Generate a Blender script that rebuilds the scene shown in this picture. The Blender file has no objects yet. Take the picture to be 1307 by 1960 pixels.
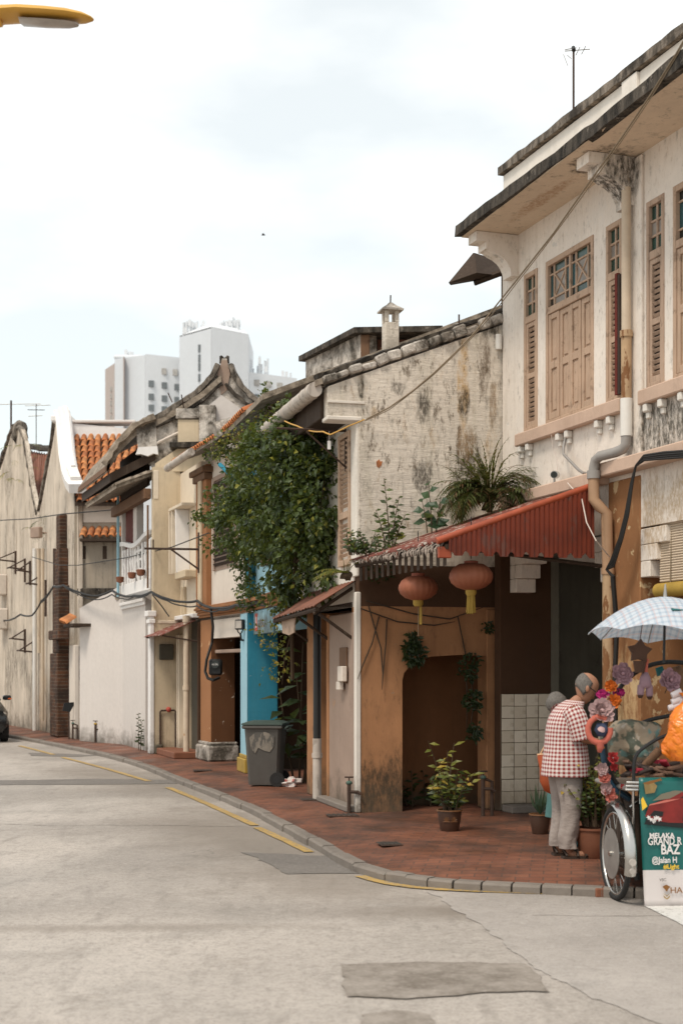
import bpy, bmesh, math, random
from mathutils import Vector, Matrix, noise as mnoise
R = math.radians
random.seed(7)
scene = bpy.context.scene
COL = scene.collection

# ------------------------------------------------------------------ camera
FPX, CX, HY, CH = 2722.0, 653.5, 1280.0, 1.75       # focal length in photo pixels, centre column, horizon row, eye height
cam_data = bpy.data.cameras.new('camera')
cam = bpy.data.objects.new('camera', cam_data); COL.objects.link(cam)
cam.location = (0, 0, CH); cam.rotation_euler = (R(90), 0, 0)
cam_data.sensor_fit = 'VERTICAL'; cam_data.sensor_height = 36.0
cam_data.lens = 36.0 * FPX / 1960.0
cam_data.shift_y = (HY - 980.0) / 1960.0
cam_data.clip_start = 0.1; cam_data.clip_end = 3000
cam_data.dof.use_dof = True; cam_data.dof.focus_distance = 16.0; cam_data.dof.aperture_fstop = 2.4
scene.camera = cam

# ------------------------------------------------------------------ world, sun, exposure
SUN_EL, SUN_AZ = R(58), R(215)      # azimuth clockwise from +Y: behind the camera, to its left
world = bpy.data.worlds.new('World'); scene.world = world; world.use_nodes = True
wn = world.node_tree; wn.nodes.clear()
def wnode(t, **k):
    n = wn.nodes.new(t)
    for a, b in k.items(): setattr(n, a, b)
    return n
sky = wnode('ShaderNodeTexSky', sky_type='NISHITA', sun_disc=False, sun_elevation=SUN_EL, sun_rotation=SUN_AZ)
tc = wnode('ShaderNodeTexCoord'); mp = wnode('ShaderNodeMapping'); mp.inputs['Scale'].default_value = (1.6, 1.6, 4.2)
mp.inputs['Location'].default_value = (0.95, 0.1, 0.62)
cl = wnode('ShaderNodeTexNoise'); cl.inputs['Scale'].default_value = 2.1; cl.inputs['Detail'].default_value = 6; cl.inputs['Roughness'].default_value = .48
cr = wnode('ShaderNodeValToRGB'); cr.color_ramp.elements[0].position = .40; cr.color_ramp.elements[0].color = (.72, .72, .72, 1)
cr.color_ramp.elements[1].position = .56; cr.color_ramp.elements[1].color = (1, 1, 1, 1)
mx = wnode('ShaderNodeMix', data_type='RGBA'); mx.inputs['B'].default_value = (6.45, 6.62, 6.62, 1)
bg = wnode('ShaderNodeBackground'); bg.inputs['Strength'].default_value = .1
wo = wnode('ShaderNodeOutputWorld')
wn.links.new(tc.outputs['Generated'], mp.inputs['Vector']); wn.links.new(mp.outputs[0], cl.inputs['Vector'])
wn.links.new(cl.outputs['Fac'], cr.inputs[0]); wn.links.new(cr.outputs[0], mx.inputs['Factor'])
tn = wnode('ShaderNodeMix', data_type='RGBA', blend_type='MULTIPLY'); tn.inputs['Factor'].default_value = 1; tn.inputs['B'].default_value = (1.12, 1.10, .84, 1)
wn.links.new(sky.outputs[0], tn.inputs['A']); wn.links.new(tn.outputs['Result'], mx.inputs['A']); wn.links.new(mx.outputs['Result'], bg.inputs['Color']); wn.links.new(bg.outputs[0], wo.inputs[0])
sun_d = bpy.data.lights.new('sun', 'SUN'); sun_d.energy = 1.5; sun_d.angle = R(14); sun_d.color = (1, .90, .78)
sun = bpy.data.objects.new('sun', sun_d); COL.objects.link(sun)
sdir = Vector((math.sin(SUN_AZ) * math.cos(SUN_EL), math.cos(SUN_AZ) * math.cos(SUN_EL), math.sin(SUN_EL)))
sun.rotation_euler = sdir.to_track_quat('Z', 'Y').to_euler(); sun.location = (-6, -6, 20)
vs = scene.view_settings; vs.view_transform = 'Standard'; vs.look = 'None'; vs.exposure = 0.78; vs.gamma = 1.0; vs.use_curve_mapping = False

# ------------------------------------------------------------------ placing helpers
def at(px, py, Y): return Vector(((px - CX) / FPX * Y, Y, CH - (py - HY) / FPX * Y))
def gp(px, py, z=.12):
    Y = FPX * (CH - z) / (py - HY); return Vector(((px - CX) / FPX * Y, Y, z))
class Frame:
    """a facade frame: x runs along the facade towards the camera, y into the building, z up"""
    def __init__(s, far, near, z=0):
        s.o = Vector((far[0], far[1], z)); d = Vector((near[0] - far[0], near[1] - far[1], 0)); s.L = d.length
        s.x = d.normalized(); s.y = Vector((-s.x.y, s.x.x, 0)); s.rz = math.atan2(s.x.y, s.x.x)
    def loc(s, w): w = Vector(w) - s.o; return Vector((w.dot(s.x), w.dot(s.y), w.z))
    def wld(s, l): return s.o + s.x * l[0] + s.y * l[1] + Vector((0, 0, l[2]))
    def hit(s, px, py, ax, c):
        d = Vector(((px - CX) / FPX, 1, -(py - HY) / FPX)); n = s.x if ax == 'x' else s.y
        o = Vector((0, 0, CH)) - s.o; t = (c - o.dot(n)) / d.dot(n)
        return s.loc(Vector((0, 0, CH)) + d * t)

def tag(o, label=None, cat=None, group=None, kind=None):
    if label: o['label'] = label
    if cat: o['category'] = cat
    if group: o['group'] = group
    if kind: o['kind'] = kind
    return o
def thing(name, label, cat, loc=(0, 0, 0), rz=0, group=None):
    o = bpy.data.objects.new(name, None); COL.objects.link(o); o.empty_display_size = .2
    o.location = loc; o.rotation_euler = (0, 0, rz)
    return tag(o, label, cat, group)
def copy_tree(o, parent=None):
    c = o.copy(); COL.objects.link(c); c.parent = parent
    for ch in list(o.children): copy_tree(ch, c)
    return c

class MB:
    def __init__(s): s.v = []; s.f = []; s.uv = None; s.mi = []
    def add(s, vs, fs):
        k = len(s.v); s.v += [tuple(v) for v in vs]; s.f += [tuple(i + k for i in f) for f in fs]; return s
    def box(s, x0, x1, y0, y1, z0, z1, b=0.0, M=None):
        lo = (min(x0, x1), min(y0, y1), min(z0, z1)); hi = (max(x0, x1), max(y0, y1), max(z0, z1))
        b = min(b, .45 * min(h - l for l, h in zip(lo, hi)))
        vs, fs = [], []
        if b <= 0:
            for sx in (0, 1):
                for sy in (0, 1):
                    for sz in (0, 1): vs.append(Vector(((lo[0], hi[0])[sx], (lo[1], hi[1])[sy], (lo[2], hi[2])[sz])))
            fs = [(0, 1, 3, 2), (4, 6, 7, 5), (0, 4, 5, 1), (2, 3, 7, 6), (0, 2, 6, 4), (1, 5, 7, 3)]
        else:
            idx = {}
            for sx in (0, 1):
                for sy in (0, 1):
                    for sz in (0, 1):
                        sg = (sx, sy, sz)
                        for a in range(3):
                            p = [0, 0, 0]
                            for k in range(3):
                                c = hi[k] if sg[k] else lo[k]
                                if k != a: c += -b if sg[k] else b
                                p[k] = c
                            idx[(sg, a)] = len(vs); vs.append(Vector(p))
            for a in range(3):
                o1, o2 = [k for k in range(3) if k != a]
                for sgn in (0, 1):
                    q = []
                    for (p, r) in ((0, 0), (1, 0), (1, 1), (0, 1)):
                        g = [0, 0, 0]; g[a] = sgn; g[o1] = p; g[o2] = r; q.append(idx[(tuple(g), a)])
                    fs.append(tuple(q))
                for p in (0, 1):
                    for r in (0, 1):
                        g0 = [0, 0, 0]; g0[o1] = p; g0[o2] = r; g1 = list(g0); g1[a] = 1
                        g0, g1 = tuple(g0), tuple(g1)
                        fs.append((idx[(g0, o1)], idx[(g1, o1)], idx[(g1, o2)], idx[(g0, o2)]))
            for sx in (0, 1):
                for sy in (0, 1):
                    for sz in (0, 1): g = (sx, sy, sz); fs.append((idx[(g, 0)], idx[(g, 1)], idx[(g, 2)]))
        if M is not None: vs = [M @ v for v in vs]
        return s.add(vs, fs)
    def prism(s, poly, axis, a0, a1, M=None):
        """poly: 2D outline; axis 'x': poly=(y,z), 'y': poly=(x,z), 'z': poly=(x,y)"""
        def P(p, a): return Vector((a, p[0], p[1])) if axis == 'x' else Vector((p[0], a, p[1])) if axis == 'y' else Vector((p[0], p[1], a))
        n = len(poly); vs = [P(p, a0) for p in poly] + [P(p, a1) for p in poly]
        fs = [tuple(range(n)), tuple(range(2 * n - 1, n - 1, -1))] + [(i, (i + 1) % n, n + (i + 1) % n, n + i) for i in range(n)]
        if M is not None: vs = [M @ v for v in vs]
        return s.add(vs, fs)
    def loft(s, rings, cap=True, closed=True):
        n = len(rings[0]); k = len(s.v); vs = [p for r in rings for p in r]; fs = []
        for i in range(len(rings) - 1):
            for j in range(n if closed else n - 1):
                fs.append((i * n + j, i * n + (j + 1) % n, (i + 1) * n + (j + 1) % n, (i + 1) * n + j))
        if cap and closed: fs += [tuple(range(n - 1, -1, -1)), tuple((len(rings) - 1) * n + j for j in range(n))]
        return s.add(vs, fs)
    def tube(s, pts, r, n=8, cap=True):
        pts = [Vector(p) for p in pts]; rings = []; up = None
        for i, p in enumerate(pts):
            t = (pts[min(i + 1, len(pts) - 1)] - pts[max(i - 1, 0)]).normalized()
            if up is None:
                up = Vector((0, 0, 1)) if abs(t.z) < .9 else Vector((1, 0, 0))
            a = t.cross(up)
            if a.length < 1e-4: a = t.cross(Vector((0, 1, 0)))
            a.normalize(); b = a.cross(t).normalized(); up = b
            rr = r[i] if isinstance(r, (list, tuple)) else r
            rings.append([p + a * (rr * math.cos(2 * math.pi * k / n)) + b * (rr * math.sin(2 * math.pi * k / n)) for k in range(n)])
        return s.loft(rings, cap)
    def lathe(s, prof, n=24, c=(0, 0, 0), rib=0.0, ribs=0):
        rings = []
        for (r, z) in prof:
            rings.append([Vector((c[0] + r * (1 - rib * (abs(math.cos(ribs * math.pi * k / n)) if ribs else 0)) * math.cos(2 * math.pi * k / n),
                                  c[1] + r * (1 - rib * (abs(math.cos(ribs * math.pi * k / n)) if ribs else 0)) * math.sin(2 * math.pi * k / n), c[2] + z)) for k in range(n)])
        return s.loft(rings)
    def sphere(s, c, r, n=12, m=8, sc=(1, 1, 1), lump=0, seed=0):
        c = Vector(c); rings = []
        for i in range(m + 1):
            th = math.pi * max(.02, min(.98, i / m)); ring = []
            for j in range(n):
                ph = 2 * math.pi * j / n; d = Vector((math.sin(th) * math.cos(ph), math.sin(th) * math.sin(ph), math.cos(th)))
                q = r * (1 + (lump * mnoise.noise(d * 1.7 + Vector((seed, seed * 2, 0))) if lump else 0))
                ring.append(c + Vector((d.x * sc[0], d.y * sc[1], d.z * sc[2])) * q)
            rings.append(ring)
        return s.loft(rings)
    def mesh(s, name, smooth=False, ang=40):
        me = bpy.data.meshes.new(name); bm = bmesh.new()
        vv = [bm.verts.new(v) for v in s.v]
        for f in s.f:
            try: bm.faces.new([vv[i] for i in f])
            except ValueError: pass
        bmesh.ops.recalc_face_normals(bm, faces=bm.faces[:]); bm.to_mesh(me); bm.free()
        if smooth:
            for p in me.polygons: p.use_smooth = True
            me.set_sharp_from_angle(angle=R(ang))
        return me
    def build(s, name, m, parent=None, smooth=False, ang=40, **kw):
        return mesh_obj(name, s.mesh(name, smooth, ang), m, parent, **kw)
def mesh_obj(name, me, m, parent=None, **kw):
    o = bpy.data.objects.new(name, me); COL.objects.link(o)
    if m is not None and not me.materials: me.materials.append(m)
    o.parent = parent
    return tag(o, **kw) if kw else o
def one(name, m, label, cat, mb, smooth=True, group=None, kind=None):
    return tag(mb.build(name, m, None, smooth), label, cat, group, kind)
def sub(mb, cuts=1):
    return mb
def text_mesh(name, body, size, m, parent, M, ext=.0008, align='LEFT', shear=0, bold=0.0, sx=1.0):
    c = bpy.data.curves.new('t', 'FONT'); c.body = body; c.size = size; c.extrude = ext; c.align_x = align; c.shear = shear; c.offset = bold
    t = bpy.data.objects.new('t', c); COL.objects.link(t)
    dg = bpy.context.evaluated_depsgraph_get(); me = bpy.data.meshes.new_from_object(t.evaluated_get(dg))
    bpy.data.objects.remove(t); me.transform(Matrix.Diagonal((sx, 1, 1, 1))); me.transform(M); me.materials.clear()
    return mesh_obj(name, me, m, parent)
# ------------------------------------------------------------------ materials
class NT:
    def __init__(s, name):
        s.m = bpy.data.materials.new(name); s.m.use_nodes = True; s.t = s.m.node_tree
        s.p = s.t.nodes['Principled BSDF']; s.co_ = None
    def node(s, t, **k):
        n = s.t.nodes.new(t)
        for a, b in k.items(): setattr(n, a, b)
        return n
    def link(s, v, sock):
        if hasattr(v, 'is_linked') or isinstance(v, bpy.types.NodeSocket): s.t.links.new(v, sock)
        else:
            if hasattr(sock.default_value, '__len__') and not hasattr(v, '__len__'): v = (v, v, v)
            if hasattr(v, '__len__') and len(v) == 3 and len(sock.default_value) == 4: v = tuple(v) + (1,)
            sock.default_value = v
    def co(s):
        if s.co_ is None: s.co_ = s.node('ShaderNodeTexCoord').outputs['Object']
        return s.co_
    def map(s, sc=(1, 1, 1), loc=(0, 0, 0), rot=(0, 0, 0), vec=None):
        n = s.node('ShaderNodeMapping'); n.inputs['Scale'].default_value = sc; n.inputs['Location'].default_value = loc; n.inputs['Rotation'].default_value = rot
        s.link(vec or s.co(), n.inputs['Vector']); return n.outputs[0]
    def noise(s, scale, detail=5, rough=.55, vec=None, dist=0):
        n = s.node('ShaderNodeTexNoise'); n.inputs['Scale'].default_value = scale; n.inputs['Detail'].default_value = detail
        n.inputs['Roughness'].default_value = rough; n.inputs['Distortion'].default_value = dist
        s.link(vec or s.co(), n.inputs['Vector']); return n.outputs['Fac']
    def ramp(s, f, a, b, ca=0.0, cb=1.0):
        n = s.node('ShaderNodeMapRange'); n.clamp = True
        s.link(f, n.inputs[0]); n.inputs[1].default_value = a; n.inputs[2].default_value = b; n.inputs[3].default_value = ca; n.inputs[4].default_value = cb
        return n.outputs[0]
    def mix(s, f, a, b, bt='MIX'):
        n = s.node('ShaderNodeMix', data_type='RGBA', blend_type=bt)
        s.link(f, n.inputs['Factor']); s.link(a, n.inputs['A']); s.link(b, n.inputs['B']); return n.outputs['Result']
    def math(s, op, a, b=0.0, c=0.0):
        n = s.node('ShaderNodeMath', operation=op); s.link(a, n.inputs[0]); s.link(b, n.inputs[1]); s.link(c, n.inputs[2]); return n.outputs[0]
    def sep(s, vec=None):
        n = s.node('ShaderNodeSeparateXYZ'); s.link(vec or s.co(), n.inputs[0]); return n.outputs
    def bump(s, h, st=.3, d=.01):
        n = s.node('ShaderNodeBump'); n.inputs['Strength'].default_value = st; n.inputs['Distance'].default_value = d; s.link(h, n.inputs['Height']); s.link(n.outputs[0], s.p.inputs['Normal'])
    def island(s): return s.node('ShaderNodeNewGeometry').outputs['Random Per Island']
    def objrand(s): return s.node('ShaderNodeObjectInfo').outputs['Random']
    def out(s, col, rough=.8, metal=0, spec=.3, **k):
        s.link(col, s.p.inputs['Base Color']); s.link(rough, s.p.inputs['Roughness']); s.p.inputs['Metallic'].default_value = metal
        s.p.inputs['Specular IOR Level'].default_value = spec
        for a, b in k.items(): s.link(b, s.p.inputs[a.replace('_', ' ')])
        return s.m
def sc3(c, f): return tuple(x * f for x in c)
def plaster(name, base, dark=.8, stain=(.06, .05, .04), st=.12, streak=.25, peel=None, pa=.0, spots=(), bump=.35, grime=(.35, .28, .2), pscale=4.0, sscale=2.6, courses=0, damp=.75, dampc=(.085, .07, .05), drip=.0):
    n = NT(name)
    c = n.mix(n.ramp(n.noise(1.1, 6), .35, .68), sc3(base, dark), base)
    c = n.mix(n.ramp(n.noise(9, 6, .7), .42, .75, 0, .35), c, sc3(base, .72))
    sv = n.noise(1.0, 6, .62, n.map((5.5, 5.5, .45)))
    c = n.mix(n.ramp(sv, .52, .74, 0, streak), c, grime)                      # rain streaks
    if drip:
        c = n.mix(n.math('MULTIPLY', n.ramp(n.noise(1.0, 8, .75, n.map((13, 13, .5), (2, 1, 0))), .53, .64), drip), c, (.10, .075, .052)); c = n.mix(n.math('MULTIPLY', n.math('MULTIPLY', n.ramp(n.noise(.9, 6, .7, n.map((1, 1, .5), (4, 4, 1))), .50, .62), n.ramp(n.noise(1, 8, .75, n.map((18, 18, 3))), .42, .58)), min(1, drip * 1.5)), c, (.05, .042, .032))
    hb = n.noise(14, 8, .65)
    if courses:
        cn = n.noise(1.0, 7, .7, n.map((2.2, 2.2, 17))); c = n.mix(n.ramp(cn, .50, .68, 0, courses), c, sc3(base, .66)); hb = n.math('ADD', hb, n.math('MULTIPLY', cn, 1.6))
    if peel:
        pn = n.noise(pscale, 9, .62, dist=.25); pm = n.ramp(pn, .63 - pa, .65 - pa)
        c = n.mix(pm, c, n.mix(n.noise(11, 4), sc3(peel, .7), peel)); hb = n.math('SUBTRACT', hb, n.math('MULTIPLY', pm, .8))
    mo = n.math('MULTIPLY', n.ramp(n.noise(sscale, 10, .72, n.map((1, 1, .5)), dist=.3), .58, .70), n.ramp(n.noise(17, 5, .7), .38, .58))
    c = n.mix(n.math('MULTIPLY', mo, min(1, st * 4)), c, stain)
    for (x, y, z, rx, ry, rz, colr, amt, br) in spots:                          # stains with a shape and a place of their own
        v = n.map((1 / rx, 1 / ry, 1 / rz), (-x / rx, -y / ry, -z / rz))
        g = n.node('ShaderNodeTexGradient', gradient_type='SPHERICAL'); sv2 = n.map((1, 1, .4)); n.link(v, g.inputs[0])
        q = n.math('ADD', g.outputs['Fac'], n.math('MULTIPLY', n.math('SUBTRACT', n.noise(br, 9, .72, sv2), .5), 1.9))
        c = n.mix(n.math('MULTIPLY', n.math('MULTIPLY', n.ramp(q, .12, .50), n.ramp(n.noise(br * 2.2, 7, .75, sv2), .36, .56, .06, 1)), amt), c, colr)
    if damp:                                                                    # rising damp and splash dirt at the foot of the wall
        zz = n.ramp(n.sep()[2], .12, .95, 1, 0); dq = n.math('ADD', zz, n.math('MULTIPLY', n.math('SUBTRACT', n.noise(3.2, 8, .72), .5), 1.6))
        c = n.mix(n.math('MULTIPLY', n.ramp(dq, .55, 1.05), damp), c, dampc)
    n.bump(hb, bump, .012)
    return n.out(c, .92, spec=.15)
def paint(name, base, rough=.5, var=.8, chip=None, ca=.0, cs=14, metal=0, bump=.1, spec=.35, scale=6):
    n = NT(name); c = n.mix(n.ramp(n.noise(scale, 6, .6), .35, .7), sc3(base, var), base); h = n.noise(40, 4)
    if chip:
        cm = n.ramp(n.noise(cs, 9, .66, n.map((1.6, 1.6, .55))), .62 - ca, .66 - ca); c = n.mix(cm, c, chip); h = n.math('SUBTRACT', h, cm)
    n.bump(h, bump, .004); return n.out(c, rough, metal, spec)
def wood(name, base, wear, amt=.12, rough=.8):
    n = NT(name); g = n.noise(1.0, 8, .7, n.map((38, 38, 2.2)))
    c = n.mix(n.ramp(n.noise(3, 5), .3, .7), sc3(base, .82), base)
    c = n.mix(n.ramp(g, .57 - amt * .4, .66, 0, .75), c, wear); c = n.mix(n.math('MULTIPLY', n.ramp(n.noise(7, 8, .7), .56, .62), .5), c, sc3(wear, .55))
    n.bump(g, .35, .004); return n.out(c, rough, spec=.2)
def leafmat(name, a, b, yellow=None, ya=.0, rough=.45):
    n = NT(name); i = n.island(); c = n.mix(i, a, b)
    if yellow: c = n.mix(n.ramp(n.math('FRACT', n.math('MULTIPLY', i, 17.3)), 1 - ya, 1 - ya + .02), c, yellow)
    n.out(c, rough, spec=.4); n.p.inputs['Subsurface Weight'].default_value = 0
    tr = n.node('ShaderNodeBsdfTranslucent'); n.link(n.mix(.5, c, (.30, .34, .05)), tr.inputs['Color'])
    ms = n.node('ShaderNodeMixShader'); ms.inputs[0].default_value = .28
    o = n.t.nodes['Material Output']; n.t.links.new(n.p.outputs[0], ms.inputs[1]); n.t.links.new(tr.outputs[0], ms.inputs[2]); n.t.links.new(ms.outputs[0], o.inputs[0])
    return n.m
def glass(name, col, rough=.25):
    n = NT(name); c = n.mix(n.ramp(n.noise(5, 5), .4, .7), sc3(col, .6), col); return n.out(c, rough, spec=.5)
def flat(name, col, rough=.6, metal=0, spec=.3): return NT(name).out(col, rough, metal, spec)

M = {}
# asphalt: pale worn surface with traffic-polished bands, grit and hairline cracks
n = NT('asphalt')
pw = n.map((1, 1, 1))
c = n.mix(n.ramp(n.noise(.23, 5, .55, dist=.6), .40, .62), (.305, .264, .228), (.50, .44, .385))
c = n.mix(n.ramp(n.noise(1.0, 5, .6, n.map((.9, .28, 1), rot=(0, 0, -.32))), .50, .72, 0, .6), c, (.215, .188, .160))
c = n.mix(n.ramp(n.noise(1.3, 8, .7), .52, .70, 0, .6), c, (.21, .183, .155))
c = n.mix(n.ramp(n.noise(130, 3, .7), .35, .75), sc3((1, 1, 1), .0), c) if False else n.mix(n.ramp(n.noise(130, 3, .7), .30, .70, .0, .42), c, (.42, .395, .36))
c = n.mix(n.ramp(n.noise(55, 4, .75), .52, .66, 0, .6), c, (.12, .106, .092))
c = n.mix(n.ramp(n.noise(24, 6, .8), .50, .66, 0, .55), c, (.15, .13, .112)); c = n.mix(n.ramp(n.noise(31, 5, .8, n.map((1, 1, 1), (7, 3, 1))), .54, .68, 0, .45), c, (.50, .465, .43))
c = n.mix(n.ramp(n.noise(9, 9, .88), .50, .62, 0, .42), c, (.155, .132, .112)); c = n.mix(n.ramp(n.noise(11, 9, .88, n.map((1, 1, 1), (3, 8, 2))), .53, .64, 0, .40), c, (.60, .535, .475))
c = n.mix(n.ramp(n.noise(1, 7, .7, n.map((5, 1.1, 1), rot=(0, 0, -.25))), .53, .72, 0, .5), c, (.17, .147, .125))
vo = n.node('ShaderNodeTexVoronoi', feature='DISTANCE_TO_EDGE'); vo.inputs['Scale'].default_value = .55
wv = n.node('ShaderNodeVectorMath', operation='ADD'); nz = n.node('ShaderNodeTexNoise'); nz.inputs['Scale'].default_value = 1.6; nz.inputs['Detail'].default_value = 7
n.link(n.co(), nz.inputs['Vector']); n.link(n.co(), wv.inputs[0]); n.link(nz.outputs['Color'], wv.inputs[1]); n.link(wv.outputs[0], vo.inputs['Vector'])
crk = n.math('MULTIPLY', n.ramp(vo.outputs['Distance'], .0, .007, 1, 0), n.ramp(n.noise(.5, 3), .54, .66))
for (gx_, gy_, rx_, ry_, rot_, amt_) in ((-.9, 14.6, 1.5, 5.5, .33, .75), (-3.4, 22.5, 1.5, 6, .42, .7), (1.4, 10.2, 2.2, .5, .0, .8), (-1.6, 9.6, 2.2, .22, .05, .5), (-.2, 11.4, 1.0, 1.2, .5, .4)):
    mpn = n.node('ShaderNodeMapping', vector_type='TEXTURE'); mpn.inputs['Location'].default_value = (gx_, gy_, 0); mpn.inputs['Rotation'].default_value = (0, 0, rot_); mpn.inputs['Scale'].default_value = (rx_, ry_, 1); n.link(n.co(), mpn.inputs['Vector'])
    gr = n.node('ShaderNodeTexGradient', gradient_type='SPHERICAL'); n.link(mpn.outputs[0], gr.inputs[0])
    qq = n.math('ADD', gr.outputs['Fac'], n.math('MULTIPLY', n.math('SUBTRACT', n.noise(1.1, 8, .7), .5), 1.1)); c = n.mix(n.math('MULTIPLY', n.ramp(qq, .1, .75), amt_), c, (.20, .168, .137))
c = n.mix(n.math('MULTIPLY', crk, .6), c, (.075, .065, .055))
c = n.mix(n.math('MULTIPLY', n.ramp(n.noise(2.6, 9, .75, dist=.8), .68, .73), .7), c, (.09, .075, .06))
n.bump(n.math('ADD', n.noise(120, 3, .7), n.math('MULTIPLY', n.noise(2, 6), 1.5)), .5, .006)
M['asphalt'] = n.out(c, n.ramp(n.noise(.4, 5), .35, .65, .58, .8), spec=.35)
n = NT('asphalt_patch'); c = n.mix(n.noise(3, 7, .7), (.105, .094, .083), (.215, .192, .170)); c = n.mix(n.ramp(n.noise(28, 6, .8), .5, .66, 0, .6), c, (.30, .27, .245))
n.bump(n.noise(120, 3, .7), .6, .006); M['patch'] = n.out(c, .75)
n = NT('asphalt_patch_worn'); c = n.mix(n.ramp(n.noise(2.2, 8, .75), .4, .62), (.15, .125, .10), (.30, .262, .225)); c = n.mix(n.ramp(n.noise(28, 6, .8), .5, .66, 0, .6), c, (.38, .335, .295))
n.bump(n.noise(120, 3, .7), .6, .006); M['patch_worn'] = n.out(c, .75)
def roadpaint(name, col, wear):
    n = NT(name); c = n.mix(n.ramp(n.noise(1.5, 6), .3, .7), sc3(col, .75), col); c = n.mix(n.ramp(n.noise(26, 8, .75), .62 - wear, .70 - wear), c, (.21, .19, .165)); n.bump(n.noise(90, 3), .4, .004); return n.out(c, .6)
M['yellow'] = roadpaint('yellow_paint', (.50, .325, .10), .11); M['white_line'] = roadpaint('white_paint', (.72, .70, .66), .06)
# red clay pavers
n = NT('pavers'); br = n.node('ShaderNodeTexBrick'); br.offset = .5; br.inputs['Scale'].default_value = 1; br.inputs['Brick Width'].default_value = .22; br.inputs['Row Height'].default_value = .11
br.inputs['Mortar Size'].default_value = .006; br.inputs['Mortar Smooth'].default_value = .2; br.inputs['Bias'].default_value = -.2
br.inputs['Color1'].default_value = (.215, .085, .048, 1); br.inputs['Color2'].default_value = (.15, .057, .034, 1); br.inputs['Mortar'].default_value = (.10, .058, .042, 1)
n.link(n.map((1, 1, 1), rot=(0, 0, .16)), br.inputs['Vector'])
c = n.mix(n.ramp(n.noise(.9, 7, .65, dist=.4), .40, .60), sc3((1, 1, 1), 1), (1, 1, 1)); c = br.outputs['Color']
c = n.mix(n.ramp(n.noise(1.1, 7, .68, n.map((1, .8, 1))), .42, .60, 0, .8), c, (.052, .034, .026))
c = n.mix(n.ramp(n.noise(2.3, 8, .7), .55, .75, 0, .4), c, (.28, .135, .085))
n.bump(n.math('ADD', n.math('MULTIPLY', br.outputs['Fac'], -1.2), n.noise(40, 5)), .5, .006); M['pavers'] = n.out(c, n.ramp(n.noise(1.6, 5), .4, .62, .45, .8), spec=.3)
n = NT('kerb_stone'); c = n.mix(n.noise(4, 7, .7), (.12, .10, .083), (.30, .262, .225)); c = n.mix(n.ramp(n.noise(2, 8, .7), .55, .68, 0, .7), c, (.08, .066, .055)); c = n.mix(n.math('MULTIPLY', n.objrand(), .4), c, (.16, .135, .115)); n.bump(n.noise(35, 6, .7), .6, .01); M['kerb'] = n.out(c, .88)
n = NT('dirt_gap'); M['dirt'] = n.out(n.mix(n.noise(9, 5), (.03, .025, .02), (.07, .06, .05)), .95)

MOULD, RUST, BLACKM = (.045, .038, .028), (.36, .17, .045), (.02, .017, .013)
M['a_wall'] = plaster('cream_wall', (.80, .725, .645), .90, st=.035, streak=.30, peel=(.72, .68, .62), pa=-.03,
    spots=[(2.72, -.1, 6.45, .28, .4, .5, BLACKM, .9, 9), (3.3, 0, 4.0, .75, .3, .42, (.05, .045, .035), .9, 11), (3.1, 0, 3.2, .3, .3, .5, (.42, .30, .18), .8, 16), (3.6, 0, 3.3, .4, .3, .3, (.42, .30, .18), .8, 18), (2.05, 0, 6.4, .3, .3, .25, (.70, .66, .61), .6, 7)])
M['a_soffit'] = plaster('cream_soffit', (.72, .58, .44), .88, st=.14, streak=.1, spots=[(2.6, -.3, 6.64, .5, .28, .3, BLACKM, .9, 8), (1.4, -.3, 6.64, .9, .12, .3, (.33, .17, .08), .6, 12)])
M['a_white'] = plaster('parapet_white', (.74, .70, .64), .93, st=.06, streak=.12, grime=(.3, .27, .22))
M['a_trim'] = plaster('pink_trim', (.60, .435, .335), .84, st=.05, streak=.35, grime=(.36, .24, .17))
n = NT('mouldy_edge'); c = n.mix(n.ramp(n.noise(1, 8, .72, n.map((9, 9, 2))), .40, .66), (.016, .013, .010), (.11, .092, .073)); c = n.mix(n.ramp(n.noise(5, 8, .7), .60, .70, 0, .7), c, (.36, .31, .26)); n.bump(n.noise(25, 8, .7), .8, .02); M['mould_edge'] = n.out(c, .95)
n = NT('mouldy_coping'); c = n.mix(n.ramp(n.noise(1, 8, .72, n.map((8, 8, 1.5))), .38, .66), (.045, .037, .028), (.30, .255, .21)); c = n.mix(n.ramp(n.noise(4, 8, .7), .50, .62, 0, .85), c, (.028, .023, .018)); n.bump(n.noise(25, 8, .7), .8, .02); M['mould_coping'] = n.out(c, .95)
n = NT('weathered_lime'); c = n.mix(n.ramp(n.noise(2.2, 10, .74, dist=.4), .41, .56), (.62, .565, .50), (.085, .073, .058)); c = n.mix(n.ramp(n.noise(9, 8, .75), .45, .68, 0, .7), c, (.36, .31, .26)); n.bump(n.noise(18, 9, .72), .9, .025); M['lime'] = n.out(c, .95)
M['brown'] = plaster('brown_wall', (.43, .215, .105), .74, st=.16, streak=.30, drip=.05, peel=(.34, .25, .17), pa=-.05, grime=(.10, .055, .032), stain=(.05, .036, .025), spots=[(3.5, .2, .35, .4, .4, .5, (.04, .036, .026), .8, 9), (3.5, .45, .5, .3, .3, .4, (.05, .042, .03), .7, 12)])
M['orange_pillar'] = plaster('orange_pillar', (.30, .145, .066), .82, st=.08, streak=.3, peel=(.62, .45, .26), pa=.035, grime=(.30, .16, .08), pscale=3.4, spots=[(2.6, 0, 1.3, .35, .4, .7, (.56, .38, .20), .8, 11)])
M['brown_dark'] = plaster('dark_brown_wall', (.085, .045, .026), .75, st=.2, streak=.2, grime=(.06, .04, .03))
M['stain_brown'] = plaster('stained_brown_wall', (.22, .10, .045), .7, st=.30, streak=.3, grime=(.06, .04, .025), stain=(.022, .017, .012), sscale=1.6)
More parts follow.
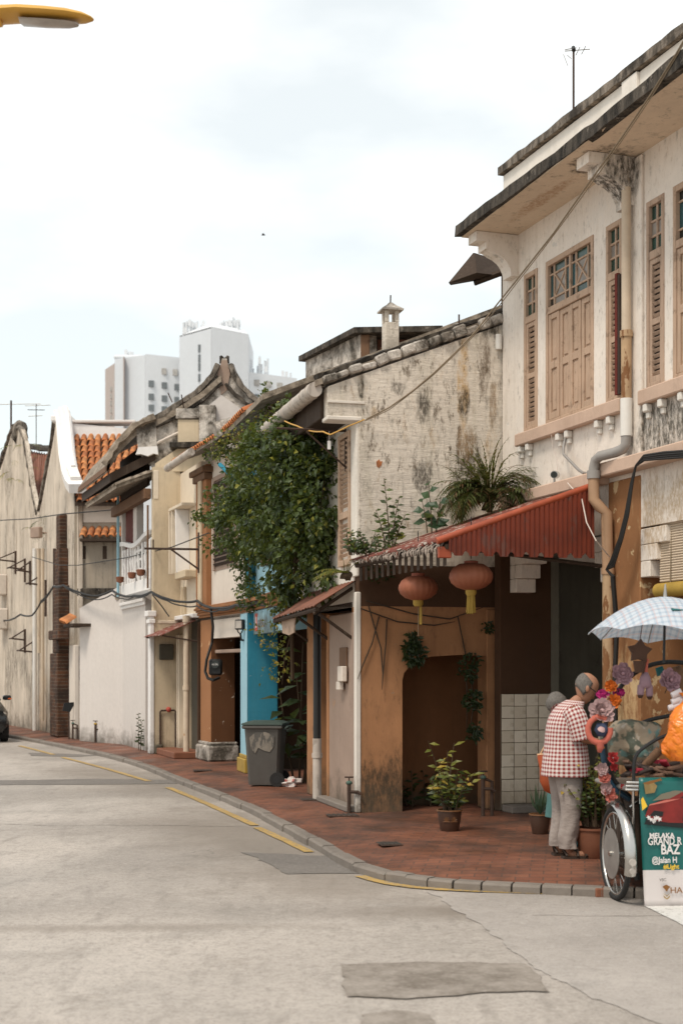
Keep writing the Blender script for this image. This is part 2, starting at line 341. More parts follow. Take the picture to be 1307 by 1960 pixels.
M['charcoal'] = plaster('charcoal_wall', (.10, .09, .07), .75, st=.1, streak=.2, grime=(.09, .08, .06))
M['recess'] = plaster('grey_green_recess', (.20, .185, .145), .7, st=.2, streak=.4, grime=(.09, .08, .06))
M['b_wall'] = plaster('lime_side_wall', (.74, .665, .57), .84, st=.07, streak=.42, grime=(.42, .38, .28), stain=(.07, .055, .04), bump=.8, sscale=2.1, courses=.12, drip=.05,
    spots=[(3.5, 1.235, 5.05, .5, .09, .75, (.52, .32, .12), .75, 5), (3.5, 1.25, 4.8, .6, .10, .25, MOULD, .9, 11), (3.5, 1.5, 5.3, .5, .09, .55, (.14, .10, .065), .8, 10), (3.5, 1.30, 4.0, .6, .26, .62, (.06, .048, .034), .97, 9),
           (3.5, .76, 4.75, .5, .12, .28, MOULD, .85, 13), (3.5, .02, 4.93, .5, .06, .2, MOULD, .95, 9), (3.5, .75, 3.95, .5, .17, .25, MOULD, .8, 15), (3.5, .46, 4.95, .5, .12, .1, MOULD, .7, 14), (3.5, 1.28, 4.35, .5, .15, .3, (.30, .18, .08), .6, 9), (3.5, 1.6, 4.8, .5, .06, .4, (.20, .13, .07), .7, 12), (3.5, 1.55, 5.75, .5, .2, .2, MOULD, .9, 9)])
M['b_white'] = plaster('white_plaster', (.74, .685, .61), .9, st=.07, streak=.2)
M['b_pinkgrey'] = plaster('pinkish_plaster', (.36, .265, .21), .8, st=.08, streak=.35, grime=(.26, .19, .14), peel=(.42, .25, .14), pa=-.02)
M['cream'] = plaster('cream_plaster', (.60, .49, .345), .88, drip=.12, st=.07, streak=.24, grime=(.40, .31, .2))
M['cream2'] = plaster('pale_cream_plaster', (.70, .60, .47), .9, st=.05, streak=.15)
M['d_pale'] = plaster('pale_plaster', (.68, .60, .52), .9, st=.05, streak=.15)
M['d_orange'] = plaster('orange_pilaster', (.34, .16, .075), .85, st=.05, streak=.25, peel=(.58, .36, .2), pa=-.02, grime=(.3, .15, .08))
M['d_brown'] = plaster('brown_pier', (.14, .063, .03), .85, st=.04, streak=.1, peel=(.62, .52, .42), pa=-.02, grime=(.2, .1, .06), pscale=6)
M['blue'] = plaster('turquoise_plaster', (.04, .24, .345), .8, st=.06, streak=.3, grime=(.08, .24, .30), peel=(.32, .45, .49), pa=-.04)
M['blue_pale'] = plaster('pale_blue_plaster', (.32, .52, .60), .88, st=.03, streak=.2, grime=(.2, .36, .42))
M['g_white'] = plaster('fresh_white_wall', (.63, .58, .54), .95, st=.0, streak=.06, bump=.15)
M['bright_white'] = plaster('bright_white', (.76, .735, .71), .95, st=.02, streak=.08, bump=.2)
M['h_wall'] = plaster('grey_cream_wall', (.38, .325, .26), .72, drip=.45, st=.3, streak=.5, stain=(.06, .05, .04))
M['old_wall'] = plaster('streaked_lime_wall', (.66, .57, .47), .75, st=.25, streak=.95, grime=(.22, .16, .11), drip=.55, sscale=1.5, spots=[(.6, 0, 1.0, .8, 2, 1.6, (.50, .33, .2), .5, 3)])
M['old_wall2'] = plaster('streaked_ochre_wall', (.64, .55, .45), .78, st=.2, streak=.95, grime=(.24, .17, .115), drip=.5, sscale=1.4)
n = NT('old_brick'); br = n.node('ShaderNodeTexBrick'); br.inputs['Scale'].default_value = 1; br.inputs['Brick Width'].default_value = .24; br.inputs['Row Height'].default_value = .085; br.inputs['Mortar Size'].default_value = .006
br.inputs['Color1'].default_value = (.115, .05, .026, 1); br.inputs['Color2'].default_value = (.055, .03, .02, 1); br.inputs['Mortar'].default_value = (.17, .13, .095, 1)
n.link(n.map((1, 1, 1), rot=(R(90), 0, 0)), br.inputs['Vector']); c = n.mix(n.ramp(n.noise(3, 7, .7), .45, .65, 0, .8), br.outputs['Color'], (.025, .018, .014)); n.bump(n.math('ADD', n.math('MULTIPLY', br.outputs['Fac'], -1), n.noise(30, 6)), .8, .015); M['brick'] = n.out(c, .95)
n = NT('terracotta'); c = n.mix(n.objrand(), (.40, .125, .045), (.56, .235, .085)); c = n.mix(n.ramp(n.noise(4, 8, .7), .46, .66, 0, .75), c, (.10, .055, .035)); c = n.mix(n.ramp(n.noise(13, 6, .7), .62, .72, 0, .6), c, (.5, .42, .32)); n.bump(n.noise(50, 4), .3, .004); M['terracotta'] = n.out(c, .85)
n = NT('grey_tile'); c = n.mix(n.ramp(n.noise(6, 8, .7), .38, .64), (.15, .12, .09), (.36, .30, .235)); c = n.mix(n.ramp(n.noise(4, 8, .7), .55, .66, 0, .8), c, (.045, .04, .032)); n.bump(n.noise(30, 6, .7), .7, .01); M['grey_tile'] = n.out(c, .95)
M['red_sheet'] = paint('red_sheet', (.20, .036, .015), .55, .55, (.12, .045, .032), .05, 3.2, bump=.12, scale=2.5)
M['red_roof'] = paint('faded_red_roof', (.20, .055, .036), .6, .7, (.38, .33, .28), .06, 6, bump=.2, scale=3)
M['orange_cap'] = paint('orange_red_cap', (.37, .075, .03), .5, .7, (.24, .07, .04), -.02, 9)
M['fringe'] = paint('bleached_fringe', (.52, .43, .36), .9, .55, (.30, .10, .06), .05, 9)
M['rust_roof'] = paint('rusty_sheet', (.255, .105, .065), .8, .7, (.14, .075, .05), .03, 4)
M['wood'] = wood('peeling_pink_wood', (.50, .355, .255), (.27, .18, .125), .10)
M['wood2'] = wood('worn_pink_wood', (.46, .33, .245), (.235, .17, .125), .2)
M['wood_dark'] = wood('dark_timber', (.055, .036, .025), (.10, .075, .055), .1)
M['timber'] = wood('brown_timber', (.17, .095, .055), (.10, .06, .04), .1)
M['maroon'] = wood('maroon_boards', (.115, .028, .02), (.07, .025, .02), .1)
M['red_wood'] = wood('red_wood_edge', (.15, .028, .02), (.10, .03, .02), .1)
M['louvre_dark'] = wood('dark_louvre', (.05, .035, .028), (.1, .07, .05), .1)
M['glass_green'] = glass('green_glass', (.02, .062, .045)); M['glass_frost'] = glass('frosted_glass', (.33, .29, .25), .5); M['glass_dark'] = glass('dark_glass', (.02, .026, .024)); M['glass_teal'] = glass('teal_glass', (.03, .10, .11))
M['pipe_cream'] = paint('cream_pipe', (.58, .47, .35), .6, .85, (.36, .17, .06), -.02, 4); M['pipe_orange'] = paint('orange_pipe', (.42, .26, .155), .65, .85, (.30, .15, .08), .0, 8)
M['pipe_rust'] = paint('flaking_pipe', (.50, .34, .2), .8, .75, (.20, .09, .035), .10, 7, bump=.5); M['pipe_white'] = paint('white_pipe', (.72, .69, .64), .45, .93); M['pipe_grey'] = paint('grey_pvc', (.30, .28, .26), .5, .9)
M['gutter'] = paint('dirty_gutter', (.52, .46, .40), .7, .8, (.30, .26, .22), .06, 6); M['cable'] = flat('black_cable', (.018, .017, .016), .55); M['cable_tan'] = flat('tan_cable', (.21, .16, .105), .7); M['cable_yellow'] = flat('yellow_cable', (.52, .30, .08), .6); M['cable_white'] = flat('white_cable', (.6, .52, .46), .6)
M['iron'] = paint('rusty_iron', (.075, .045, .032), .8, .6); M['steel'] = paint('chrome', (.55, .53, .5), .25, .85, metal=1, bump=.03); M['dull_steel'] = paint('dull_steel', (.42, .40, .37), .45, .7, metal=.8)
M['black_plastic'] = flat('black_plastic', (.02, .02, .02), .45); M['rubber'] = flat('rubber', (.022, .021, .02), .8); M['white_plastic'] = flat('white_plastic', (.72, .70, .67), .5)
n = NT('white_tile'); c = n.mix(n.objrand(), (.52, .44, .33), (.68, .60, .48)); c = n.mix(n.ramp(n.noise(5, 7, .7), .52, .68, 0, .6), c, (.28, .2, .12)); zz = n.ramp(n.math('ADD', n.sep(n.node('ShaderNodeNewGeometry').outputs['Position'])[2], n.math('MULTIPLY', n.noise(9, 6, .7), .5)), .45, .75, .7, 0); c = n.mix(zz, c, (.22, .155, .095)); M['tile'] = n.out(c, .3, spec=.5)
M['grout'] = flat('grout', (.16, .13, .095), .95)
M['tower_white'] = plaster('tower_concrete', (.70, .72, .74), .96, st=0, streak=.04, bump=0); M['tower_grey'] = plaster('tower_grey', (.60, .63, .66), .96, st=0, streak=.04, bump=0); M['tower_brown'] = plaster('tower_brown', (.45, .39, .36), .96, st=0, streak=.02, bump=0)
M['tower_glass'] = glass('tower_glass', (.17, .19, .20), .3); M['tower_glass2'] = glass('tower_blind', (.48, .46, .43), .5)  # tower_glass is greyed: distance haze put into the window colour
M['lamp_yellow'] = paint('yellow_lamp', (.64, .355, .06), .4, .9); M['lamp_lens'] = glass('lamp_lens', (.50, .45, .40), .3)
M['leaf'] = leafmat('dark_leaf', (.018, .034, .009), (.066, .098, .022), (.24, .23, .035), .05)
M['leaf_y'] = leafmat('yellow_green_leaf', (.10, .125, .025), (.22, .21, .04), (.38, .26, .04), .18)
M['leaf_b'] = leafmat('big_leaf', (.025, .06, .03), (.05, .10, .045)); M['leaf_d'] = leafmat('deep_leaf', (.014, .026, .010), (.035, .055, .018))
M['frond'] = leafmat('fern_frond', (.045, .062, .020), (.10, .115, .035), (.12, .065, .03), .30); M['agave'] = leafmat('agave', (.04, .075, .05), (.075, .12, .08))
M['stem'] = flat('stem', (.075, .05, .03), .9); M['vine_dry'] = flat('dry_vine', (.055, .038, .025), .95)
n = NT('glazed_pot'); c = n.mix(n.noise(4, 6), (.045, .024, .016), (.085, .042, .026)); M['pot'] = n.out(c, .35, spec=.5); M['pot_rim'] = paint('pot_rim', (.22, .105, .045), .45); M['soil'] = flat('soil', (.03, .022, .016), 1)
M['clay'] = paint('clay_pot', (.22, .085, .045), .75)
M['bin'] = paint('grey_bin', (.105, .098, .088), .55, .85, (.42, .38, .33), -.05, 3.5); M['bin_lid'] = paint('bin_lid', (.06, .085, .072), .5); M['bin_mark'] = paint('peeled_sticker', (.30, .265, .22), .8, .6, (.105, .098, .088), .12, 9)
n = NT('crumpled_bag'); c = n.mix(n.ramp(n.noise(14, 5), .55, .62), (.62, .56, .52), (.45, .14, .12)); n.bump(n.noise(16, 6), .8, .02); M['bag'] = n.out(c, .4)
n = NT('lantern_silk'); c = n.mix(n.noise(3, 5), (.20, .055, .03), (.34, .125, .065)); M['lantern'] = n.out(c, .6); M['gold'] = paint('gold_tassel', (.42, .27, .05), .7, .7); M['lantern_frame'] = flat('lantern_frame', (.34, .10, .06), .6)
# ------------------------------------------------------------------ ground, road, pavement, kerb
b = MB(); b.add([(-900, -300, 0), (900, -300, 0), (900, 1500, 0), (-900, 1500, 0)], [(0, 1, 2, 3)])
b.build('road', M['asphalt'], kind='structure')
kpx = [(-60, 1391), (25, 1408), (90, 1420), (200, 1443), (270, 1463), (330, 1487), (440, 1530), (500, 1560), (560, 1593), (610, 1620), (650, 1645), (690, 1662), (740, 1675), (800, 1684), (870, 1690), (1000, 1697), (1150, 1704), (1307, 1710)]
KH = .07
kp = [Vector((-30, 84, KH))] + [gp(x, y - (0 if x < 500 else 3), KH) for x, y in kpx] + [Vector((6, 9.9, KH)), Vector((16, 8.2, KH))]
def resample(pts, step, z=None):
    out = []; 
    # catmull-rom smoothing then even steps
    dense = []
    for i in range(len(pts) - 1):
        p0, p1, p2, p3 = pts[max(i - 1, 0)], pts[i], pts[i + 1], pts[min(i + 2, len(pts) - 1)]
        for k in range(8):
            t = k / 8
            dense.append(.5 * ((2 * p1) + (p2 - p0) * t + (2 * p0 - 5 * p1 + 4 * p2 - p3) * t * t + (3 * p1 - p0 - 3 * p2 + p3) * t ** 3))
    dense.append(pts[-1]); out = [dense[0]]; acc = 0
    for a, c in zip(dense, dense[1:]):
        seg = (c - a).length
        while acc + seg >= step:
            a = a + (c - a) * ((step - acc) / seg); out.append(a); seg = (c - a).length; acc = 0
        acc += seg
    return out
ks0 = resample(kp, .62); kn = [i for i, p in enumerate(ks0) if p.y < 11.9][0]
ks = ks0[:kn] + resample(ks0[kn:], .235)
def side(pts, i):
    t = (pts[min(i + 1, len(pts) - 1)] - pts[max(i - 1, 0)]); t.z = 0; t.normalize(); return Vector((-t.y, t.x, 0))   # points inland (left of travel = away from road)
kerb = bpy.data.objects.new('kerb', None); COL.objects.link(kerb); tag(kerb, kind='structure')
inner = []; rest = MB()
for i in range(len(ks) - 1):
    a, c = ks[i], ks[i + 1]; na, nc = side(ks, i), side(ks, i + 1); t = (c - a).normalized(); L = (c - a).length
    w = .12; near = a.y < 42
    g = .004 if a.x < .45 else random.choice((.006, .010, .016))
    if i > 0: inner.append(a + na * w)
    j = lambda s: random.uniform(-s, s)
    z1 = KH + .006 + j(.005); o = j(.008); h0 = a + t * g - na * o; h1 = c - t * g - nc * o
    ch = .018
    ring = []
    for (p, n_) in ((h0, na), (h1, nc)):
        ring.append([p + n_ * 0.0 + Vector((0, 0, -.14 - p.z + .06)), p + Vector((0, 0, z1 - ch - p.z + j(.003))), p + n_ * ch + Vector((0, 0, z1 - p.z)), p + n_ * w + Vector((0, 0, z1 - p.z + j(.003))), p + n_ * w + Vector((0, 0, -.14 - p.z + .12))])
    if near: m_ = MB(); m_.loft(ring); m_.build('kerb_stone', M['kerb'], kerb, True, 30)
    else: rest.loft(ring)
rest.build('far_kerb_stone', M['kerb'], kerb, kind='stuff')
b = MB()     # bedding in the joints
for i in range(len(ks) - 2):
    a, c = ks[i], ks[i + 1]; na, nc = side(ks, i) * .03, side(ks, i + 1) * .03; n2a, n2c = na * 4.4, nc * 4.4
    b.add([a + na + Vector((0, 0, -.16)), c + nc + Vector((0, 0, -.16)), c + nc + Vector((0, 0, -.02)), a + na + Vector((0, 0, -.02)), a + n2a + Vector((0, 0, -.02)), c + n2c + Vector((0, 0, -.02))], [(0, 1, 2, 3), (3, 2, 5, 4)])
b.build('bedding', M['dirt'], kerb)
ins = []
for i, p in enumerate(inner): ins.append(p + side(inner, i) * .55)
b = MB(); b.add([(p.x, p.y, KH) for p in inner] + [(p.x, p.y, .12) for p in ins], [(i, i + 1, len(inner) + i + 1, len(inner) + i) for i in range(len(inner) - 1)])
poly = [(p.x, p.y, .12) for p in ins] + [(40, 7, .12), (40, 120, .12), (-30, 120, .12)]
b.add(poly, [tuple(range(len(poly)))]); b.build('pavement', M['pavers'], kind='structure')

def strip(mb, pts, w, z):
    pts = [Vector((p.x, p.y, z)) for p in pts]
    vs = []
    for i, p in enumerate(pts):
        n_ = side(pts, i); vs += [p + n_ * (w / 2 + random.uniform(-.004, .004)), p - n_ * (w / 2 + random.uniform(-.004, .004))]
    mb.add(vs, [(2 * i, 2 * i + 1, 2 * i + 3, 2 * i + 2) for i in range(len(pts) - 1)])
yl = [[(38, 1428), (70, 1436), (103, 1445)], [(120, 1450), (200, 1471), (285, 1496)], [(322, 1508), (380, 1532), (440, 1559), (488, 1581)], [(492, 1585), (540, 1607), (592, 1632)], [(688, 1678), (740, 1692), (830, 1703), (1000, 1710), (1145, 1714)]]
for s in yl:
    b = MB(); p = [gp(x, y, 0) for x, y in s]
    strip(b, resample(p, .25) + [p[-1]], .10, .009); b.build('yellow_line', M['yellow'], kind='structure')
n = NT('seam_tar'); M['seam'] = n.out(n.mix(n.ramp(n.noise(14, 6, .8), .42, .6), (.105, .09, .075), (.30, .265, .23)), .85)
def patch(name, pts, m, z, jit=.025, step=.06):
    p = [gp(x, y, 0) for x, y in pts]; out = []
    for a, c in zip(p, p[1:] + p[:1]):
        k = max(1, int((c - a).length / step))
        for i in range(k): q = a + (c - a) * (i / k); w_ = jit * 2.2; out.append((q.x + w_ * mnoise.noise(q * 4) + random.uniform(-jit, jit) * .4, q.y + w_ * mnoise.noise(q * 4 + Vector((9, 2, 0))) + random.uniform(-jit, jit) * .4, z))
    bb = MB(); bb.add(out, [tuple(range(len(out)))]); return bb.build(name, m, kind='structure')
n = NT('side_road_asphalt'); c = n.mix(n.ramp(n.noise(.7, 6, .6), .36, .66), (.275, .24, .21), (.40, .355, .315)); c = n.mix(n.ramp(n.noise(1.8, 8, .72), .56, .7, 0, .5), c, (.16, .145, .13)); c = n.mix(n.ramp(n.noise(9, 9, .88), .50, .62, 0, .42), c, (.14, .122, .105)); c = n.mix(n.ramp(n.noise(11, 9, .88, n.map((1, 1, 1), (3, 8, 2))), .53, .64, 0, .40), c, (.55, .50, .455)); c = n.mix(n.ramp(n.noise(31, 5, .8, n.map((1, 1, 1), (7, 3, 1))), .54, .68, 0, .5), c, (.48, .45, .415)); c = n.mix(n.ramp(n.noise(130, 3, .7), .30, .70, 0, .42), c, (.40, .375, .35)); c = n.mix(n.ramp(n.noise(55, 4, .75), .55, .68, 0, .55), c, (.11, .10, .09)); n.bump(n.noise(120, 3, .7), .55, .006); M['side_asphalt'] = n.out(c, .72, spec=.35)
patch('side_road', [(820, 1707), (900, 1760), (960, 1800), (1040, 1862), (1120, 1905), (1240, 1950), (1500, 2050), (2600, 2050), (2300, 1720), (1307, 1716), (1150, 1711)], M['side_asphalt'], .004, .03)
patch('road_patch', [(468, 1632), (640, 1640), (700, 1656), (738, 1672), (545, 1673)], M['patch'], .0045)
patch('road_patch', [(652, 1847), (850, 1843), (1008, 1846), (1062, 1900), (900, 1905), (780, 1914), (664, 1908)], M['patch_worn'], .008)
patch('road_patch', [(0, 1494), (180, 1491), (330, 1493), (345, 1500), (190, 1502), (0, 1503)], M['patch'], .0045)
patch('road_patch', [(55, 1441), (130, 1443), (185, 1446), (150, 1449), (60, 1447)], M['patch'], .0045)
patch('road_patch', [(690, 1940), (760, 1935), (825, 1942), (850, 1990), (690, 1990)], M['patch_worn'], .0045)
for (s_, w_) in (([(0, 1577), (120, 1581), (250, 1580), (480, 1583)], .014), ([(1020, 1753), (1150, 1755), (1400, 1752)], .007), ([(330, 1560), (420, 1556), (640, 1552)], .010)):
    b = MB(); p = [gp(x, y, 0) for x, y in s_]; q = resample(p, .12); q = [v + Vector((.05 * mnoise.noise(v * 3), .05 * mnoise.noise(v * 3 + Vector((5, 5, 0))), 0)) for v in q]; strip(b, q, w_, .0062); b.build('road_seam', M['seam'], kind='structure')
patch('white_marking', [(1233, 1736), (1330, 1733), (1460, 1790), (1340, 1790)], M['white_line'], .009, .006)
for (x, y, w_, lab) in ((655, 1561, .34, 'dark slotted drain cover in the red pavement beside the tan side wall'), (597, 1531, .26, 'dark slotted drain cover in the red pavement beside the drainpipe'), (388, 1475, .3, 'dark slotted drain cover in the red pavement before the peeling brown pier'), (745, 1616, .2, 'small round-cornered iron cover in the red pavement before the arch')):
    p = gp(x, y); t = thing('drain_cover', lab, 'drain cover', (p.x, p.y, .121), .2)
    b = MB(); b.box(-w_ / 2, w_ / 2, -.13, .13, 0, .008, .003); b.build('frame', M['iron'], t)
    for k in range(6): b = MB(); xx = -w_ / 2 + w_ * (k + .5) / 6; b.box(xx - .012, xx + .012, -.10, .10, .0085, .013, .002); b.build('bar', M['dirt'], t)
# ------------------------------------------------------------------ corner house A (cream, shuttered upper floor)
FA = Frame((1.93, 16.3), (1.93 + 5.2 * .3206, 16.3 - 5.2 * .947))
HA = thing('corner_shophouse', 'cream corner shophouse with pink shuttered windows, dark mouldy eave and white parapet', 'house', FA.o, FA.rz)
bays = [[(.37, .70), (.91, 1.96), (2.22, 2.53)], [(2.99, 3.30), (3.46, 4.50), (4.68, 4.98)]]
ops = bays[0] + bays[1]; W0, W1 = 4.40, 6.16
b = MB(); b.box(0, 5.2, 0, .22, 3.73, W0); b.box(0, 5.2, 0, .22, W1, 6.66)
xs = [0] + [v for o in ops for v in o] + [5.2]
for i in range(0, len(xs), 2): b.box(xs[i], xs[i + 1], 0, .22, W0, W1)
b.build('upper_wall', M['a_wall'], HA)
b = MB(); b.box(2.62, 2.94, -.035, 0, 3.78, 6.64, .008); b.build('pilaster', M['a_wall'], HA)
b = MB(); b.box(-.0, .0 - .2, 0.0, 4, 3.0, 6.62); b.box(-.05, 5.2, 4, 4.2, 0.12, 7.4); b.build('rear_wall', M['a_wall'], HA)
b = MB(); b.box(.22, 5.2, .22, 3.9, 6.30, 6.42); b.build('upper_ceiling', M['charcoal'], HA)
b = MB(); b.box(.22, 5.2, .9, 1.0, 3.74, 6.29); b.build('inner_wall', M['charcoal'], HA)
# eave slab with mouldy edge, soffit, parapet
n_ = 26; b = MB(); rings = []
for i in range(n_ + 1):
    u = -.08 + 5.3 * i / n_; o = -.65 - (0.05 * max(0, u - 2.7)); z = 6.665 - .012 * max(0, u - 2.5)
    r_ = lambda s: random.uniform(-s, s)
    rings.append([Vector((u, o + r_(.008), z + r_(.008))), Vector((u, o + r_(.008), z + .125 + r_(.014))), Vector((u, o + .09, z + .13)), Vector((u, o + .09, z + .002))])
b.loft(rings); b.build('eave_edge', M['mould_edge'], HA, True, 35)
b = MB(); b.prism([(-.08, -.57), (5.22, -.70), (5.22, .22), (-.08, .22)], 'z', 6.66, 6.775); b.build('eave_slab', M['a_soffit'], HA)
def corbel(u, w):
    p = [(-.52, 6.655), (-.52, 6.55), (-.40, 6.55), (-.40, 6.47)]
    for k in range(7): a = math.pi / 2 * k / 6; p.append((-.36 + .27 * math.sin(a), 6.44 - .25 * (1 - math.cos(a)) + (.03 if k == 0 else 0)))
    p += [(-.05, 6.19), (0, 6.19), (0, 6.655)]
    q = MB(); q.prism(p, 'x', u - w / 2, u + w / 2); q.build('corbel', M['a_wall'], HA)
corbel(.11, .22); corbel(2.69, .24); corbel(5.0, .22)
b = MB(); b.box(-.08, 5.2, .09, .25, 6.78, 7.44); b.build('parapet', M['a_white'], HA)
b = MB()
for (u0, u1) in ((-.08, 2.66), (2.94, 5.2)):
    b.box(u0, u1, -.05, .09, 7.21, 7.42, .006); b.box(u0, u0 + .22, -.05, .09, 6.80, 7.21, .006); b.box(u1 - .22, u1, -.05, .09, 6.80, 7.21, .006); b.box(u0 + .22, u1 - .22, -.02, .09, 6.80, 6.92, .006)
b.box(2.66, 2.94, -.085, .09, 6.80, 7.42, .006); b.build('parapet_frame', M['a_white'], HA)
b = MB(); rings = []
for i in range(31):
    u = -.12 + 5.3 * i / 30; r_ = lambda s: random.uniform(-s, s)
    rings.append([Vector((u, -.10 + r_(.006), 7.43 + r_(.006))), Vector((u, -.10 + r_(.006), 7.52 + r_(.008))), Vector((u, .24, 7.53)), Vector((u, .24, 7.43))])
b.loft(rings); b.build('coping', M['mould_coping'], HA, True, 35)
b = MB(); b.prism([(.2, 7.4), (2.4, 8.0), (4.2, 7.2), (4.2, 7.1), (.2, 7.3)], 'x', 0, 5.2); b.build('roof', M['grey_tile'], HA)
# sills and dentils
for (u0, u1) in ((.28, 2.60), (2.95, 5.2)):
    b = MB(); b.box(u0, u1, -.085, 0, 4.245, 4.385, .012); b.build('sill', M['a_trim'], HA)
for u in (.36, .56, 1.28, 1.48, 2.12, 2.36, 3.06, 3.32, 3.66, 3.9):
    b = MB(); b.box(u - .035, u + .035, -.075, -.002, 4.165, 4.243, .01); b.box(u - .024, u + .024, -.045, -.002, 4.105, 4.165, .008); b.build('dentil', M['a_white'], HA)
# windows
def casement(u0, u1, wood_m, cols=2, rows=3, red_edge=False, open_leaf=False, slatted=True):
    w = thing('window', None, None); w.parent = HA; f = .045; yF = -.012
    fr = MB()
    fr.box(u0, u0 + f, yF, .10, W0, W1, .005); fr.box(u1 - f, u1, yF, .10, W0, W1, .005); fr.box(u0 + f, u1 - f, yF, .10, W1 - .055, W1, .005); fr.box(u0 + f, u1 - f, yF, .10, W0, W0 + .04, .005); fr.box(u0 + f, u1 - f, yF + .002, .10, 5.60, 5.68, .005)
    a0, a1, z0, z1 = u0 + f, u1 - f, 5.68, W1 - .055
    for k in range(1, cols): x = a0 + (a1 - a0) * k / cols; fr.box(x - .012, x + .012, .012, .05, z0, z1, .003)
    for k in range(1, rows): z = z0 + (z1 - z0) * k / rows; fr.box(a0, a1, .014, .048, z - .011, z + .011, .003)
    fr.build('frame', wood_m, w)
    for i in range(cols):
        for j in range(rows):
            x0, x1 = a0 + (a1 - a0) * i / cols, a0 + (a1 - a0) * (i + 1) / cols; zz0, zz1 = z0 + (z1 - z0) * j / rows, z0 + (z1 - z0) * (j + 1) / rows
            p = MB(); p.box(x0, x1, .030, .036, zz0, zz1); p.build('pane', M['glass_green'] if j != 1 else M['glass_frost'], w)
    # louvred leaf: two fields of slats
    st = .04; s0, s1 = a0 + st, a1 - st; zs = [(W0 + .10, 4.98), (5.04, 5.55)]
    lf = MB(); lf.box(a0, a0 + st, .0, .04, W0 + .04, 5.60, .004); lf.box(a1 - st, a1, .0, .04, W0 + .04, 5.60, .004)
    lf.box(s0, s1, .002, .038, W0 + .04, W0 + .10, .004); lf.box(s0, s1, .002, .038, 4.98, 5.04, .004); lf.box(s0, s1, .002, .038, 5.55, 5.60, .004); bk = MB(); bk.box(s0, s1, .044, .05, W0 + .05, 5.59); bk.build('backing', M['louvre_dark'], w)
    lf.build('shutter_leaf', wood_m, w)
    key = 'slat%.3f' % (s1 - s0)
    for (q0, q1) in zs:
        k = int((q1 - q0) / .052)
        for i in range(k):
            z = q0 + (q1 - q0) * (i + .5) / k
            sl = MB(); Mx = Matrix.Translation((0, .02, z)) @ Matrix.Rotation(R(-52 + random.uniform(-6, 6)), 4, 'X')
            sl.box(s0, s1, -.0165, .0165, -.004, .004, 0, Mx); sl.build('slat', wood_m, w)
    if red_edge:
        r_ = MB(); r_.box(u1 - .055, u1 - .012, -.055, -.013, W0 + .03, 5.62, .004); r_.build('open_leaf_edge', M['red_wood'], w)
        r_ = MB(); r_.box(u1 - .010, u1 + .03, -.05, -.013, W0 + .03, 5.60, .003); r_.build('open_leaf_back', M['louvre_dark'], w)
    return w
def main_window(u0, u1, wm):
    w = thing('window', None, None); w.parent = HA; f = .05; yF = -.014
    fr = MB(); fr.box(u0, u0 + f, yF, .10, W0, W1, .005); fr.box(u1 - f, u1, yF, .10, W0, W1, .005); fr.box(u0 + f, u1 - f, yF, .10, W1 - .06, W1, .005); fr.box(u0 + f, u1 - f, yF, .10, W0, W0 + .035, .005); fr.box(u0 + f, u1 - f, yF + .002, .10, 5.58, 5.655, .005)
    a0, a1, z0, z1 = u0 + f, u1 - f, 5.655, W1 - .06; mid = (a0 + a1) / 2; fr.box(mid - .018, mid + .018, .002, .06, z0, z1, .003)
    for (q0, q1) in ((a0, mid - .018), (mid + .018, a1)):
        h = q1 - q0; vb, hb_ = .10, .095; X = [q0, q0 + vb, q1 - vb, q1]; Z = [z0, z0 + hb_, z1 - hb_, z1]
        for x in X[1:3]: fr.box(x - .010, x + .010, .012, .05, z0, z1, .003)
        for z in Z[1:3]: fr.box(q0, q1, .014, .048, z - .010, z + .010, .003)
        for s in (1, -1):
            L = math.hypot(X[2] - X[1], Z[2] - Z[1]); a = math.atan2(Z[2] - Z[1], X[2] - X[1]) * s
            fr.box(-L / 2, L / 2, .016 + .003 * s, .044 + .002 * s, -.009, .009, .002, Matrix.Translation(((X[1] + X[2]) / 2, 0, (Z[1] + Z[2]) / 2)) @ Matrix.Rotation(-a, 4, 'Y'))
        for i in range(3):
            for j in range(3):
                m_ = M['glass_frost'] if (i == 1 and j == 1) else M['glass_green'] if i == 1 else M['glass_teal'] if j == 1 else M['glass_dark']
                if i == 1 and j == 0 and q0 < mid - .1: m_ = M['glass_frost']
                p = MB(); p.box(X[i], X[i + 1], .030, .036, Z[j], Z[j + 1]); p.build('pane', m_, w)
    fr.build('frame', wm, w)
    for k in range(4):
        x0, x1 = a0 + (a1 - a0) * k / 4 + .003, a0 + (a1 - a0) * (k + 1) / 4 - .003; d = (.0, .012, .004, .014)[k]; zb, zt = W0 + .04, 5.575
        lf = MB(); s = .05; zz = [zb, 4.98, 5.04, zt]
        lf.box(x0, x0 + s, d, d + .04, zb, zt, .004); lf.box(x1 - s, x1, d, d + .04, zb, zt, .004)
        for (p0, p1) in ((zb, zb + .07), (4.98, 5.06), (zt - .06, zt)): lf.box(x0 + s, x1 - s, d + .001, d + .039, p0, p1, .004)
        lf.build('shutter_leaf', wm, w)
        for (p0, p1) in ((zb + .07, 4.98), (5.06, zt - .06)):
            pn = MB(); pn.box(x0 + s - .004, x1 - s + .004, d + .020, d + .03, p0, p1); pn.box(x0 + s + .022, x1 - s - .022, d + .008, d + .021, p0 + .022, p1 - .022, .01); pn.build('panel', wm, w)
    return w
casement(*bays[0][0], M['wood']); main_window(*bays[0][1], M['wood']); casement(*bays[0][2], M['wood'], red_edge=True)
casement(*bays[1][0], M['wood2']); main_window(*bays[1][1], M['wood']); casement(*bays[1][2], M['wood'])
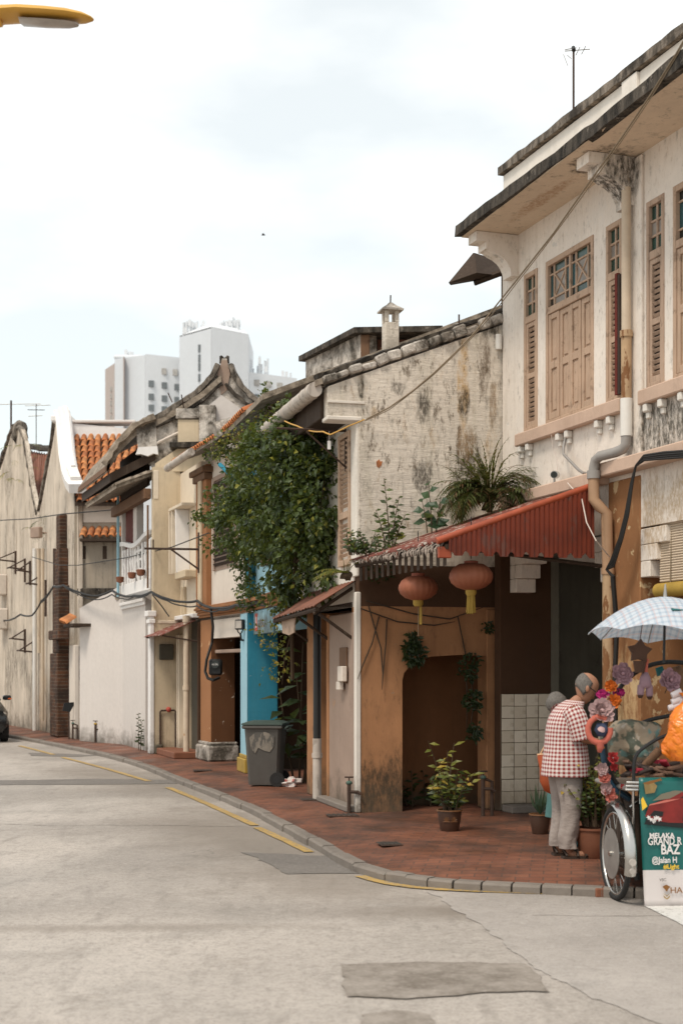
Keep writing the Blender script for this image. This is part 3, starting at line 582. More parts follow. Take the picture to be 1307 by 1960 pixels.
# string course, lintels, pillar, stepped corbels
b = MB(); b.box(-.02, 2.28, -.15, .0, 3.585, 3.715, .012); b.build('string_course', M['a_trim'], HA)
b = MB(); b.box(2.30, 5.2, -.16, .0, 3.64, 3.775, .012); b.build('string_course', M['a_trim'], HA)
b = MB(); b.box(0, 5.2, 0.002, .26, 3.10, 3.73); b.build('lintel', M['a_wall'], HA)
b = MB(); b.box(2.27, 2.88, -.012, .5, .12, 3.60, .012); b.box(2.24, 2.91, -.03, .52, .12, .34, .012); b.build('pillar', M['orange_pillar'], HA)
b = MB(); b.box(4.9, 5.2, -.01, .5, .12, 3.6, .012); b.build('pillar', M['orange_pillar'], HA)
b = MB(); b.box(-.16, .0, -.125, .52, .12, 3.1, .008); b.build('corner_pier', M['brown_dark'], HA)
for (u, s) in ((2.88, 1), (.002, 1), (2.27, -1)):
    b = MB()
    for k, ln in enumerate((.17, .29, .45)): b.box(u, u + s * ln, -.004, .24, 2.62 + .155 * k, 2.62 + .155 * (k + 1) - .004, .006)
    b.build('stepped_corbel', M['a_wall'], HA)
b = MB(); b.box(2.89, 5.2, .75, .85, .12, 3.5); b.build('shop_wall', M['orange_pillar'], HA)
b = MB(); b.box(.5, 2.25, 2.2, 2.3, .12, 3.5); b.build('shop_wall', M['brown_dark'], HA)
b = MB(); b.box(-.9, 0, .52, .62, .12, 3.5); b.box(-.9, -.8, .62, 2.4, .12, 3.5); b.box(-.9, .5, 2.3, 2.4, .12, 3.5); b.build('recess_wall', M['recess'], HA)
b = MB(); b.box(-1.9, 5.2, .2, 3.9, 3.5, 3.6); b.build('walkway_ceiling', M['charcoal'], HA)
tw = MB(); tw.box(.001, .012, -.12, .515, .14, 1.46); tw = tw.build('tiled_panel', M['grout'], HA)
tm = MB(); tm.box(0, .008, .003, .152, .003, .137, .004); tme = tm.mesh('tile', True, 30); tme.materials.append(M['tile'])
for i in range(4):
    for j in range(9):
        o = mesh_obj('tile', tme, M['tile'], tw); o.location = (.012 + random.uniform(-.002, .002), -.115 + .156 * i + random.uniform(-.002, .002), .205 + .1395 * j + random.uniform(-.002, .002)); o.rotation_euler = (random.uniform(-.012, .012), random.uniform(-.012, .012), random.uniform(-.02, .02))
b = MB(); b.box(.03, .30, -.12, .9, .12, .20, .01); b.build('step', M['kerb'], HA)
# rolled bamboo blind in the second bay
bl = thing('bamboo_blind', 'yellow bamboo blind partly rolled up in the bay right of the orange pillar', 'blind', FA.wld((3.45, .05, 2.35)), FA.rz)
b = MB()
for k in range(24): b.tube([(-.3, 0, .22 + k * .024), (.75, 0, .22 + k * .024)], .0115, 6)
b.build('screen', M['pipe_cream'], bl, True)
b = MB(); b.tube([(-.3, -.02, .13), (.75, -.02, .13)], .07, 14); b.build('roll', M['gold'], bl, True)
b = MB(); b.tube([(-.1, -.02, .2), (-.1, 0, .8)], .006, 5); b.build('cord', M['cable_tan'], bl)
# drainpipe
dp = MB(); dp.tube([(2.78, -.10, 6.36), (2.78, -.10, 4.95)], .046, 12); dp.build('drainpipe', M['pipe_cream'], HA, True)
dp = MB(); dp.tube([(2.78, -.10, 4.95), (2.78, -.10, 4.32)], .05, 12); dp.tube([(2.78, -.10, 4.93), (2.78, -.10, 4.99)], .062, 12); dp.build('drainpipe', M['pipe_rust'], HA, True)
dp = MB(); dp.tube([(2.78, -.10, 4.34), (2.78, -.10, 3.98)], .058, 12); dp.build('drainpipe', M['pipe_white'], HA, True)
dp = MB(); dp.tube([(2.78, -.10, 4.0), (2.78, -.105, 3.90), (2.75, -.12, 3.86), (2.66, -.15, 3.84), (2.45, -.2, 3.83), (2.38, -.21, 3.80), (2.35, -.215, 3.72), (2.35, -.215, 3.64)], .050, 12); dp.tube([(2.35, -.215, 3.70), (2.35, -.215, 3.62)], .066, 12); dp.build('drainpipe', M['pipe_grey'], HA, True)
dp = MB(); dp.tube([(2.35, -.215, 3.66), (2.35, -.215, 3.42), (2.39, -.17, 3.34), (2.40, -.10, 3.28), (2.40, -.085, 2.7)], .055, 12); dp.tube([(2.40, -.085, 2.68), (2.40, -.085, 2.74)], .066, 12); dp.build('drainpipe', M['pipe_orange'], HA, True)
dp = MB(); dp.tube([(2.40, -.085, 2.7), (2.40, -.085, .13)], .055, 12); dp.build('drainpipe', M['pipe_rust'], HA, True)
# CCTV, its wire, conduit arm and antenna
p = FA.wld((1.33, -.10, 3.72)); cc = thing('security_camera', 'small silver security camera above the red awning', 'camera', p, FA.rz)
b = MB(); b.tube([(0, -.02, 0), (0, -.02, .05)], .012, 8); b.build('bracket', M['dull_steel'], cc, True)
b = MB(); b.tube([(-.06, .03, .085), (.05, -.05, .07)], .042, 14); b.build('housing', M['steel'], cc, True)
b = MB(); b.tube([(.05, -.05, .07), (.062, -.058, .068)], .034, 14); b.build('lens', M['glass_dark'], cc, True)
one('camera_wire', M['cable_white'], 'thin pale wire drooping from the window sill to the security camera', 'wire', MB().tube([FA.wld(p) for p in ((1.2, -.09, 4.24), (1.18, -.06, 4.1), (1.27, -.05, 3.95), (1.30, -.08, 3.83), (1.29, -.1, 3.80))], .004, 5))
one('conduit_arm', M['pipe_grey'], 'bent grey conduit arm on the cream wall below the sill', 'conduit', MB().tube([FA.wld(p) for p in ((1.42, -.03, 4.2), (1.42, -.06, 4.08), (1.5, -.10, 3.99), (1.86, -.12, 3.78), (1.92, -.10, 3.74), (1.92, -.02, 3.73))], .016, 8))
def antenna(name, base, h, label, arms, m=None, rz=0):
    t = thing(name, label, 'antenna', base, rz)
    b = MB(); b.tube([(0, 0, -.05), (0, 0, h)], .012 * max(1, h / 1.2), 6); b.build('mast', M['iron'], t)
    for (z, x0, x1, r_) in arms: b = MB(); b.tube([(x0, 0, z), (x1, 0, z + .02)], r_, 5); b.build('boom', M['dull_steel'], t)
    return t
p = FA.wld((1.93, .25, 7.5)); q = at(1097, 215, p.y + .3)
t = antenna('tv_antenna', (q.x, q.y, 7.5), .74, 'thin television antenna on the parapet of the cream corner house', [(.70, -.09, .17, .005), (.715, -.09, .03, .005)])
b = MB()
for (x, y0, y1, z0, z1) in ((-.08, -.12, .1, .5, .71), (-.04, -.1, .1, .58, .7), (.05, -.1, .1, .7, .7), (.11, -.1, .1, .71, .71)): b.tube([(x, y0, z0), (x - .01, y1, z1)], .004, 5)
b.build('element', M['dull_steel'], t)
b = MB(); b.tube([(0, -.02, .70), (0, .02, .745)], .022, 8); b.build('joint', M['black_plastic'], t, True)

# ------------------------------------------------------------------ red lean-to awning
E0, E1 = Vector((.12, 16.0, 2.97)), Vector((.97, 13.72, 2.99)); T1 = FA.wld((2.27, -.16, 3.56)); T0 = FA.wld((-.02, -.16, 3.56))
AW = thing('lean_to_awning', 'faded red lean-to awning over the pavement against the cream corner house', 'awning', (E1.x, E1.y, 0))
off = Vector((E1.x, E1.y, 0))
ns, nt = 150, 6; vs = []; fs = []
nrm = (T1 - E1).cross(E0 - E1).normalized(); nrm = nrm if nrm.z > 0 else -nrm
for i in range(ns + 1):
    for j in range(nt + 1):
        s_, t_ = i / ns, j / nt; p = E0.lerp(E1, s_).lerp(T0.lerp(T1, s_), t_) + nrm * (.010 * math.sin(2 * math.pi * i / 5)); p -= off
        if j == 0: p += (E0 - T0).normalized() * random.uniform(-.01, .05) + Vector((0, 0, random.uniform(-.015, .015)))
        vs.append(p)
for i in range(ns):
    for j in range(nt): k = i * (nt + 1) + j; fs.append((k, k + 1, k + nt + 2, k + nt + 1))
b = MB(); b.add(vs, fs); o = b.build('roof_sheet', M['red_roof'], AW, True); so = o.modifiers.new('s', 'SOLIDIFY'); so.thickness = .005
# front skirt: vertical ribs, scalloped hem
d = (T1 - E1); dl = Vector((d.x, d.y, 0)); Ls = dl.length; dh = dl.normalized(); fn = Vector((dh.y, -dh.x, 0)); fn = fn if fn.y < 0 else -fn
vs = []; fs = []; N = 240
for i in range(N + 1):
    s_ = .06 + (Ls - .075) * i / N; f_ = s_ / Ls; top = E1.z + d.z * f_ - .015; ph = (s_ % .155) / .155
    notch = .05 * max(0, 1 - abs(ph - .5) / .22) ** .5 if abs(ph - .5) < .22 else 0
    bot = min(2.842 + notch, top - .01); rib = .006 * (1 if (s_ % .05) < .034 else -1)
    base = Vector((E1.x, E1.y, 0)) + dh * s_ + fn * (.02 + rib) - off
    for k in range(3): vs.append(base + Vector((0, 0, bot + (top - bot) * k / 2)))
for i in range(N):
    for j in range(2): k = i * 3 + j; fs.append((k, k + 1, k + 4, k + 3))
b = MB(); b.add(vs, fs); o = b.build('front_skirt', M['red_sheet'], AW); so = o.modifiers.new('s', 'SOLIDIFY'); so.thickness = .004
b = MB(); b.tube([E1 - off + Vector((0, 0, .01)) - d.normalized() * .06, T1 - off + Vector((0, 0, .012))], .034, 12); b.build('edge_cap', M['orange_cap'], AW, True)
b = MB(); b.box(-.06, .07, -.02, .03, 2.82, 2.93, .006, Matrix.Translation((0.02, .02, 0)) @ Matrix.Rotation(math.atan2(dh.y, dh.x), 4, 'Z')); b.build('end_block', M['orange_cap'], AW)
# ragged bleached fringe along the eave
b = MB(); ed = (E1 - E0); el = ed.length; en = Vector((-ed.y, ed.x, 0)).normalized(); en = en if en.x < 0 else -en
en = Vector((-abs(en.x), en.y if en.x < 0 else -en.y, 0))
for i in range(330):
    s_ = random.random(); p = E0.lerp(E1, s_) - off + Vector((0, 0, .008)); L_ = random.uniform(.06, .15) * (.45 + s_ * .6); w_ = random.uniform(.008, .02)
    tdir = ed.normalized(); out = en * random.uniform(.0, .05) + Vector((0, 0, -1)) * L_ + tdir * random.uniform(-.03, .03)
    b.add([p - tdir * w_ - en * .03, p + tdir * w_ - en * .03, p + out * .6 + tdir * w_ * .9 + en * .02, p + out, p + out * .6 - tdir * w_ * .9 + en * .02], [(0, 1, 2, 4), (2, 3, 4)])
b.build('ragged_fringe', M['fringe'], AW, kind='stuff')
for i in range(15):
    s_ = .05 + .92 * i / 14; p = E0.lerp(E1, s_) - off + en * -.06; tdir = ed.normalized()
    b = MB(); a_ = math.atan2(tdir.y, tdir.x); b.box(-.035, .035, -.004, .004, -.24, -.04, .002, Matrix.Translation(p) @ Matrix.Rotation(a_, 4, 'Z')); b.build('hanging_slat', M['wood_dark'], AW)
b = MB(); b.tube([E0 - off + Vector((.05, 0, -.06)), E1 - off + Vector((.05, 0, -.06))], .028, 6)
for f_ in (.0, .33, .66, .97): b.tube([E0.lerp(E1, f_) - off + Vector((.03, 0, -.05)), T0.lerp(T1, f_) - off + Vector((0, 0, -.07))], .024, 6)
b.build('timber_frame', M['wood_dark'], AW)
b = MB(); q0 = T1 - off; b.tube([E1 - off + Vector((.12, .1, -.06)), FA.wld((2.15, -.02, 2.78)) - off], .022, 6); b.build('brace', M['wood_dark'], AW)
# lanterns
def lantern(px, py, Y, label, s=1.0):
    c = at(px, py, Y); t = thing('paper_lantern', label, 'lantern', c)
    prof = [(.06, .155), (.12, .145), (.175, .10), (.205, .04), (.21, -.01), (.19, -.07), (.14, -.12), (.07, -.15), (.05, -.155)]
    b = MB(); b.lathe([(r_ * s * 1.04, z * s * .84) for r_, z in prof], 64, rib=.05, ribs=20); b.build('silk_globe', M['lantern'], t, True, 60)
    b = MB(); b.lathe([(.055, .12), (.07, .125), (.07, .155), (.05, .16)], 20); b.build('top_ring', M['lantern_frame'], t, True)
    b = MB(); b.lathe([(.045, -.12), (.055, -.125), (.055, -.165), (.04, -.19)], 20); b.build('bottom_ring', M['gold'], t, True)
    b = MB(); b.tube([(0, 0, .18), (0, 0, .60)], .005, 5); b.build('cord', M['cable'], t)
    return t
L1 = lantern(800, 1126, 14.9, 'faded red ribbed lantern with a thin yellow ribbon under the awning', .98)
b = MB(); b.box(.012, .04, -.004, .004, -.38, -.19, .002); b.build('ribbon', M['gold'], L1); b = MB(); b.tube([(0, 0, -.18), (.0, 0, -.5)], .003, 4); b.build('thread', M['cable_tan'], L1)
L2 = lantern(901, 1104, 14.18, 'red ribbed lantern with a thick yellow tassel under the awning', 1.03)
b = MB()
for k in range(26): a = 2.4 * k; r_ = .045 * math.sqrt((k + .5) / 26); b.tube([(r_ * .8 * math.cos(a), r_ * .8 * math.sin(a), -.185), (r_ * math.cos(a), r_ * math.sin(a), -.36 + random.uniform(-.012, .012))], .0075, 5)
b.build('tassel', M['gold'], L2, True)
# ------------------------------------------------------------------ house B: blank lime-washed side wall
FB = Frame((-.67, 19.5), (.2, 16.1)); LB = FB.L
HB = thing('side_wall_house', 'old shophouse with a blank stained lime-washed side wall above a tan arch', 'house', FB.o, FB.rz)
def bar_path(name, pts, w, h, m, parent, jit=.012, seg=.12, axis=None, taper=None):
    """rough weathered bar following pts (local), width w across x, height h"""
    pts = [Vector(p) for p in pts]; P = []
    for a, c in zip(pts, pts[1:]):
        k = max(1, int((c - a).length / seg)); P += [a + (c - a) * (i / k) for i in range(k)]
    P.append(pts[-1]); rings = []; ax = Vector(axis or (1, 0, 0))
    for i, p in enumerate(P):
        t = (P[min(i + 1, len(P) - 1)] - P[max(i - 1, 0)]).normalized(); u = ax.cross(t).normalized(); u = u if u.z > 0 else -u
        r_ = lambda: random.uniform(-jit, jit); f = taper(i / (len(P) - 1)) if taper else 1
        rings.append([p + ax * (-w / 2 + r_()) + u * r_(), p + ax * (-w / 2 + r_()) + u * (h * f * .75 + r_()), p + ax * (-w / 5) + u * (h * f + r_()), p + ax * (w / 5) + u * (h * f + r_()), p + ax * (w / 2 + r_()) + u * (h * f * .75 + r_()), p + ax * (w / 2 + r_()) + u * r_()])
    b = MB(); b.loft(rings); return b.build(name, m, parent, True, 50)
b = MB(); b.prism([(0, 2.93), (1.9, 2.93), (1.9, 5.82), (-.36, 4.93), (-.36, 4.60), (-.30, 4.57), (0, 4.57)], 'x', LB - .2, LB); b.build('side_wall', M['b_wall'], HB)
b = MB(); b.box(LB, LB + .02, -.37, .06, 4.745, 4.775, .004); b.box(LB - .22, LB + .025, -.38, .03, 4.55, 4.60, .01); b.build('corbel_moulding', M['b_white'], HB)
b = MB(); b.prism([(-.50, 4.93), (3.6, 6.55), (3.6, 6.62), (-.50, 5.0)], 'x', .0, LB - .03); b.build('roof', M['grey_tile'], HB)
for i in range(15):       # mouldy coping tiles up the verge
    f = (i + .5) / 15; y = -.42 + 2.32 * f; z = 4.96 + .905 * f; b = MB(); a = math.atan2(.905, 2.32)
    Mx = Matrix.Translation((LB - .10, y, z + random.uniform(0, .02))) @ Matrix.Rotation(a + random.uniform(-.12, .12), 4, 'X') @ Matrix.Rotation(random.uniform(-.1, .1), 4, 'Z')
    b.box(-.13, .14 + random.uniform(-.02, .03), -.078 * random.uniform(.8, 1.1), .082 * random.uniform(.8, 1.1), -.03, .07 + random.uniform(-.03, .03), .018, Mx); b.build('coping_tile', M['lime'], HB, True)
bar_path('verge', [(LB - .12, -.46, 5.02), (LB - .12, 1.9, 5.95)], .18, .06, M['mould_edge'], HB, .012)
b = MB(); b.box(LB - .2, LB - .002, 0, 1.9, 2.46, 2.93); b.build('painted_shade_band', M['brown_dark'], HB)  # shade under the awning roof, put into the wall colour as a dark band
# hole in the plaster and pipe stub
b = MB(); b.prism([(.205, 4.05), (.23, 4.03), (.26, 4.06), (.27, 4.11), (.245, 4.105), (.235, 4.13), (.20, 4.10)], 'x', LB, LB + .006); b.build('exposed_brick', M['terracotta'], HB)
b = MB(); b.tube([(LB + .04, 1.66, 5.62), (LB + .04, 1.66, 5.45)], .04, 10); b.build('spout', M['pipe_white'], HB, True)
# upper front
b = MB(); b.box(0, LB - .2, 0, .2, 2.46, 4.9); b.build('upper_front', M['b_white'], HB)
b = MB(); b.box(LB - .26, LB - .012, -.03, 0.02, 2.8, 4.56, .008); b.build('corner_strip', M['b_white'], HB)
w = thing('window', None, None); w.parent = HB
b = MB(); b.box(LB - .80, LB - .74, -.05, .0, 2.95, 4.5, .004); b.box(LB - .33, LB - .27, -.05, .0, 2.95, 4.5, .004); b.box(LB - .74, LB - .33, -.05, 0, 4.44, 4.5, .004); b.box(LB - .74, LB - .33, -.05, 0, 2.95, 3.02, .004); b.box(LB - .74, LB - .33, -.05, 0, 3.5, 3.58, .004); b.build('frame', M['wood'], w)
for i in range(24):
    z = 3.05 + 1.38 * (i + .5) / 24
    if 3.47 < z < 3.6: continue
    b = MB(); b.box(LB - .74, LB - .33, -.02, .02, -.004, .004, 0, Matrix.Translation((0, -.022, z)) @ Matrix.Rotation(R(-50), 4, 'X')); b.build('slat', M['wood'], w)
# gutter, dark soffit, iron bracket
b = MB(); pts = [(x, -.50, 4.90) for x in (.7, 1.2, 1.7, 2.2, 2.7, 3.2, LB - .06)]; b.tube(pts, .085, 14)
for x in (1.0, 1.5, 2.0, 2.5, 3.0, 3.3): b.tube([(x, -.50, 4.90), (x + .02, -.50, 4.90)], .092, 14)
b.build('gutter', M['gutter'], HB, True)
b = MB(); b.box(.5, LB - .22, -.40, -.30, 4.60, 4.90, .01); b.build('fascia', M['wood_dark'], HB)
b = MB(); b.box(0.2, LB - .22, -.3, 0, 4.62, 4.66); b.build('soffit', M['wood_dark'], HB)
b = MB(); b.tube([(LB - .5, -.03, 4.52), (LB - .5, -.85, 4.52)], .014, 6); b.tube([(LB - .5, -.03, 4.1), (LB - .5, -.5, 4.5)], .011, 6); b.tube([(LB - .5, -.03, 4.05), (LB - .5, -.03, 4.55)], .012, 6); b.build('iron_bracket', M['iron'], HB)
# ground floor: tan end wall with an arch into the covered way
arch = [(.0, .12), (.51, .12), (.51, 1.62), (.53, 1.70), (.59, 1.77), (.66, 1.81), (.74, 1.86), (.86, 1.89), (1.2, 1.91), (1.54, 1.90), (1.54, .12), (1.9, .12), (1.9, 2.46), (0, 2.46)]
b = MB(); b.prism(arch, 'x', LB - .32, LB - .004); b.build('arched_wall', M['brown'], HB)
b = MB(); b.box(LB - .30, LB + .02, 1.52, 1.70, .12, 2.44, .012); b.build('arch_pilaster', M['brown'], HB)
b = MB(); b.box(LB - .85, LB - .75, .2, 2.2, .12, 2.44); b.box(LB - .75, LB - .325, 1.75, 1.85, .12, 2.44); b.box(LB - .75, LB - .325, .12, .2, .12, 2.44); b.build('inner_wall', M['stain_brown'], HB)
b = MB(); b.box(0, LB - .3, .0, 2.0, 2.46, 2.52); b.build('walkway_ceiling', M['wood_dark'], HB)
b = MB(); b.box(LB - .07, LB + .012, -.045, .02, .12, 2.62, .01); b.build('corner_trim', M['b_white'], HB)
b = MB(); b.box(LB - 1.42, LB - .10, -.012, .18, .14, 2.40, .012); b.build('front_wall', M['b_pinkgrey'], HB)
b = MB(); b.box(LB - 1.45, LB - 1.36, -.03, .19, .12, 2.42, .012); b.build('front_edge', M['brown'], HB)
b = MB(); b.box(LB - 1.5, LB - .05, -.14, .0, .12, .19, .012); b.build('plinth', M['kerb'], HB)
b = MB(); b.box(LB - 2.55, LB - 2.10, -.02, .38, .12, 2.6, .012); b.build('post', M['brown'], HB)
b = MB(); b.box(0.1, LB - 2.6, .5, .6, .12, 2.5); b.build('door_panel', M['charcoal'], HB)
b = MB(); b.tube([(LB - 1.72, -.08, 2.5), (LB - 1.72, -.08, .86)], .05, 12); b.build('drainpipe', M['black_plastic'], HB, True)
b = MB(); b.tube([(LB - 1.72, -.08, .88), (LB - 1.72, -.08, .12)], .056, 12); b.tube([(LB - 1.72, -.08, .64), (LB - 1.72, -.08, .70)], .066, 12); b.build('drainpipe', M['gutter'], HB, True)
# rusty pent roof over the door
vs = []; N = 60
for i in range(N + 1):
    x = LB - 2.6 + 2.45 * i / N; f = i / N; r_ = .008 * math.sin(i * 1.6)
    vs += [(x, .0, 2.74 + r_ + .02 * f), (x, -.48, 2.40 + .07 * f + r_ + random.uniform(-.006, .006))]
b = MB(); b.add(vs, [(2 * i, 2 * i + 1, 2 * i + 3, 2 * i + 2) for i in range(N)]); o = b.build('pent_roof', M['rust_roof'], HB, True); so = o.modifiers.new('s', 'SOLIDIFY'); so.thickness = .006
b = MB(); b.tube([(LB - 2.6, -.44, 2.37), (LB - .2, -.44, 2.43)], .028, 6)
for x in (LB - 2.5, LB - 1.4, LB - .3): b.tube([(x, 0, 2.68), (x, -.46, 2.38)], .022, 6); b.tube([(x, 0.0, 2.1), (x, -.40, 2.38)], .02, 6)
b.build('pent_frame', M['wood_dark'], HB)
b = MB(); b.prism([(LB - 2.35, 2.36), (LB - 1.55, 2.40), (LB - 1.6, 2.20), (LB - 1.9, 2.17), (LB - 2.3, 2.21)], 'y', -.40, -.385); b.build('torn_board', M['wood2'], HB)
b = MB(); b.box(LB - .78, LB - .45, -.035, -.012, 1.58, 2.0, .006); b.build('backboard', M['timber'], HB)
b = MB(); b.box(LB - .62, LB - .40, -.10, -.036, 1.60, 1.78, .01); b.box(LB - .72, LB - .56, -.09, -.036, 1.50, 1.60, .008); b.build('meter_box', M['d_pale'], HB)

# ------------------------------------------------------------------ house C (turquoise) and D (orange pilaster)
FC = Frame((-1.49, 22.8), (-.67, 19.5)); LC = FC.L
HC = thing('turquoise_house', 'turquoise shophouse hidden behind the climbing shrub', 'house', FC.o, FC.rz)
b = MB(); b.box(.0, LC, 0, .2, 2.86, 5.35); b.build('upper_wall', M['blue_pale'], HC)
b = MB(); b.box(.02, .62, -.05, .0, 2.86, 5.3, .01); b.build('upper_pilaster', M['blue'], HC)
b = MB(); b.box(.02, .60, -.12, .36, .34, 2.62, .012); b.build('column', M['blue'], HC)
b = MB(); b.box(.02, .60, -.132, -.121, .34, 2.62, .004); b.build('column_face', M['blue_pale'], HC)
b = MB(); b.box(-.04, .66, -.18, .42, .12, .34, .012); b.box(-.01, .63, -.15, .39, .34, .40, .01); b.build('column_base', M['gold'], HC)
b = MB(); b.box(.6, LC, .0, .22, 2.30, 2.66); b.build('lintel', M['blue_pale'], HC)
def course(parent, x0, x1):
    for k, (z0, z1, d) in enumerate(((2.66, 2.70, .05), (2.70, 2.75, .08), (2.75, 2.785, .105), (2.785, 2.83, .14), (2.83, 2.86, .11))):
        b = MB(); b.box(x0, x1, -d, .0 + .02, z0, z1 - .002, .006); b.build('string_course', M['d_orange'], parent)
course(HC, .0, LC)
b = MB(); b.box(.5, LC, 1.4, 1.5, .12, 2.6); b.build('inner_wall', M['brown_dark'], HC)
for x in (2.35, 2.7):
    b = MB(); b.box(x, x + .1, .45, .55, .12, 2.6, .006); b.build('door_post', M['blue_pale'], HC)
b = MB(); b.box(2.45, 2.7, .5, .53, .12, 2.6); b.build('door_leaf', M['blue'], HC)
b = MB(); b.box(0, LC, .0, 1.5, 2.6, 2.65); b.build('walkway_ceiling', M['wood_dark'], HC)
w = thing('window', None, None); w.parent = HC
b = MB(); b.box(1.2, 2.4, -.03, 0, 3.3, 4.9, .005); b.build('frame', M['timber'], w)
for i in range(20):
    z = 3.4 + 1.4 * (i + .5) / 20; b = MB(); b.box(1.27, 2.33, -.02, .02, -.004, .004, 0, Matrix.Translation((0, -.045, z)) @ Matrix.Rotation(R(-50), 4, 'X')); b.build('slat', M['louvre_dark'], w)
b = MB(); b.prism([(-.42, 5.42), (3.4, 7.0), (3.4, 7.08), (-.42, 5.5)], 'x', 0, LC); b.build('roof', M['grey_tile'], HC)
b = MB(); p0, p1 = FC.hit(421, 888, 'y', -.42), FC.hit(475, 945, 'y', -.05)
b.tube([FC.loc(at(421, 889, 22.6)), FC.loc(at(448, 915, 22.3)), FC.loc(at(475, 948, 22.3))], .035, 8); b.build('blue_strut', M['blue'], HC)
b = MB(); b.box(-.3, -.2, .5, 1.5, .12, 2.6); b.build('cross_wall', M['brown_dark'], HC)
# painted sign
sb = thing('painted_sign', 'pale blue painted sign board with red ornate initial under the orange moulding', 'sign', FC.wld((.70, -.012, 2.28)), FC.rz)
b = MB(); b.box(0, 1.5, -.03, 0, 0, .36, .006); b.build('board', M['blue_pale'], sb)
M['sign_red'] = flat('sign_red', (.40, .07, .05), .7); M['sign_dark'] = flat('sign_brown', (.10, .06, .04), .7); M['sign_pink'] = flat('sign_pink', (.60, .42, .38), .7)
def RX(x, y, z): return Matrix.Translation((x, y, z)) @ Matrix.Rotation(R(90), 4, 'X')
b = MB(); b.box(.14, .30, -.034, -.0305, .06, .31, .03); b.box(.11, .33, -.0335, -.0305, .05, .10, .02); b.box(.11, .33, -.0335, -.0305, .27, .32, .02); b.build('initial', M['sign_red'], sb)
b = MB(); b.box(.19, .26, -.037, -.0345, .10, .27, .01); b.build('initial_centre', M['sign_pink'], sb)
text_mesh('lettering', 'ansu', .26, M['sign_dark'], sb, RX(.36, -.031, .10), bold=.0, sx=1.2)
FD = Frame((-2.53, 25.7), (-1.49, 22.8)); LD = FD.L
HD = thing('orange_pilaster_house', 'pale shophouse with an orange pilaster and dark louvred window behind the shrub', 'house', FD.o, FD.rz)
b = MB(); b.box(.0, LD, 0, .2, 2.86, 5.4); b.build('upper_wall', M['d_pale'], HD)
b = MB(); b.box(.0, .74, -.10, 0, 2.86, 5.35, .01); b.box(.02, .76, -.02, .40, .42, 2.62, .012); b.build('pilaster', M['d_orange'], HD)
b = MB(); b.box(.28, .50, -.14, -.10, 2.9, 5.2, .008); b.build('pilaster_strip', M['cream'], HD)
b = MB(); b.box(-.12, .86, -.2, .05, 5.2, 5.30, .012); b.box(-.06, .8, -.15, .03, 5.08, 5.2, .012); b.build('capital', M['timber'], HD)
b = MB(); b.box(.762, .774, -.015, .41, .42, 2.4); b.build('pier_face', M['d_brown'], HD)
b = MB(); b.box(-.04, .84, -.10, .48, .12, .40, .03); b.box(.0, .80, -.06, .46, .40, .46, .02); b.build('pier_base', M['lime'], HD)
course(HD, .0, LD)
b = MB(); b.box(.78, LD, .0, .2, 2.28, 2.66); b.build('lintel', M['d_pale'], HD)
b = MB(); b.box(.78, LD, .05, .12, 2.02, 2.08, .01); b.build('blind_rail', M['b_pinkgrey'], HD)
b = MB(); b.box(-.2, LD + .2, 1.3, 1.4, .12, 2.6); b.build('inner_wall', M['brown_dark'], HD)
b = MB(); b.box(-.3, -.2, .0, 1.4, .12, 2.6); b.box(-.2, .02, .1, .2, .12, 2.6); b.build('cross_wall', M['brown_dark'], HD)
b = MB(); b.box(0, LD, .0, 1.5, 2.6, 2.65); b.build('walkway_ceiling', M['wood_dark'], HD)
w = thing('window', None, None); w.parent = HD
b = MB(); b.box(.95, 1.05, -.04, 0, 3.45, 5.08, .005); b.box(2.35, 2.45, -.04, 0, 3.45, 5.08, .005); b.box(1.05, 2.35, -.04, 0, 5.0, 5.08, .005); b.box(1.05, 2.35, -.01, 0, 3.45, 5.0); b.build('frame', M['b_pinkgrey'], w)
for i in range(17):
    z = 3.5 + 1.48 * (i + .5) / 17; b = MB(); b.box(1.05, 2.35, -.03, .03, -.005, .005, 0, Matrix.Translation((0, -.035, z)) @ Matrix.Rotation(R(-50), 4, 'X')); b.build('slat', M['louvre_dark'], w)
b = MB(); b.prism([(-.42, 5.46), (3.4, 7.0), (3.4, 7.08), (-.42, 5.54)], 'x', -.1, LD); b.build('roof', M['grey_tile'], HD)
b = MB(); b.tube([(-.55, -.50, 5.42), (.4, -.50, 5.44), (1.3, -.50, 5.46)], .068, 12); b.build('gutter', M['gutter'], HD, True)
half = MB(); rg = []
for (y, r_) in ((0, .058), (.30, .068)): rg.append([Vector((r_ * math.cos(a), y, r_ * math.sin(a))) for a in [math.pi * k / 6 for k in range(7)]] + [Vector(((r_ - .014) * math.cos(a), y, (r_ - .014) * math.sin(a))) for a in [math.pi * (6 - k) / 6 for k in range(7)]])
half.loft(rg); barrel = half.mesh('roof_tile', True, 40); barrel.materials.append(M['terracotta'])
sl = math.atan2(1.54, 3.82)
for FR, HH, x0, x1 in ((FD, HD, -.3, LD), (FC, HC, .05, 2.2)):
    x = x0
    while x < x1:
        for k in range(2):
            o = mesh_obj('roof_tile', barrel, None, HH); o.location = (x + random.uniform(-.01, .01), -.46 + .26 * k * math.cos(sl), 5.49 + .26 * k * math.sin(sl) + random.uniform(-.006, .01)); o.rotation_euler = (sl, 0, random.uniform(-.05, .05))
        x += .145
bar_path('party_coping', [(LD, -.5, 5.42), (LD, .6, 5.88), (LD, 1.9, 6.5)], .3, .24, M['lime'], HD, .02)

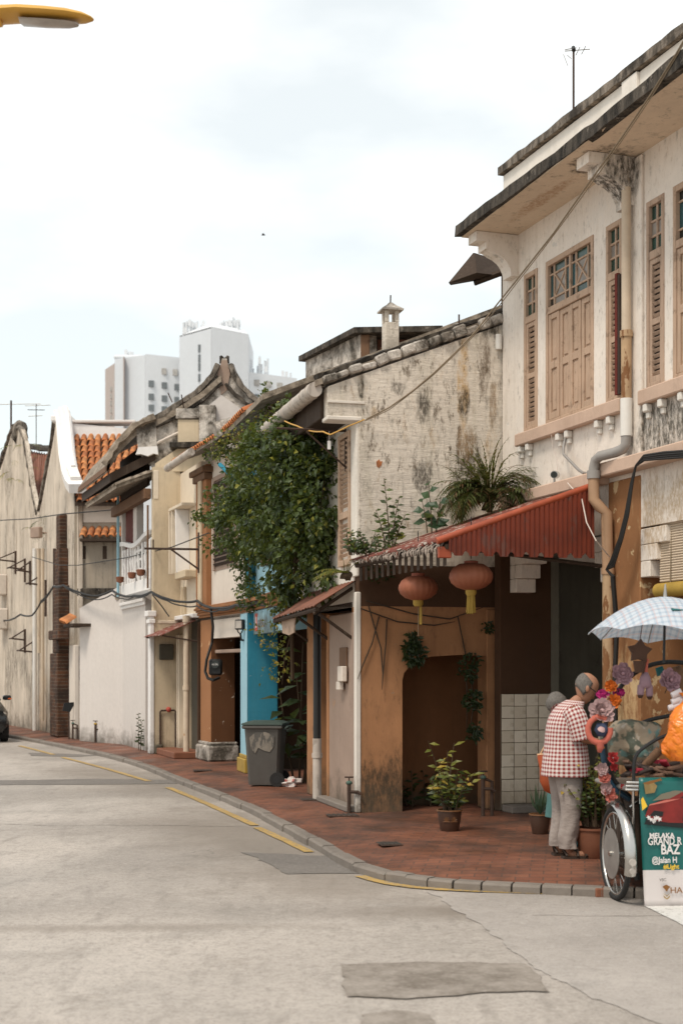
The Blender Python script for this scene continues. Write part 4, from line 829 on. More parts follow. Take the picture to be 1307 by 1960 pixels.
# ------------------------------------------------------------------ house E (cream wing wall) and F (balcony) under the swallow-tail gable
FE = Frame((-3.1, 27.4), (-2.53, 25.7)); LE = FE.L
HE = thing('cream_house', 'narrow cream shophouse with a projecting wing wall and small red door awning', 'house', FE.o, FE.rz)
wy = -.52
b = MB(); b.box(-.2, .0, wy, 0, .12, 5.62); b.build('wing_wall', M['cream'], HE)
b = MB(); b.box(-.21, .012, wy + .0, wy + .10, 5.0, 5.55, .01); b.build('wing_moulding', M['cream2'], HE)
b = MB(); b.box(-.2, .012, wy + .08, -.04, 2.62, 2.68, .006); b.build('wing_moulding', M['cream2'], HE)
b = MB(); b.box(-.22, .02, wy - .07, wy + .01, .12, 2.85, .01); b.box(-.24, .04, wy - .10, wy + .03, 2.62, 2.70, .01); b.box(-.25, .05, wy - .13, wy + .05, 2.75, 2.86, .012); b.build('white_edge', M['bright_white'], HE)
b = MB(); b.box(0, LE, 0, .2, 2.75, 5.5); b.build('upper_wall', M['cream2'], HE)
b = MB(); b.box(.62, 1.5, -.24, 0, 3.42, 3.56, .015); b.build('window_shelf', M['cream'], HE)
for (x, a, d) in ((.22, .05, .05), (.62, .16, .1), (1.12, .26, .1)):
    b = MB(); b.box(-.02, .02, -.26, .0, 3.55, 4.75, .008, Matrix.Translation((x, 0, 0)) @ Matrix.Rotation(-a * .3, 4, 'Y')); b.build('window_fin', M['bright_white'] if x > 1 else M['cream2'], HE)
b = MB(); b.box(.18, 1.35, -.27, -.0, 4.74, 4.80, .01, Matrix.Rotation(.0, 4, 'Y')); b.build('window_hood', M['cream2'], HE)
b = MB(); b.box(.3, .36, -.06, 0, 2.78, 3.3, .01); b.box(.5, .56, -.06, 0, 2.78, 3.3, .01); b.build('rib', M['cream'], HE)
b = MB(); b.box(.0, 1.6, -.12, 0, 2.68, 2.76, .01); b.build('ledge', M['bright_white'], HE)
b = MB(); b.box(0, .45, .0, .15, .12, 2.7); b.build('door_jamb', M['cream'], HE)
b = MB(); b.box(.1, .16, -.10, 0, .12, 2.4, .01); b.box(.26, .32, -.10, 0, .12, 2.4, .01); b.build('door_trim', M['cream2'], HE)
b = MB(); b.box(.45, LE, .12, .2, .12, 2.7); b.build('door', M['charcoal'], HE)
b = MB(); b.box(-.1, LE - .1, -.48, .1, .12, .24, .015); b.build('step', M['clay'], HE)
vs = []; N = 40
for i in range(N + 1):
    x = -.05 + 1.6 * i / N; vs += [(x, .0, 2.66), (x, -.70, 2.36 + .006 * math.sin(i * 1.7))]
b = MB(); b.add(vs, [(2 * i, 2 * i + 1, 2 * i + 3, 2 * i + 2) for i in range(N)]); o = b.build('door_awning', M['red_roof'], HE); so = o.modifiers.new('s', 'SOLIDIFY'); so.thickness = .01
b = MB(); b.tube([(-.03, -.66, 2.35), (-.03, 0, 2.25)], .015, 6); b.tube([(1.5, -.66, 2.35), (1.5, 0, 2.25)], .015, 6); b.build('awning_strut', M['iron'], HE)
b = MB(); b.box(.02, .07, -.42, -.14, 1.92, 2.22, .015); b.build('meter_box', M['charcoal'], HE)
b = MB(); b.tube([(1.45, -.20, 2.72), (1.45, -.20, 1.5), (1.45, -.20, .24)], .055, 12); b.tube([(1.45, -.20, 1.36), (1.45, -.20, 1.44)], .068, 12); b.tube([(1.45, -.20, 2.6), (1.45, -.20, 2.72)], .07, 12); b.build('drainpipe', M['pipe_cream'], HE, True)
wp = MB(); wp.tube([(.035, -.40, .24), (.035, -.40, .92), (.035, -.38, .95), (.035, -.12, .95), (.035, -.1, .92), (.035, -.1, .24)], .018, 8); wp.build('water_pipe', M['iron'], HE, True)
b = MB(); b.sphere((.05, -.24, .97), .05, 10, 6); b.build('valve', M['sign_red'], HE, True)
b = MB(); b.box(.012, .1, -.5, -.36, .12, .3, .02); b.build('soot_block', M['charcoal'], HE)
FF = Frame((-4.7, 30.6), (-3.58, 27.4)); LF = FF.L
HF = thing('balcony_house', 'old shophouse with a white balustrade balcony under a swallow-tail gable', 'house', FF.o, FF.rz)
b = MB(); b.box(0, LF - .95, 0, .25, .12, 3.3); b.build('lower_wall', M['g_white'], HF)
b = MB(); b.box(.0, LF - .9, -.05, 0, 3.02, 3.09, .01); b.box(.0, LF - .9, -.08, 0, 3.09, 3.16, .01); b.build('moulding', M['bright_white'], HF)
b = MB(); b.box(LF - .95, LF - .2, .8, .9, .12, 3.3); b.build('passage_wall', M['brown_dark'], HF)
b = MB(); b.box(LF - .7, LF - .45, .1, .35, .5, 3.2, .03); b.build('dark_column', M['timber'], HF)
b = MB(); b.lathe([(.16, .12), (.22, .3), (.16, .38), (.2, .44), (.14, .5)], 16, (LF - .575, .22, 0)); b.build('column_base', M['pot'], HF, True)
b = MB(); b.prism([(-.13, 3.28), (.1, 3.28), (.1, 3.12), (-.08, 3.2)], 'x', .3, LF - .12); b.build('balcony_slab', M['bright_white'], HF)
BY = -.06
b = MB(); b.box(.32, LF - .14, BY - .03, BY + .06, 3.285, 3.52, .01); b.build('balustrade_base', M['bright_white'], HF)
rings = []
for i in range(13):
    x = .30 + (LF - .42) * i / 12; z = 4.26 + .07 * math.cos(math.pi * 2 * i / 12) + .02
    rings.append([Vector((x, BY - .06, z)), Vector((x, BY - .06, z + .09)), Vector((x, BY + .08, z + .09)), Vector((x, BY + .08, z))])
b = MB(); b.loft(rings); b.build('handrail', M['bright_white'], HF)
for x in (.34, .9, 1.7, 2.4, LF - .24): b = MB(); b.box(x, x + .11, BY - .02, BY + .05, 3.50, 4.26, .01); b.build('baluster_pier', M['bright_white'], HF)
for x in (.62, 1.25, 1.5, 2.05, 2.75): b = MB(); b.lathe([(.035, 3.5), (.06, 3.62), (.03, 3.8), (.055, 3.95), (.03, 4.1), (.045, 4.25)], 10, (x, BY + .015, 0)); b.build('baluster', M['bright_white'], HF, True)
for z in (3.72, 3.92, 4.1): b = MB(); b.box(1.8, 2.42, BY + .0, BY + .03, z, z + .05, .006); b.build('rail', M['bright_white'], HF)
for (x, z) in ((.6, 3.56), (1.9, 3.57), (2.8, 3.57)): b = MB(); b.lathe([(.03, 0), (.07, .02), (.09, .12), (.07, .13)], 10, (x, BY - .11, z)); b.build('broken_finial', M['clay'], HF, True)
b = MB(); b.box(0.1, LF + 1.2, .9, 1.0, 3.3, 6.2); b.build('loggia_wall', M['charcoal'], HF)
b = MB(); b.box(.45, 1.4, -.02, .03, 3.3, 5.1, .005); b.build('board_screen', M['maroon'], HF)
for x in (.08, 1.42): b = MB(); b.box(x, x + (.1 if x < 1 else .34), -.05, .1, 3.3, 5.3, .01); b.build('loggia_post', M['g_white'], HF)
b = MB(); b.tube([(.0, -.10, 3.3), (.0, -.10, 5.5)], .03, 8); b.build('downpipe', M['blue_pale'], HF, True)
b = MB(); b.tube([(LF - .04, -.14, 3.3), (LF - .04, -.14, 4.9)], .02, 6); b.build('thin_pipe', M['timber'], HF)
b = MB(); b.box(-.2, LF, -.22, -.08, 5.02, 5.22, .012); b.build('eave_beam', M['timber'], HF)
b = MB(); b.prism([(-.75, 5.20), (.3, 5.62), (.3, 5.68), (-.75, 5.27)], 'x', -.2, LF - .02); b.build('pent_roof', M['grey_tile'], HF)
b = MB(); b.box(.0, LF - .5, -.06, .0, 5.35, 6.2); b.build('eave_frieze', M['wood_dark'], HF)
x = -.15; gt = MB()
while x < LF:
    for k in range(3):
        rg = []
        for (y, r_) in ((0, .055), (.34, .062)):
            rg.append([Vector((x + r_ * math.cos(a), -.78 + .3 * k + y * .93, 5.25 + (.3 * k + y) * .4 + r_ * math.sin(a))) for a in [math.pi * q / 5 for q in range(6)]])
        gt.loft(rg, False, False)
    x += .14
gt.build('pent_tiles', M['grey_tile'], HF, True, kind='stuff')
# swallow-tail gable (faces down the street, across the roof) and the roof it closes
YG = 27.55; gv = lambda px, py: FF.loc(at(px, py, YG))
GA = thing('swallowtail_gable', 'mouldy swallow-tail gable wall with a forked horn on its ridge', 'gable', (0, YG, 0))
def gx(px, py): p = at(px, py, YG); return (p.x, p.z)
left = [(262, 822), (285, 812), (312, 800), (345, 778), (372, 762), (395, 742), (412, 722), (422, 700), (425, 686)]
right = [(434, 686), (437, 700), (446, 722), (460, 744), (478, 762), (500, 777), (520, 786)]
poly = [gx(*p) for p in left + right] + [gx(520, 900), gx(300, 905), gx(268, 870)]
b = MB(); b.prism(poly, 'y', 0, .28); b.build('gable_wall', M['lime'], GA)
def wp3(lst, dy): return [(gx(*p)[0], dy, gx(*p)[1]) for p in lst]
bar_path('coping', wp3(left[:-1], .12), .46, .12, M['mould_coping'], GA, .014, .1, (0, 1, 0)); bar_path('coping', wp3(right[1:], .12), .46, .11, M['mould_coping'], GA, .014, .1, (0, 1, 0))
bar_path('lower_coping', wp3([(262, 836), (312, 815), (350, 795), (390, 770), (416, 745), (428, 738)], -.03), .12, .06, M['mould_edge'], GA, .012, .1, (0, 1, 0)); bar_path('lower_coping', wp3([(430, 738), (448, 757), (470, 775), (497, 790)], -.03), .12, .06, M['mould_edge'], GA, .012, .1, (0, 1, 0))
b = MB(); b.prism([gx(*p) for p in [(386, 800), (398, 778), (424, 756), (448, 773), (472, 790), (470, 812), (400, 830), (386, 815)]], 'y', -.02, 0); b.build('white_pediment', M['g_white'], GA)
b = MB(); b.prism([gx(*p) for p in [(424, 756), (417, 716), (425, 690), (435, 690), (441, 716), (434, 748)]], 'y', -.03, 0); b.build('ridge_panel', M['b_pinkgrey'], GA)
for dx in (-3, 3): b = MB(); b.tube(wp3([(429 + dx, 692), (429 + dx * 1.6, 684), (429 + dx * 2.4, 679)], .1), [.07, .05, .025], 8); b.build('horn', M['mould_edge'], GA, True)
b = MB(); b.prism([gx(*p) for p in [(262, 818), (300, 808), (302, 858), (266, 862)]], 'y', -.10, -.001); b.build('corner_block', M['lime'], GA)
b = MB(); b.prism([gx(*p) for p in [(262, 872), (267, 858), (303, 856), (305, 872), (296, 870), (285, 875), (272, 871)]], 'y', -.14, -.0); b.build('corner_corbel', M['bright_white'], GA)
p0, p1 = gx(384, 850), gx(344, 782)
b = MB(); b.box(gx(384, 0)[0], gx(415, 0)[0], -.28, -.001, gx(0, 852)[1], gx(0, 780)[1], .01); b.build('chimney_block', M['lime'], GA)
b = MB(); b.box(gx(343, 0)[0], gx(384, 0)[0] - .003, -.20, -.001, gx(0, 850)[1], gx(0, 806)[1], .01); b.build('cream_recess', M['cream'], GA)
b = MB(); b.box(gx(340, 0)[0], gx(384, 0)[0] - .003, -.24, -.001, gx(0, 805)[1], gx(0, 786)[1], .01); b.build('recess_hood', M['lime'], GA)
b = MB(); b.prism([(gx(330, 0)[0], gx(0, 860)[1] - .02), (gx(418, 0)[0], gx(0, 860)[1] - .02), (gx(418, 0)[0], gx(0, 851)[1]), (gx(330, 0)[0], gx(0, 853)[1])], 'y', -.42, -.002); b.build('ledge', M['mould_edge'], GA)
b = MB(); b.tube(wp3([(300, 850), (345, 828), (362, 812)], -.06), .03, 6); b.build('rail', M['d_pale'], GA)
b = MB(); b.prism([gx(*p) for p in [(300, 890), (342, 862), (384, 862), (405, 890), (405, 905), (300, 905)]], 'y', -.2, -.005); b.build('cream_cove', M['cream'], GA)
dv = FF.x * -3.5                    # roof runs back along the street from the gable
def roofpt(px, py, k, dz=0): p = at(px, py, YG - .1); return Vector((p.x, p.y - YG, p.z + dz)) + dv * k
prof = [(205, 890), (232, 848), (262, 818), (300, 800), (345, 775), (390, 745), (424, 715)]
b = MB(); rings = [[roofpt(px, py, 0, -.02) for px, py in prof] + [roofpt(px, py, 0, -.15) for px, py in reversed(prof)], [roofpt(px, py, 1, -.02) for px, py in prof] + [roofpt(px, py, 1, -.15) for px, py in reversed(prof)]]
b.loft(rings); b.build('roof', M['grey_tile'], GA)
bar_path('verge_tiles', [roofpt(px, py, 0, -.03) for px, py in prof[:4]], .3, .12, M['grey_tile'], GA, .02, .09, (0, 1, 0))
b = MB(); b.loft([[roofpt(212, 893, k, -.12), roofpt(212, 893, k, -.30), roofpt(300, 845, k, -.34), roofpt(300, 845, k, -.16)] for k in (0.02, 1)]); b.build('eave_board', M['wood_dark'], GA)
b = MB(); b.loft([[roofpt(205, 888, k, -.02), roofpt(203, 888, k, -.14), roofpt(210, 886, k, -.16), roofpt(212, 884, k, -.02)] for k in (0, 1)]); b.build('eave_edge', M['timber'], GA)
b = MB(); b.tube(wp3([(447, 840), (452, 850)], 0), .01, 4)
b.tube([roofpt(330, 770, 0), roofpt(322, 752, 0)], .012, 5); b.tube([roofpt(352, 780, 0), roofpt(340, 762, -.1)], .012, 5); b.build('stray_rod', M['iron'], GA)

# ------------------------------------------------------------------ G white wall, H tiled house, old gable fronts
FG = Frame((-5.9, 32.1), (-4.7, 30.6)); LG = FG.L
GW = thing('white_boundary_wall', 'freshly painted plain white wall with a sloping top beside the balcony house', 'wall', FG.o, FG.rz)
b = MB(); b.prism([(0, .12), (LG, .12), (LG, 3.52), (LG - .1, 3.54), (0, 3.12)], 'y', 0, .25); b.build('wall', M['g_white'], GW)
b = MB()
for k in range(24): pass
b.loft([[Vector((LG - .22 + r_ * math.cos(a), d_, 3.33 + r_ * math.sin(a))) for a in [2 * math.pi * q / 16 for q in range(16)]] for (r_, d_) in ((.10, 0), (.10, -.02), (.07, -.02), (.07, 0))]); b.build('round_ornament', M['h_wall'], GW, True)
HH = thing('tiled_house', 'house with an orange barrel-tiled roof and thick white gable coping', 'house', (0, 33.2, 0))
Yh = 33.2
def hx(px, py, Y=Yh): p = at(px, py, Y); return Vector((p.x, Y - Yh, p.z))
b = MB(); b.prism([(hx(143, 0).x, .12), (hx(250, 0).x, .12), (hx(250, 0).x, hx(0, 955).z), (hx(143, 0).x, hx(0, 955).z)], 'y', 0, .3); b.build('wall', M['h_wall'], HH)
for x in (161, 201): b = MB(); b.box(hx(x - 4, 0).x, hx(x + 4, 0).x, -.004, .02, hx(0, 1070).z, hx(0, 1045).z, .003); b.build('slot_window', M['wood_dark'], HH)
b = MB(); b.box(hx(150, 0).x, hx(246, 0).x, -.12, 0, hx(0, 1142).z, hx(0, 1126).z, .02); b.build('mouldy_ledge', M['mould_edge'], HH)
b = MB(); b.box(hx(160, 0).x, hx(240, 0).x, -.02, -.001, hx(0, 1000).z, hx(0, 962).z); b.build('frieze', M['d_pale'], HH)
eL, eR = hx(148, 957, 32.9), hx(250, 957, 32.9); rL, rR = hx(140, 832, 35.0), hx(262, 832, 35.0)
b = MB(); b.loft([[eL + Vector((-.05, 0, -.06)), eR + Vector((.3, 0, -.06)), eR + Vector((.3, 0, -.14)), eL + Vector((-.05, 0, -.14))], [rL + Vector((-.05, 0, -.06)), rR + Vector((.3, 0, -.06)), rR + Vector((.3, 0, -.14)), rL + Vector((-.05, 0, -.14))]]); b.build('roof_deck', M['wood_dark'], HH)
slope = math.atan2(rL.z - eL.z, rL.y - eL.y); sL = math.hypot(rL.z - eL.z, rL.y - eL.y); rows = 11; ex = sL / rows
tl = MB(); rg = []
for (y, r_) in ((0, .075), (ex * 1.15, .062)): rg.append([Vector((r_ * math.cos(a), y, r_ * math.sin(a))) for a in [math.pi * k / 6 for k in range(7)]] + [Vector(((r_ - .016) * math.cos(a), y, (r_ - .016) * math.sin(a))) for a in [math.pi * (6 - k) / 6 for k in range(7)]])
tl.loft(rg); tme2 = tl.mesh('roof_tile', True, 40); tme2.materials.append(M['terracotta'])
ncol = 10
for i in range(ncol):
    for j in range(rows):
        f = j / rows; x = (eL.x + (eR.x - eL.x + .2) * (i + .4) / ncol); xr = rL.x + (rR.x - rL.x + .2) * (i + .4) / ncol
        o = mesh_obj('roof_tile', tme2, None, HH); o.location = (x + (xr - x) * f + random.uniform(-.012, .012), eL.y + (rL.y - eL.y) * f - .03, eL.z + (rL.z - eL.z) * f - .05 + random.uniform(-.01, .012)); o.rotation_euler = (slope + random.uniform(-.03, .03), 0, random.uniform(-.05, .05))
x = hx(163, 0).x
while x < hx(238, 0).x:
    for k in range(2):
        o = mesh_obj('roof_tile', tme2, None, HH); o.location = (x, -.34 + .2 * k, hx(0, 1031).z + .13 * k + random.uniform(-.01, .01)); o.rotation_euler = (.6, 0, random.uniform(-.06, .06))
    x += .165
b = MB(); b.box(hx(158, 0).x, hx(240, 0).x, -.34, 0, hx(0, 1038).z, hx(0, 1033).z); b.build('pent_board', M['wood_dark'], HH)
rb = MB(); rb.prism([(hx(140, 843, 35.1).x, hx(140, 843, 35.1).z), (hx(262, 840, 35.1).x, hx(262, 840, 35.1).z), (hx(262, 824, 35.1).x, hx(262, 824, 35.1).z), (hx(140, 812, 35.1).x, hx(140, 812, 35.1).z)], 'y', 1.75, 2.15); rb.build('ridge_band', M['bright_white'], HH)
b = MB(); b.box(hx(140, 0, 35.1).x, hx(262, 0, 35.1).x, 1.70, 2.2, hx(0, 812, 35.1).z, hx(0, 806, 35.1).z, .02); b.build('ridge_cap', M['g_white'], HH)
cp = [hx(121, 797, 35.3), hx(125, 815, 35.1), hx(128, 850, 34.6), hx(131, 885, 34.0), hx(136, 915, 33.5), hx(143, 935, 33.1), hx(150, 944, 32.8)]
def ribbon(name, pts, hw, th, m, dx=0, dyz=0):
    rings = []
    for i, p in enumerate(pts):
        t = (pts[min(i + 1, len(pts) - 1)] - pts[max(i - 1, 0)]).normalized(); u = Vector((1, 0, 0)).cross(t).normalized(); u = u if u.y < 0 else -u
        p = p + Vector((dx, 0, 0)); rings.append([p - Vector((hw, 0, 0)), p - Vector((hw, 0, 0)) + u * (th + dyz), p + Vector((hw, 0, 0)) + u * (th + dyz), p + Vector((hw, 0, 0))])
    b = MB(); b.loft(rings); return b.build(name, m, HH, True, 35)
ribbon('gable_coping', cp, .20, .22, M['bright_white']); ribbon('gable_coping_step', cp[:-1], .12, .31, M['bright_white'], .06); ribbon('gable_coping_step', cp[:-2], .05, .36, M['bright_white'], .1)
b = MB(); c0 = hx(119, 803, 35.3); b.box(c0.x - .22, c0.x + .30, c0.y - .3, c0.y + .3, c0.z - .1, c0.z + .06, .03); b.build('gable_cap', M['bright_white'], HH)
# old gable fronts
def gable_front(name, label, P, Q, m, outline, thick=.10):
    """outline in photo pixels on the facade plane"""
    FR = Frame(P, Q); t = thing(name, label, 'house', FR.o, FR.rz)
    pts = [FR.hit(px, py, 'y', 0) for px, py in outline]; pts = [(p.x, p.z) for p in pts]
    pts = [(FR.L, .12), (0, .12)] + pts
    b = MB(); b.prism(pts, 'y', 0, thick); b.build('gable_wall', m, t); return FR, t
F1, H1 = gable_front('streaked_gable_house', 'streaked lime-washed gable house with an old brick buttress beside the white coping', (-8.0, 37.6), (-6.08, 33.0), M['old_wall'], [(75, 985), (82, 955), (92, 900), (103, 840), (108, 803), (114, 799), (120, 806), (132, 880), (150, 945)])
F2, H2 = gable_front('rusty_roof_gable_house', 'streaked gable house with a rusty brown roof showing in the valley', (-11.2, 44.6), (-8.0, 37.6), M['old_wall2'], [(-40, 985), (-10, 930), (8, 880), (22, 832), (30, 817), (42, 822), (50, 850), (62, 930), (74, 985)])
def fpath(FR, lst, y=0.05): return [FR.hit(px, py, 'y', y) for px, py in lst]
bar_path('coping', fpath(F1, [(75, 985), (82, 955), (92, 900), (103, 840), (108, 803)]), .15, .07, M['mould_coping'], H1, .02, .2, (0, 1, 0))
bar_path('coping', fpath(F2, [(30, 817), (42, 822), (50, 850), (62, 930), (74, 985)]), .15, .08, M['mould_coping'], H2, .025, .2, (0, 1, 0))
bar_path('coping', fpath(F2, [(0, 900), (22, 832), (30, 817)]), .15, .10, M['mould_coping'], H2, .025, .2, (0, 1, 0))
b = MB(); c0 = F2.hit(38, 828, 'y', .1); b.sphere(c0, .26, 10, 8, (1, .9, 1.3), .4, 3); b.build('eroded_finial', M['mould_coping'], H2, True)
b = MB(); r0, r1, r2, r3 = F2.hit(52, 862, 'y', 1.5), F2.hit(110, 872, 'y', 1.5), F2.hit(76, 992, 'y', .2), F2.hit(70, 990, 'y', .2)
vs = []; N = 40
for i in range(N + 1):
    f = i / N; tp = r0.lerp(r1, f); bt = r3.lerp(r2, f); wv_ = .03 * math.sin(i * 1.9); vs += [tp + Vector((0, 0, wv_)), tp.lerp(bt, .5) + Vector((0, -.02, wv_)), bt]
b.add(vs, [q for i in range(N) for q in ((3 * i, 3 * i + 1, 3 * i + 4, 3 * i + 3), (3 * i + 1, 3 * i + 2, 3 * i + 5, 3 * i + 4))]); b.build('rusty_roof', M['rust_roof'], H2, True, 80)
q0, q1 = F2.hit(50, 858, 'y', 1.6), F2.hit(108, 866, 'y', 1.6); bar_path('ridge', [q0, q1], .4, .16, M['mould_edge'], H2, .03, .2, (0, 1, 0))
# brick buttress, pipes and iron brackets on the gable fronts
bx0, bx1 = F1.hit(96, 1300, 'y', -.2).x, F1.hit(118, 1300, 'y', -.2).x
bt = thing('brick_buttress', 'tall dark old brick buttress standing against the streaked gable wall', 'buttress', F1.o, F1.rz)
def ux(FR, px, y): return FR.hit(px, 1300, 'y', y).x
def uz(FR, px, py, y): return FR.hit(px, py, 'y', y).z
b = MB()
for (p0, p1, y0, y1, d) in ((96, 110, 1410, 1250, -.30), (101, 113, 1250, 1120, -.26), (105, 114, 1120, 1050, -.22), (108, 115, 1050, 985, -.18)):
    a0, a1 = ux(F1, p0, d), ux(F1, p1, d); z0, z1 = uz(F1, (p0 + p1) / 2, y0, d), uz(F1, (p0 + p1) / 2, y1, d); b.box(a0, a1, d, -.002, max(.12, z0), z1 - .003, .02)
b.build('brickwork', M['brick'], bt)
b = MB(); d = -.46; b.box(ux(F1, 93, d), ux(F1, 112, d), d, -.2, uz(F1, 103, 1224, d), uz(F1, 103, 1206, d), .02); b.build('brick_corbel', M['brick'], bt)
for k, (px, y0, y1, r_, m_) in enumerate(((67, 1050, 1400, .055, 'pipe_white'), (75, 1050, 1250, .05, 'pipe_cream'), (82, 1050, 1380, .045, 'pipe_cream'), (88, 1110, 1180, .03, 'iron'), (105, 1050, 1120, .04, 'iron'))):
    FR, HX = (F2, H2) if px < 75 else (F1, H1); x = ux(FR, px, -.12); b = MB(); b.tube([(x, -.12, max(.12, uz(FR, px, y1, -.12))), (x, -.12, uz(FR, px, y0, -.12))], r_, 10); b.build('drainpipe', M[m_], HX, True)
for (px, py, w_, d_) in ((32, 1075, .5, .55), (50, 1090, .5, .45), (60, 1095, .3, .35), (84, 1120, .5, .4), (50, 1225, .4, .4), (66, 1248, .5, .4)):
    FR, HX = (F2, H2) if px < 75 else (F1, H1); p = FR.hit(px, py, 'y', 0); b = MB(); b.tube([(p.x, -.02, p.z + .3), (p.x, -.02, p.z - .35)], .035, 6); b.tube([(p.x, -.02, p.z), (p.x, -d_, p.z + .04)], .025, 6); b.tube([(p.x, -.02, p.z + .28), (p.x, -d_, p.z + .04)], .02, 6); b.tube([(p.x - w_ / 2, -d_, p.z + .04), (p.x + w_ / 2, -d_, p.z + .04)], .022, 6); b.build('iron_bracket', M['iron'], HX)
for (px, py) in ((10, 1120), (12, 1185)): p = F2.hit(px, py, 'y', 0); b = MB(); b.box(p.x - .35, p.x + .35, -.3, 0, p.z - .3, p.z + .3, .03); b.build('air_conditioner', M['d_pale'], H2)
p = F1.hit(90, 1020, 'y', 0); b = MB(); b.box(-.18, .18, -.02, .12, -.14, .14, .02, Matrix.Translation((p.x, -.3, p.z)) @ Matrix.Rotation(.5, 4, 'Z')); b.tube([(p.x, -.3, p.z), (p.x, 0, p.z)], .02, 6); b.build('floodlight', M['b_pinkgrey'], H1)
b = MB(); p = F1.hit(139, 1190, 'y', -.35)
for k in range(4):
    o = mesh_obj('roof_tile', tme2, None, H1); o.location = (p.x - .3 + .17 * k, -.55, p.z - .02 * k); o.rotation_euler = (.55, 0, .05 * k)
b.box(p.x - .5, p.x + .5, -.45, 0, p.z - .12, p.z - .05, .01); b.build('pent_board', M['wood_dark'], H1)
b = MB(); p = F1.hit(139, 1300, 'y', -.05); b.box(p.x - .12, p.x + .5, -.1, 0, .12, 2.3, .01); b.build('pale_post', M['d_pale'], H1)
ns_ = thing('dark_notice_board', 'small dark tilted board mounted beside the white wall', 'sign', at(133, 1352, 33.0), .5)
b = MB(); b.prism([(-.16, -.1), (.02, -.13), (.16, .1), (-.12, .08)], 'y', -.01, .01); b.build('board', M['black_plastic'], ns_); b = MB(); b.tube([(0, .01, 0), (0, .01, -(at(133, 1352, 33).z) + .12)], .02, 6); b.build('post', M['iron'], ns_)
FJ = Frame((-15, 56), (-11.5, 45.2)); HJ = thing('dark_roof_house', 'house with a dark brown timber roof at the far end of the row', 'house', FJ.o, FJ.rz)
b = MB(); b.box(0, FJ.L, 0, .3, .12, 5.6); b.build('wall', M['old_wall2'], HJ); b = MB(); b.prism([(-1.2, 5.2), (3, 8.6), (3, 8.8), (-1.2, 5.45)], 'x', -.2, FJ.L + .15); b.build('roof', M['timber'], HJ)
b = MB(); b.prism([(-1.22, 5.46), (3, 8.81), (3, 8.95), (-1.22, 5.6)], 'x', -.2, FJ.L + .12); b.build('roof_tiles', M['terracotta'], HJ)

# ------------------------------------------------------------------ house behind, chimney turret
Yr = 22.0; RH = thing('rear_house', 'weathered block with a dark flat eave and red tiles behind the blank wall', 'house', (0, Yr, 0))
def rx(px, py, Y=Yr): p = at(px, py, Y); return Vector((p.x, Y - Yr, p.z))
zt, zb = rx(690, 640).z, 4.5; A_, B_, C_ = rx(690, 0), rx(585, 0, 23.9), rx(845, 0)
b = MB(); vs = [Vector((A_.x, 0, zb)), Vector((B_.x, 1.9, zb)), Vector((B_.x, 1.9, zt)), Vector((A_.x, 0, zt)), Vector((A_.x + .25, .1, zb)), Vector((B_.x + .25, 2.0, zb)), Vector((B_.x + .25, 2.0, zt)), Vector((A_.x + .25, .1, zt))]
b.add(vs, [(0, 1, 2, 3), (4, 7, 6, 5), (0, 3, 7, 4), (1, 5, 6, 2), (3, 2, 6, 7)]); b.build('side_wall', M['lime'], RH)
b = MB(); b.loft([[Vector((A_.x - .10, -.1, zt + z)), Vector((B_.x - .12, 1.95, zt + z)), Vector((B_.x + .2, 2.1, zt + z)), Vector((C_.x, .4, zt + z)), Vector((C_.x, -.2, zt + z))] for z in (.003, .09)]); b.build('flat_eave', M['mould_edge'], RH)
b = MB(); b.box(A_.x + .27, C_.x, .35, .45, zb, zt - .002); b.build('front_wall', M['rust_roof'], RH)
b = MB(); b.box(A_.x + .0, A_.x + .14, -.02, .12, zb, zt - .004, .01); b.box(A_.x + .3, C_.x, .12, .3, rx(0, 668).z, rx(0, 660).z, .01); b.build('beam', M['timber'], RH)
for i in range(10):
    for k in range(2): o = mesh_obj('roof_tile', tme2, None, RH); o.location = (A_.x + .35 + .165 * i, .0 + .2 * k, rx(0, 690).z + .1 * k); o.rotation_euler = (.5, 0, random.uniform(-.06, .06))
CT = thing('chimney_turret', 'slim plastered chimney turret with a pyramid cap on the roof', 'chimney', FB.wld((LB - .9, 1.0, 5.2)), FB.rz)
pc = at(747, 600, 17.2); CT.location = (pc.x, 17.2, 5.35); z0, z1 = .0, at(0, 597, 17.2).z - 5.35
b = MB(); b.box(-.085, .085, -.085, .085, z0, z1 - .14, .008)
for sx in (-1, 1):
    for sy in (-1, 1): b.box(sx * .085 - (.045 if sx > 0 else 0), sx * .085 + (.045 if sx < 0 else 0), sy * .085 - (.045 if sy > 0 else 0), sy * .085 + (.045 if sy < 0 else 0), z1 - .14, z1, .004)
b.build('shaft', M['b_wall'], CT)
b = MB(); b.loft([[Vector((s * x, s * y, z)) for x, y in ((-1, -1), (1, -1), (1, 1), (-1, 1))] for s, z in ((.13, z1), (.13, z1 + .02), (.06, z1 + .07), (.055, z1 + .075), (.02, z1 + .11))]); b.build('cap', M['lime'], CT)
b = MB(); b.tube([(0, 0, z1 + .1), (.01, 0, z1 + .2)], .009, 5); b.build('spike', M['iron'], CT)
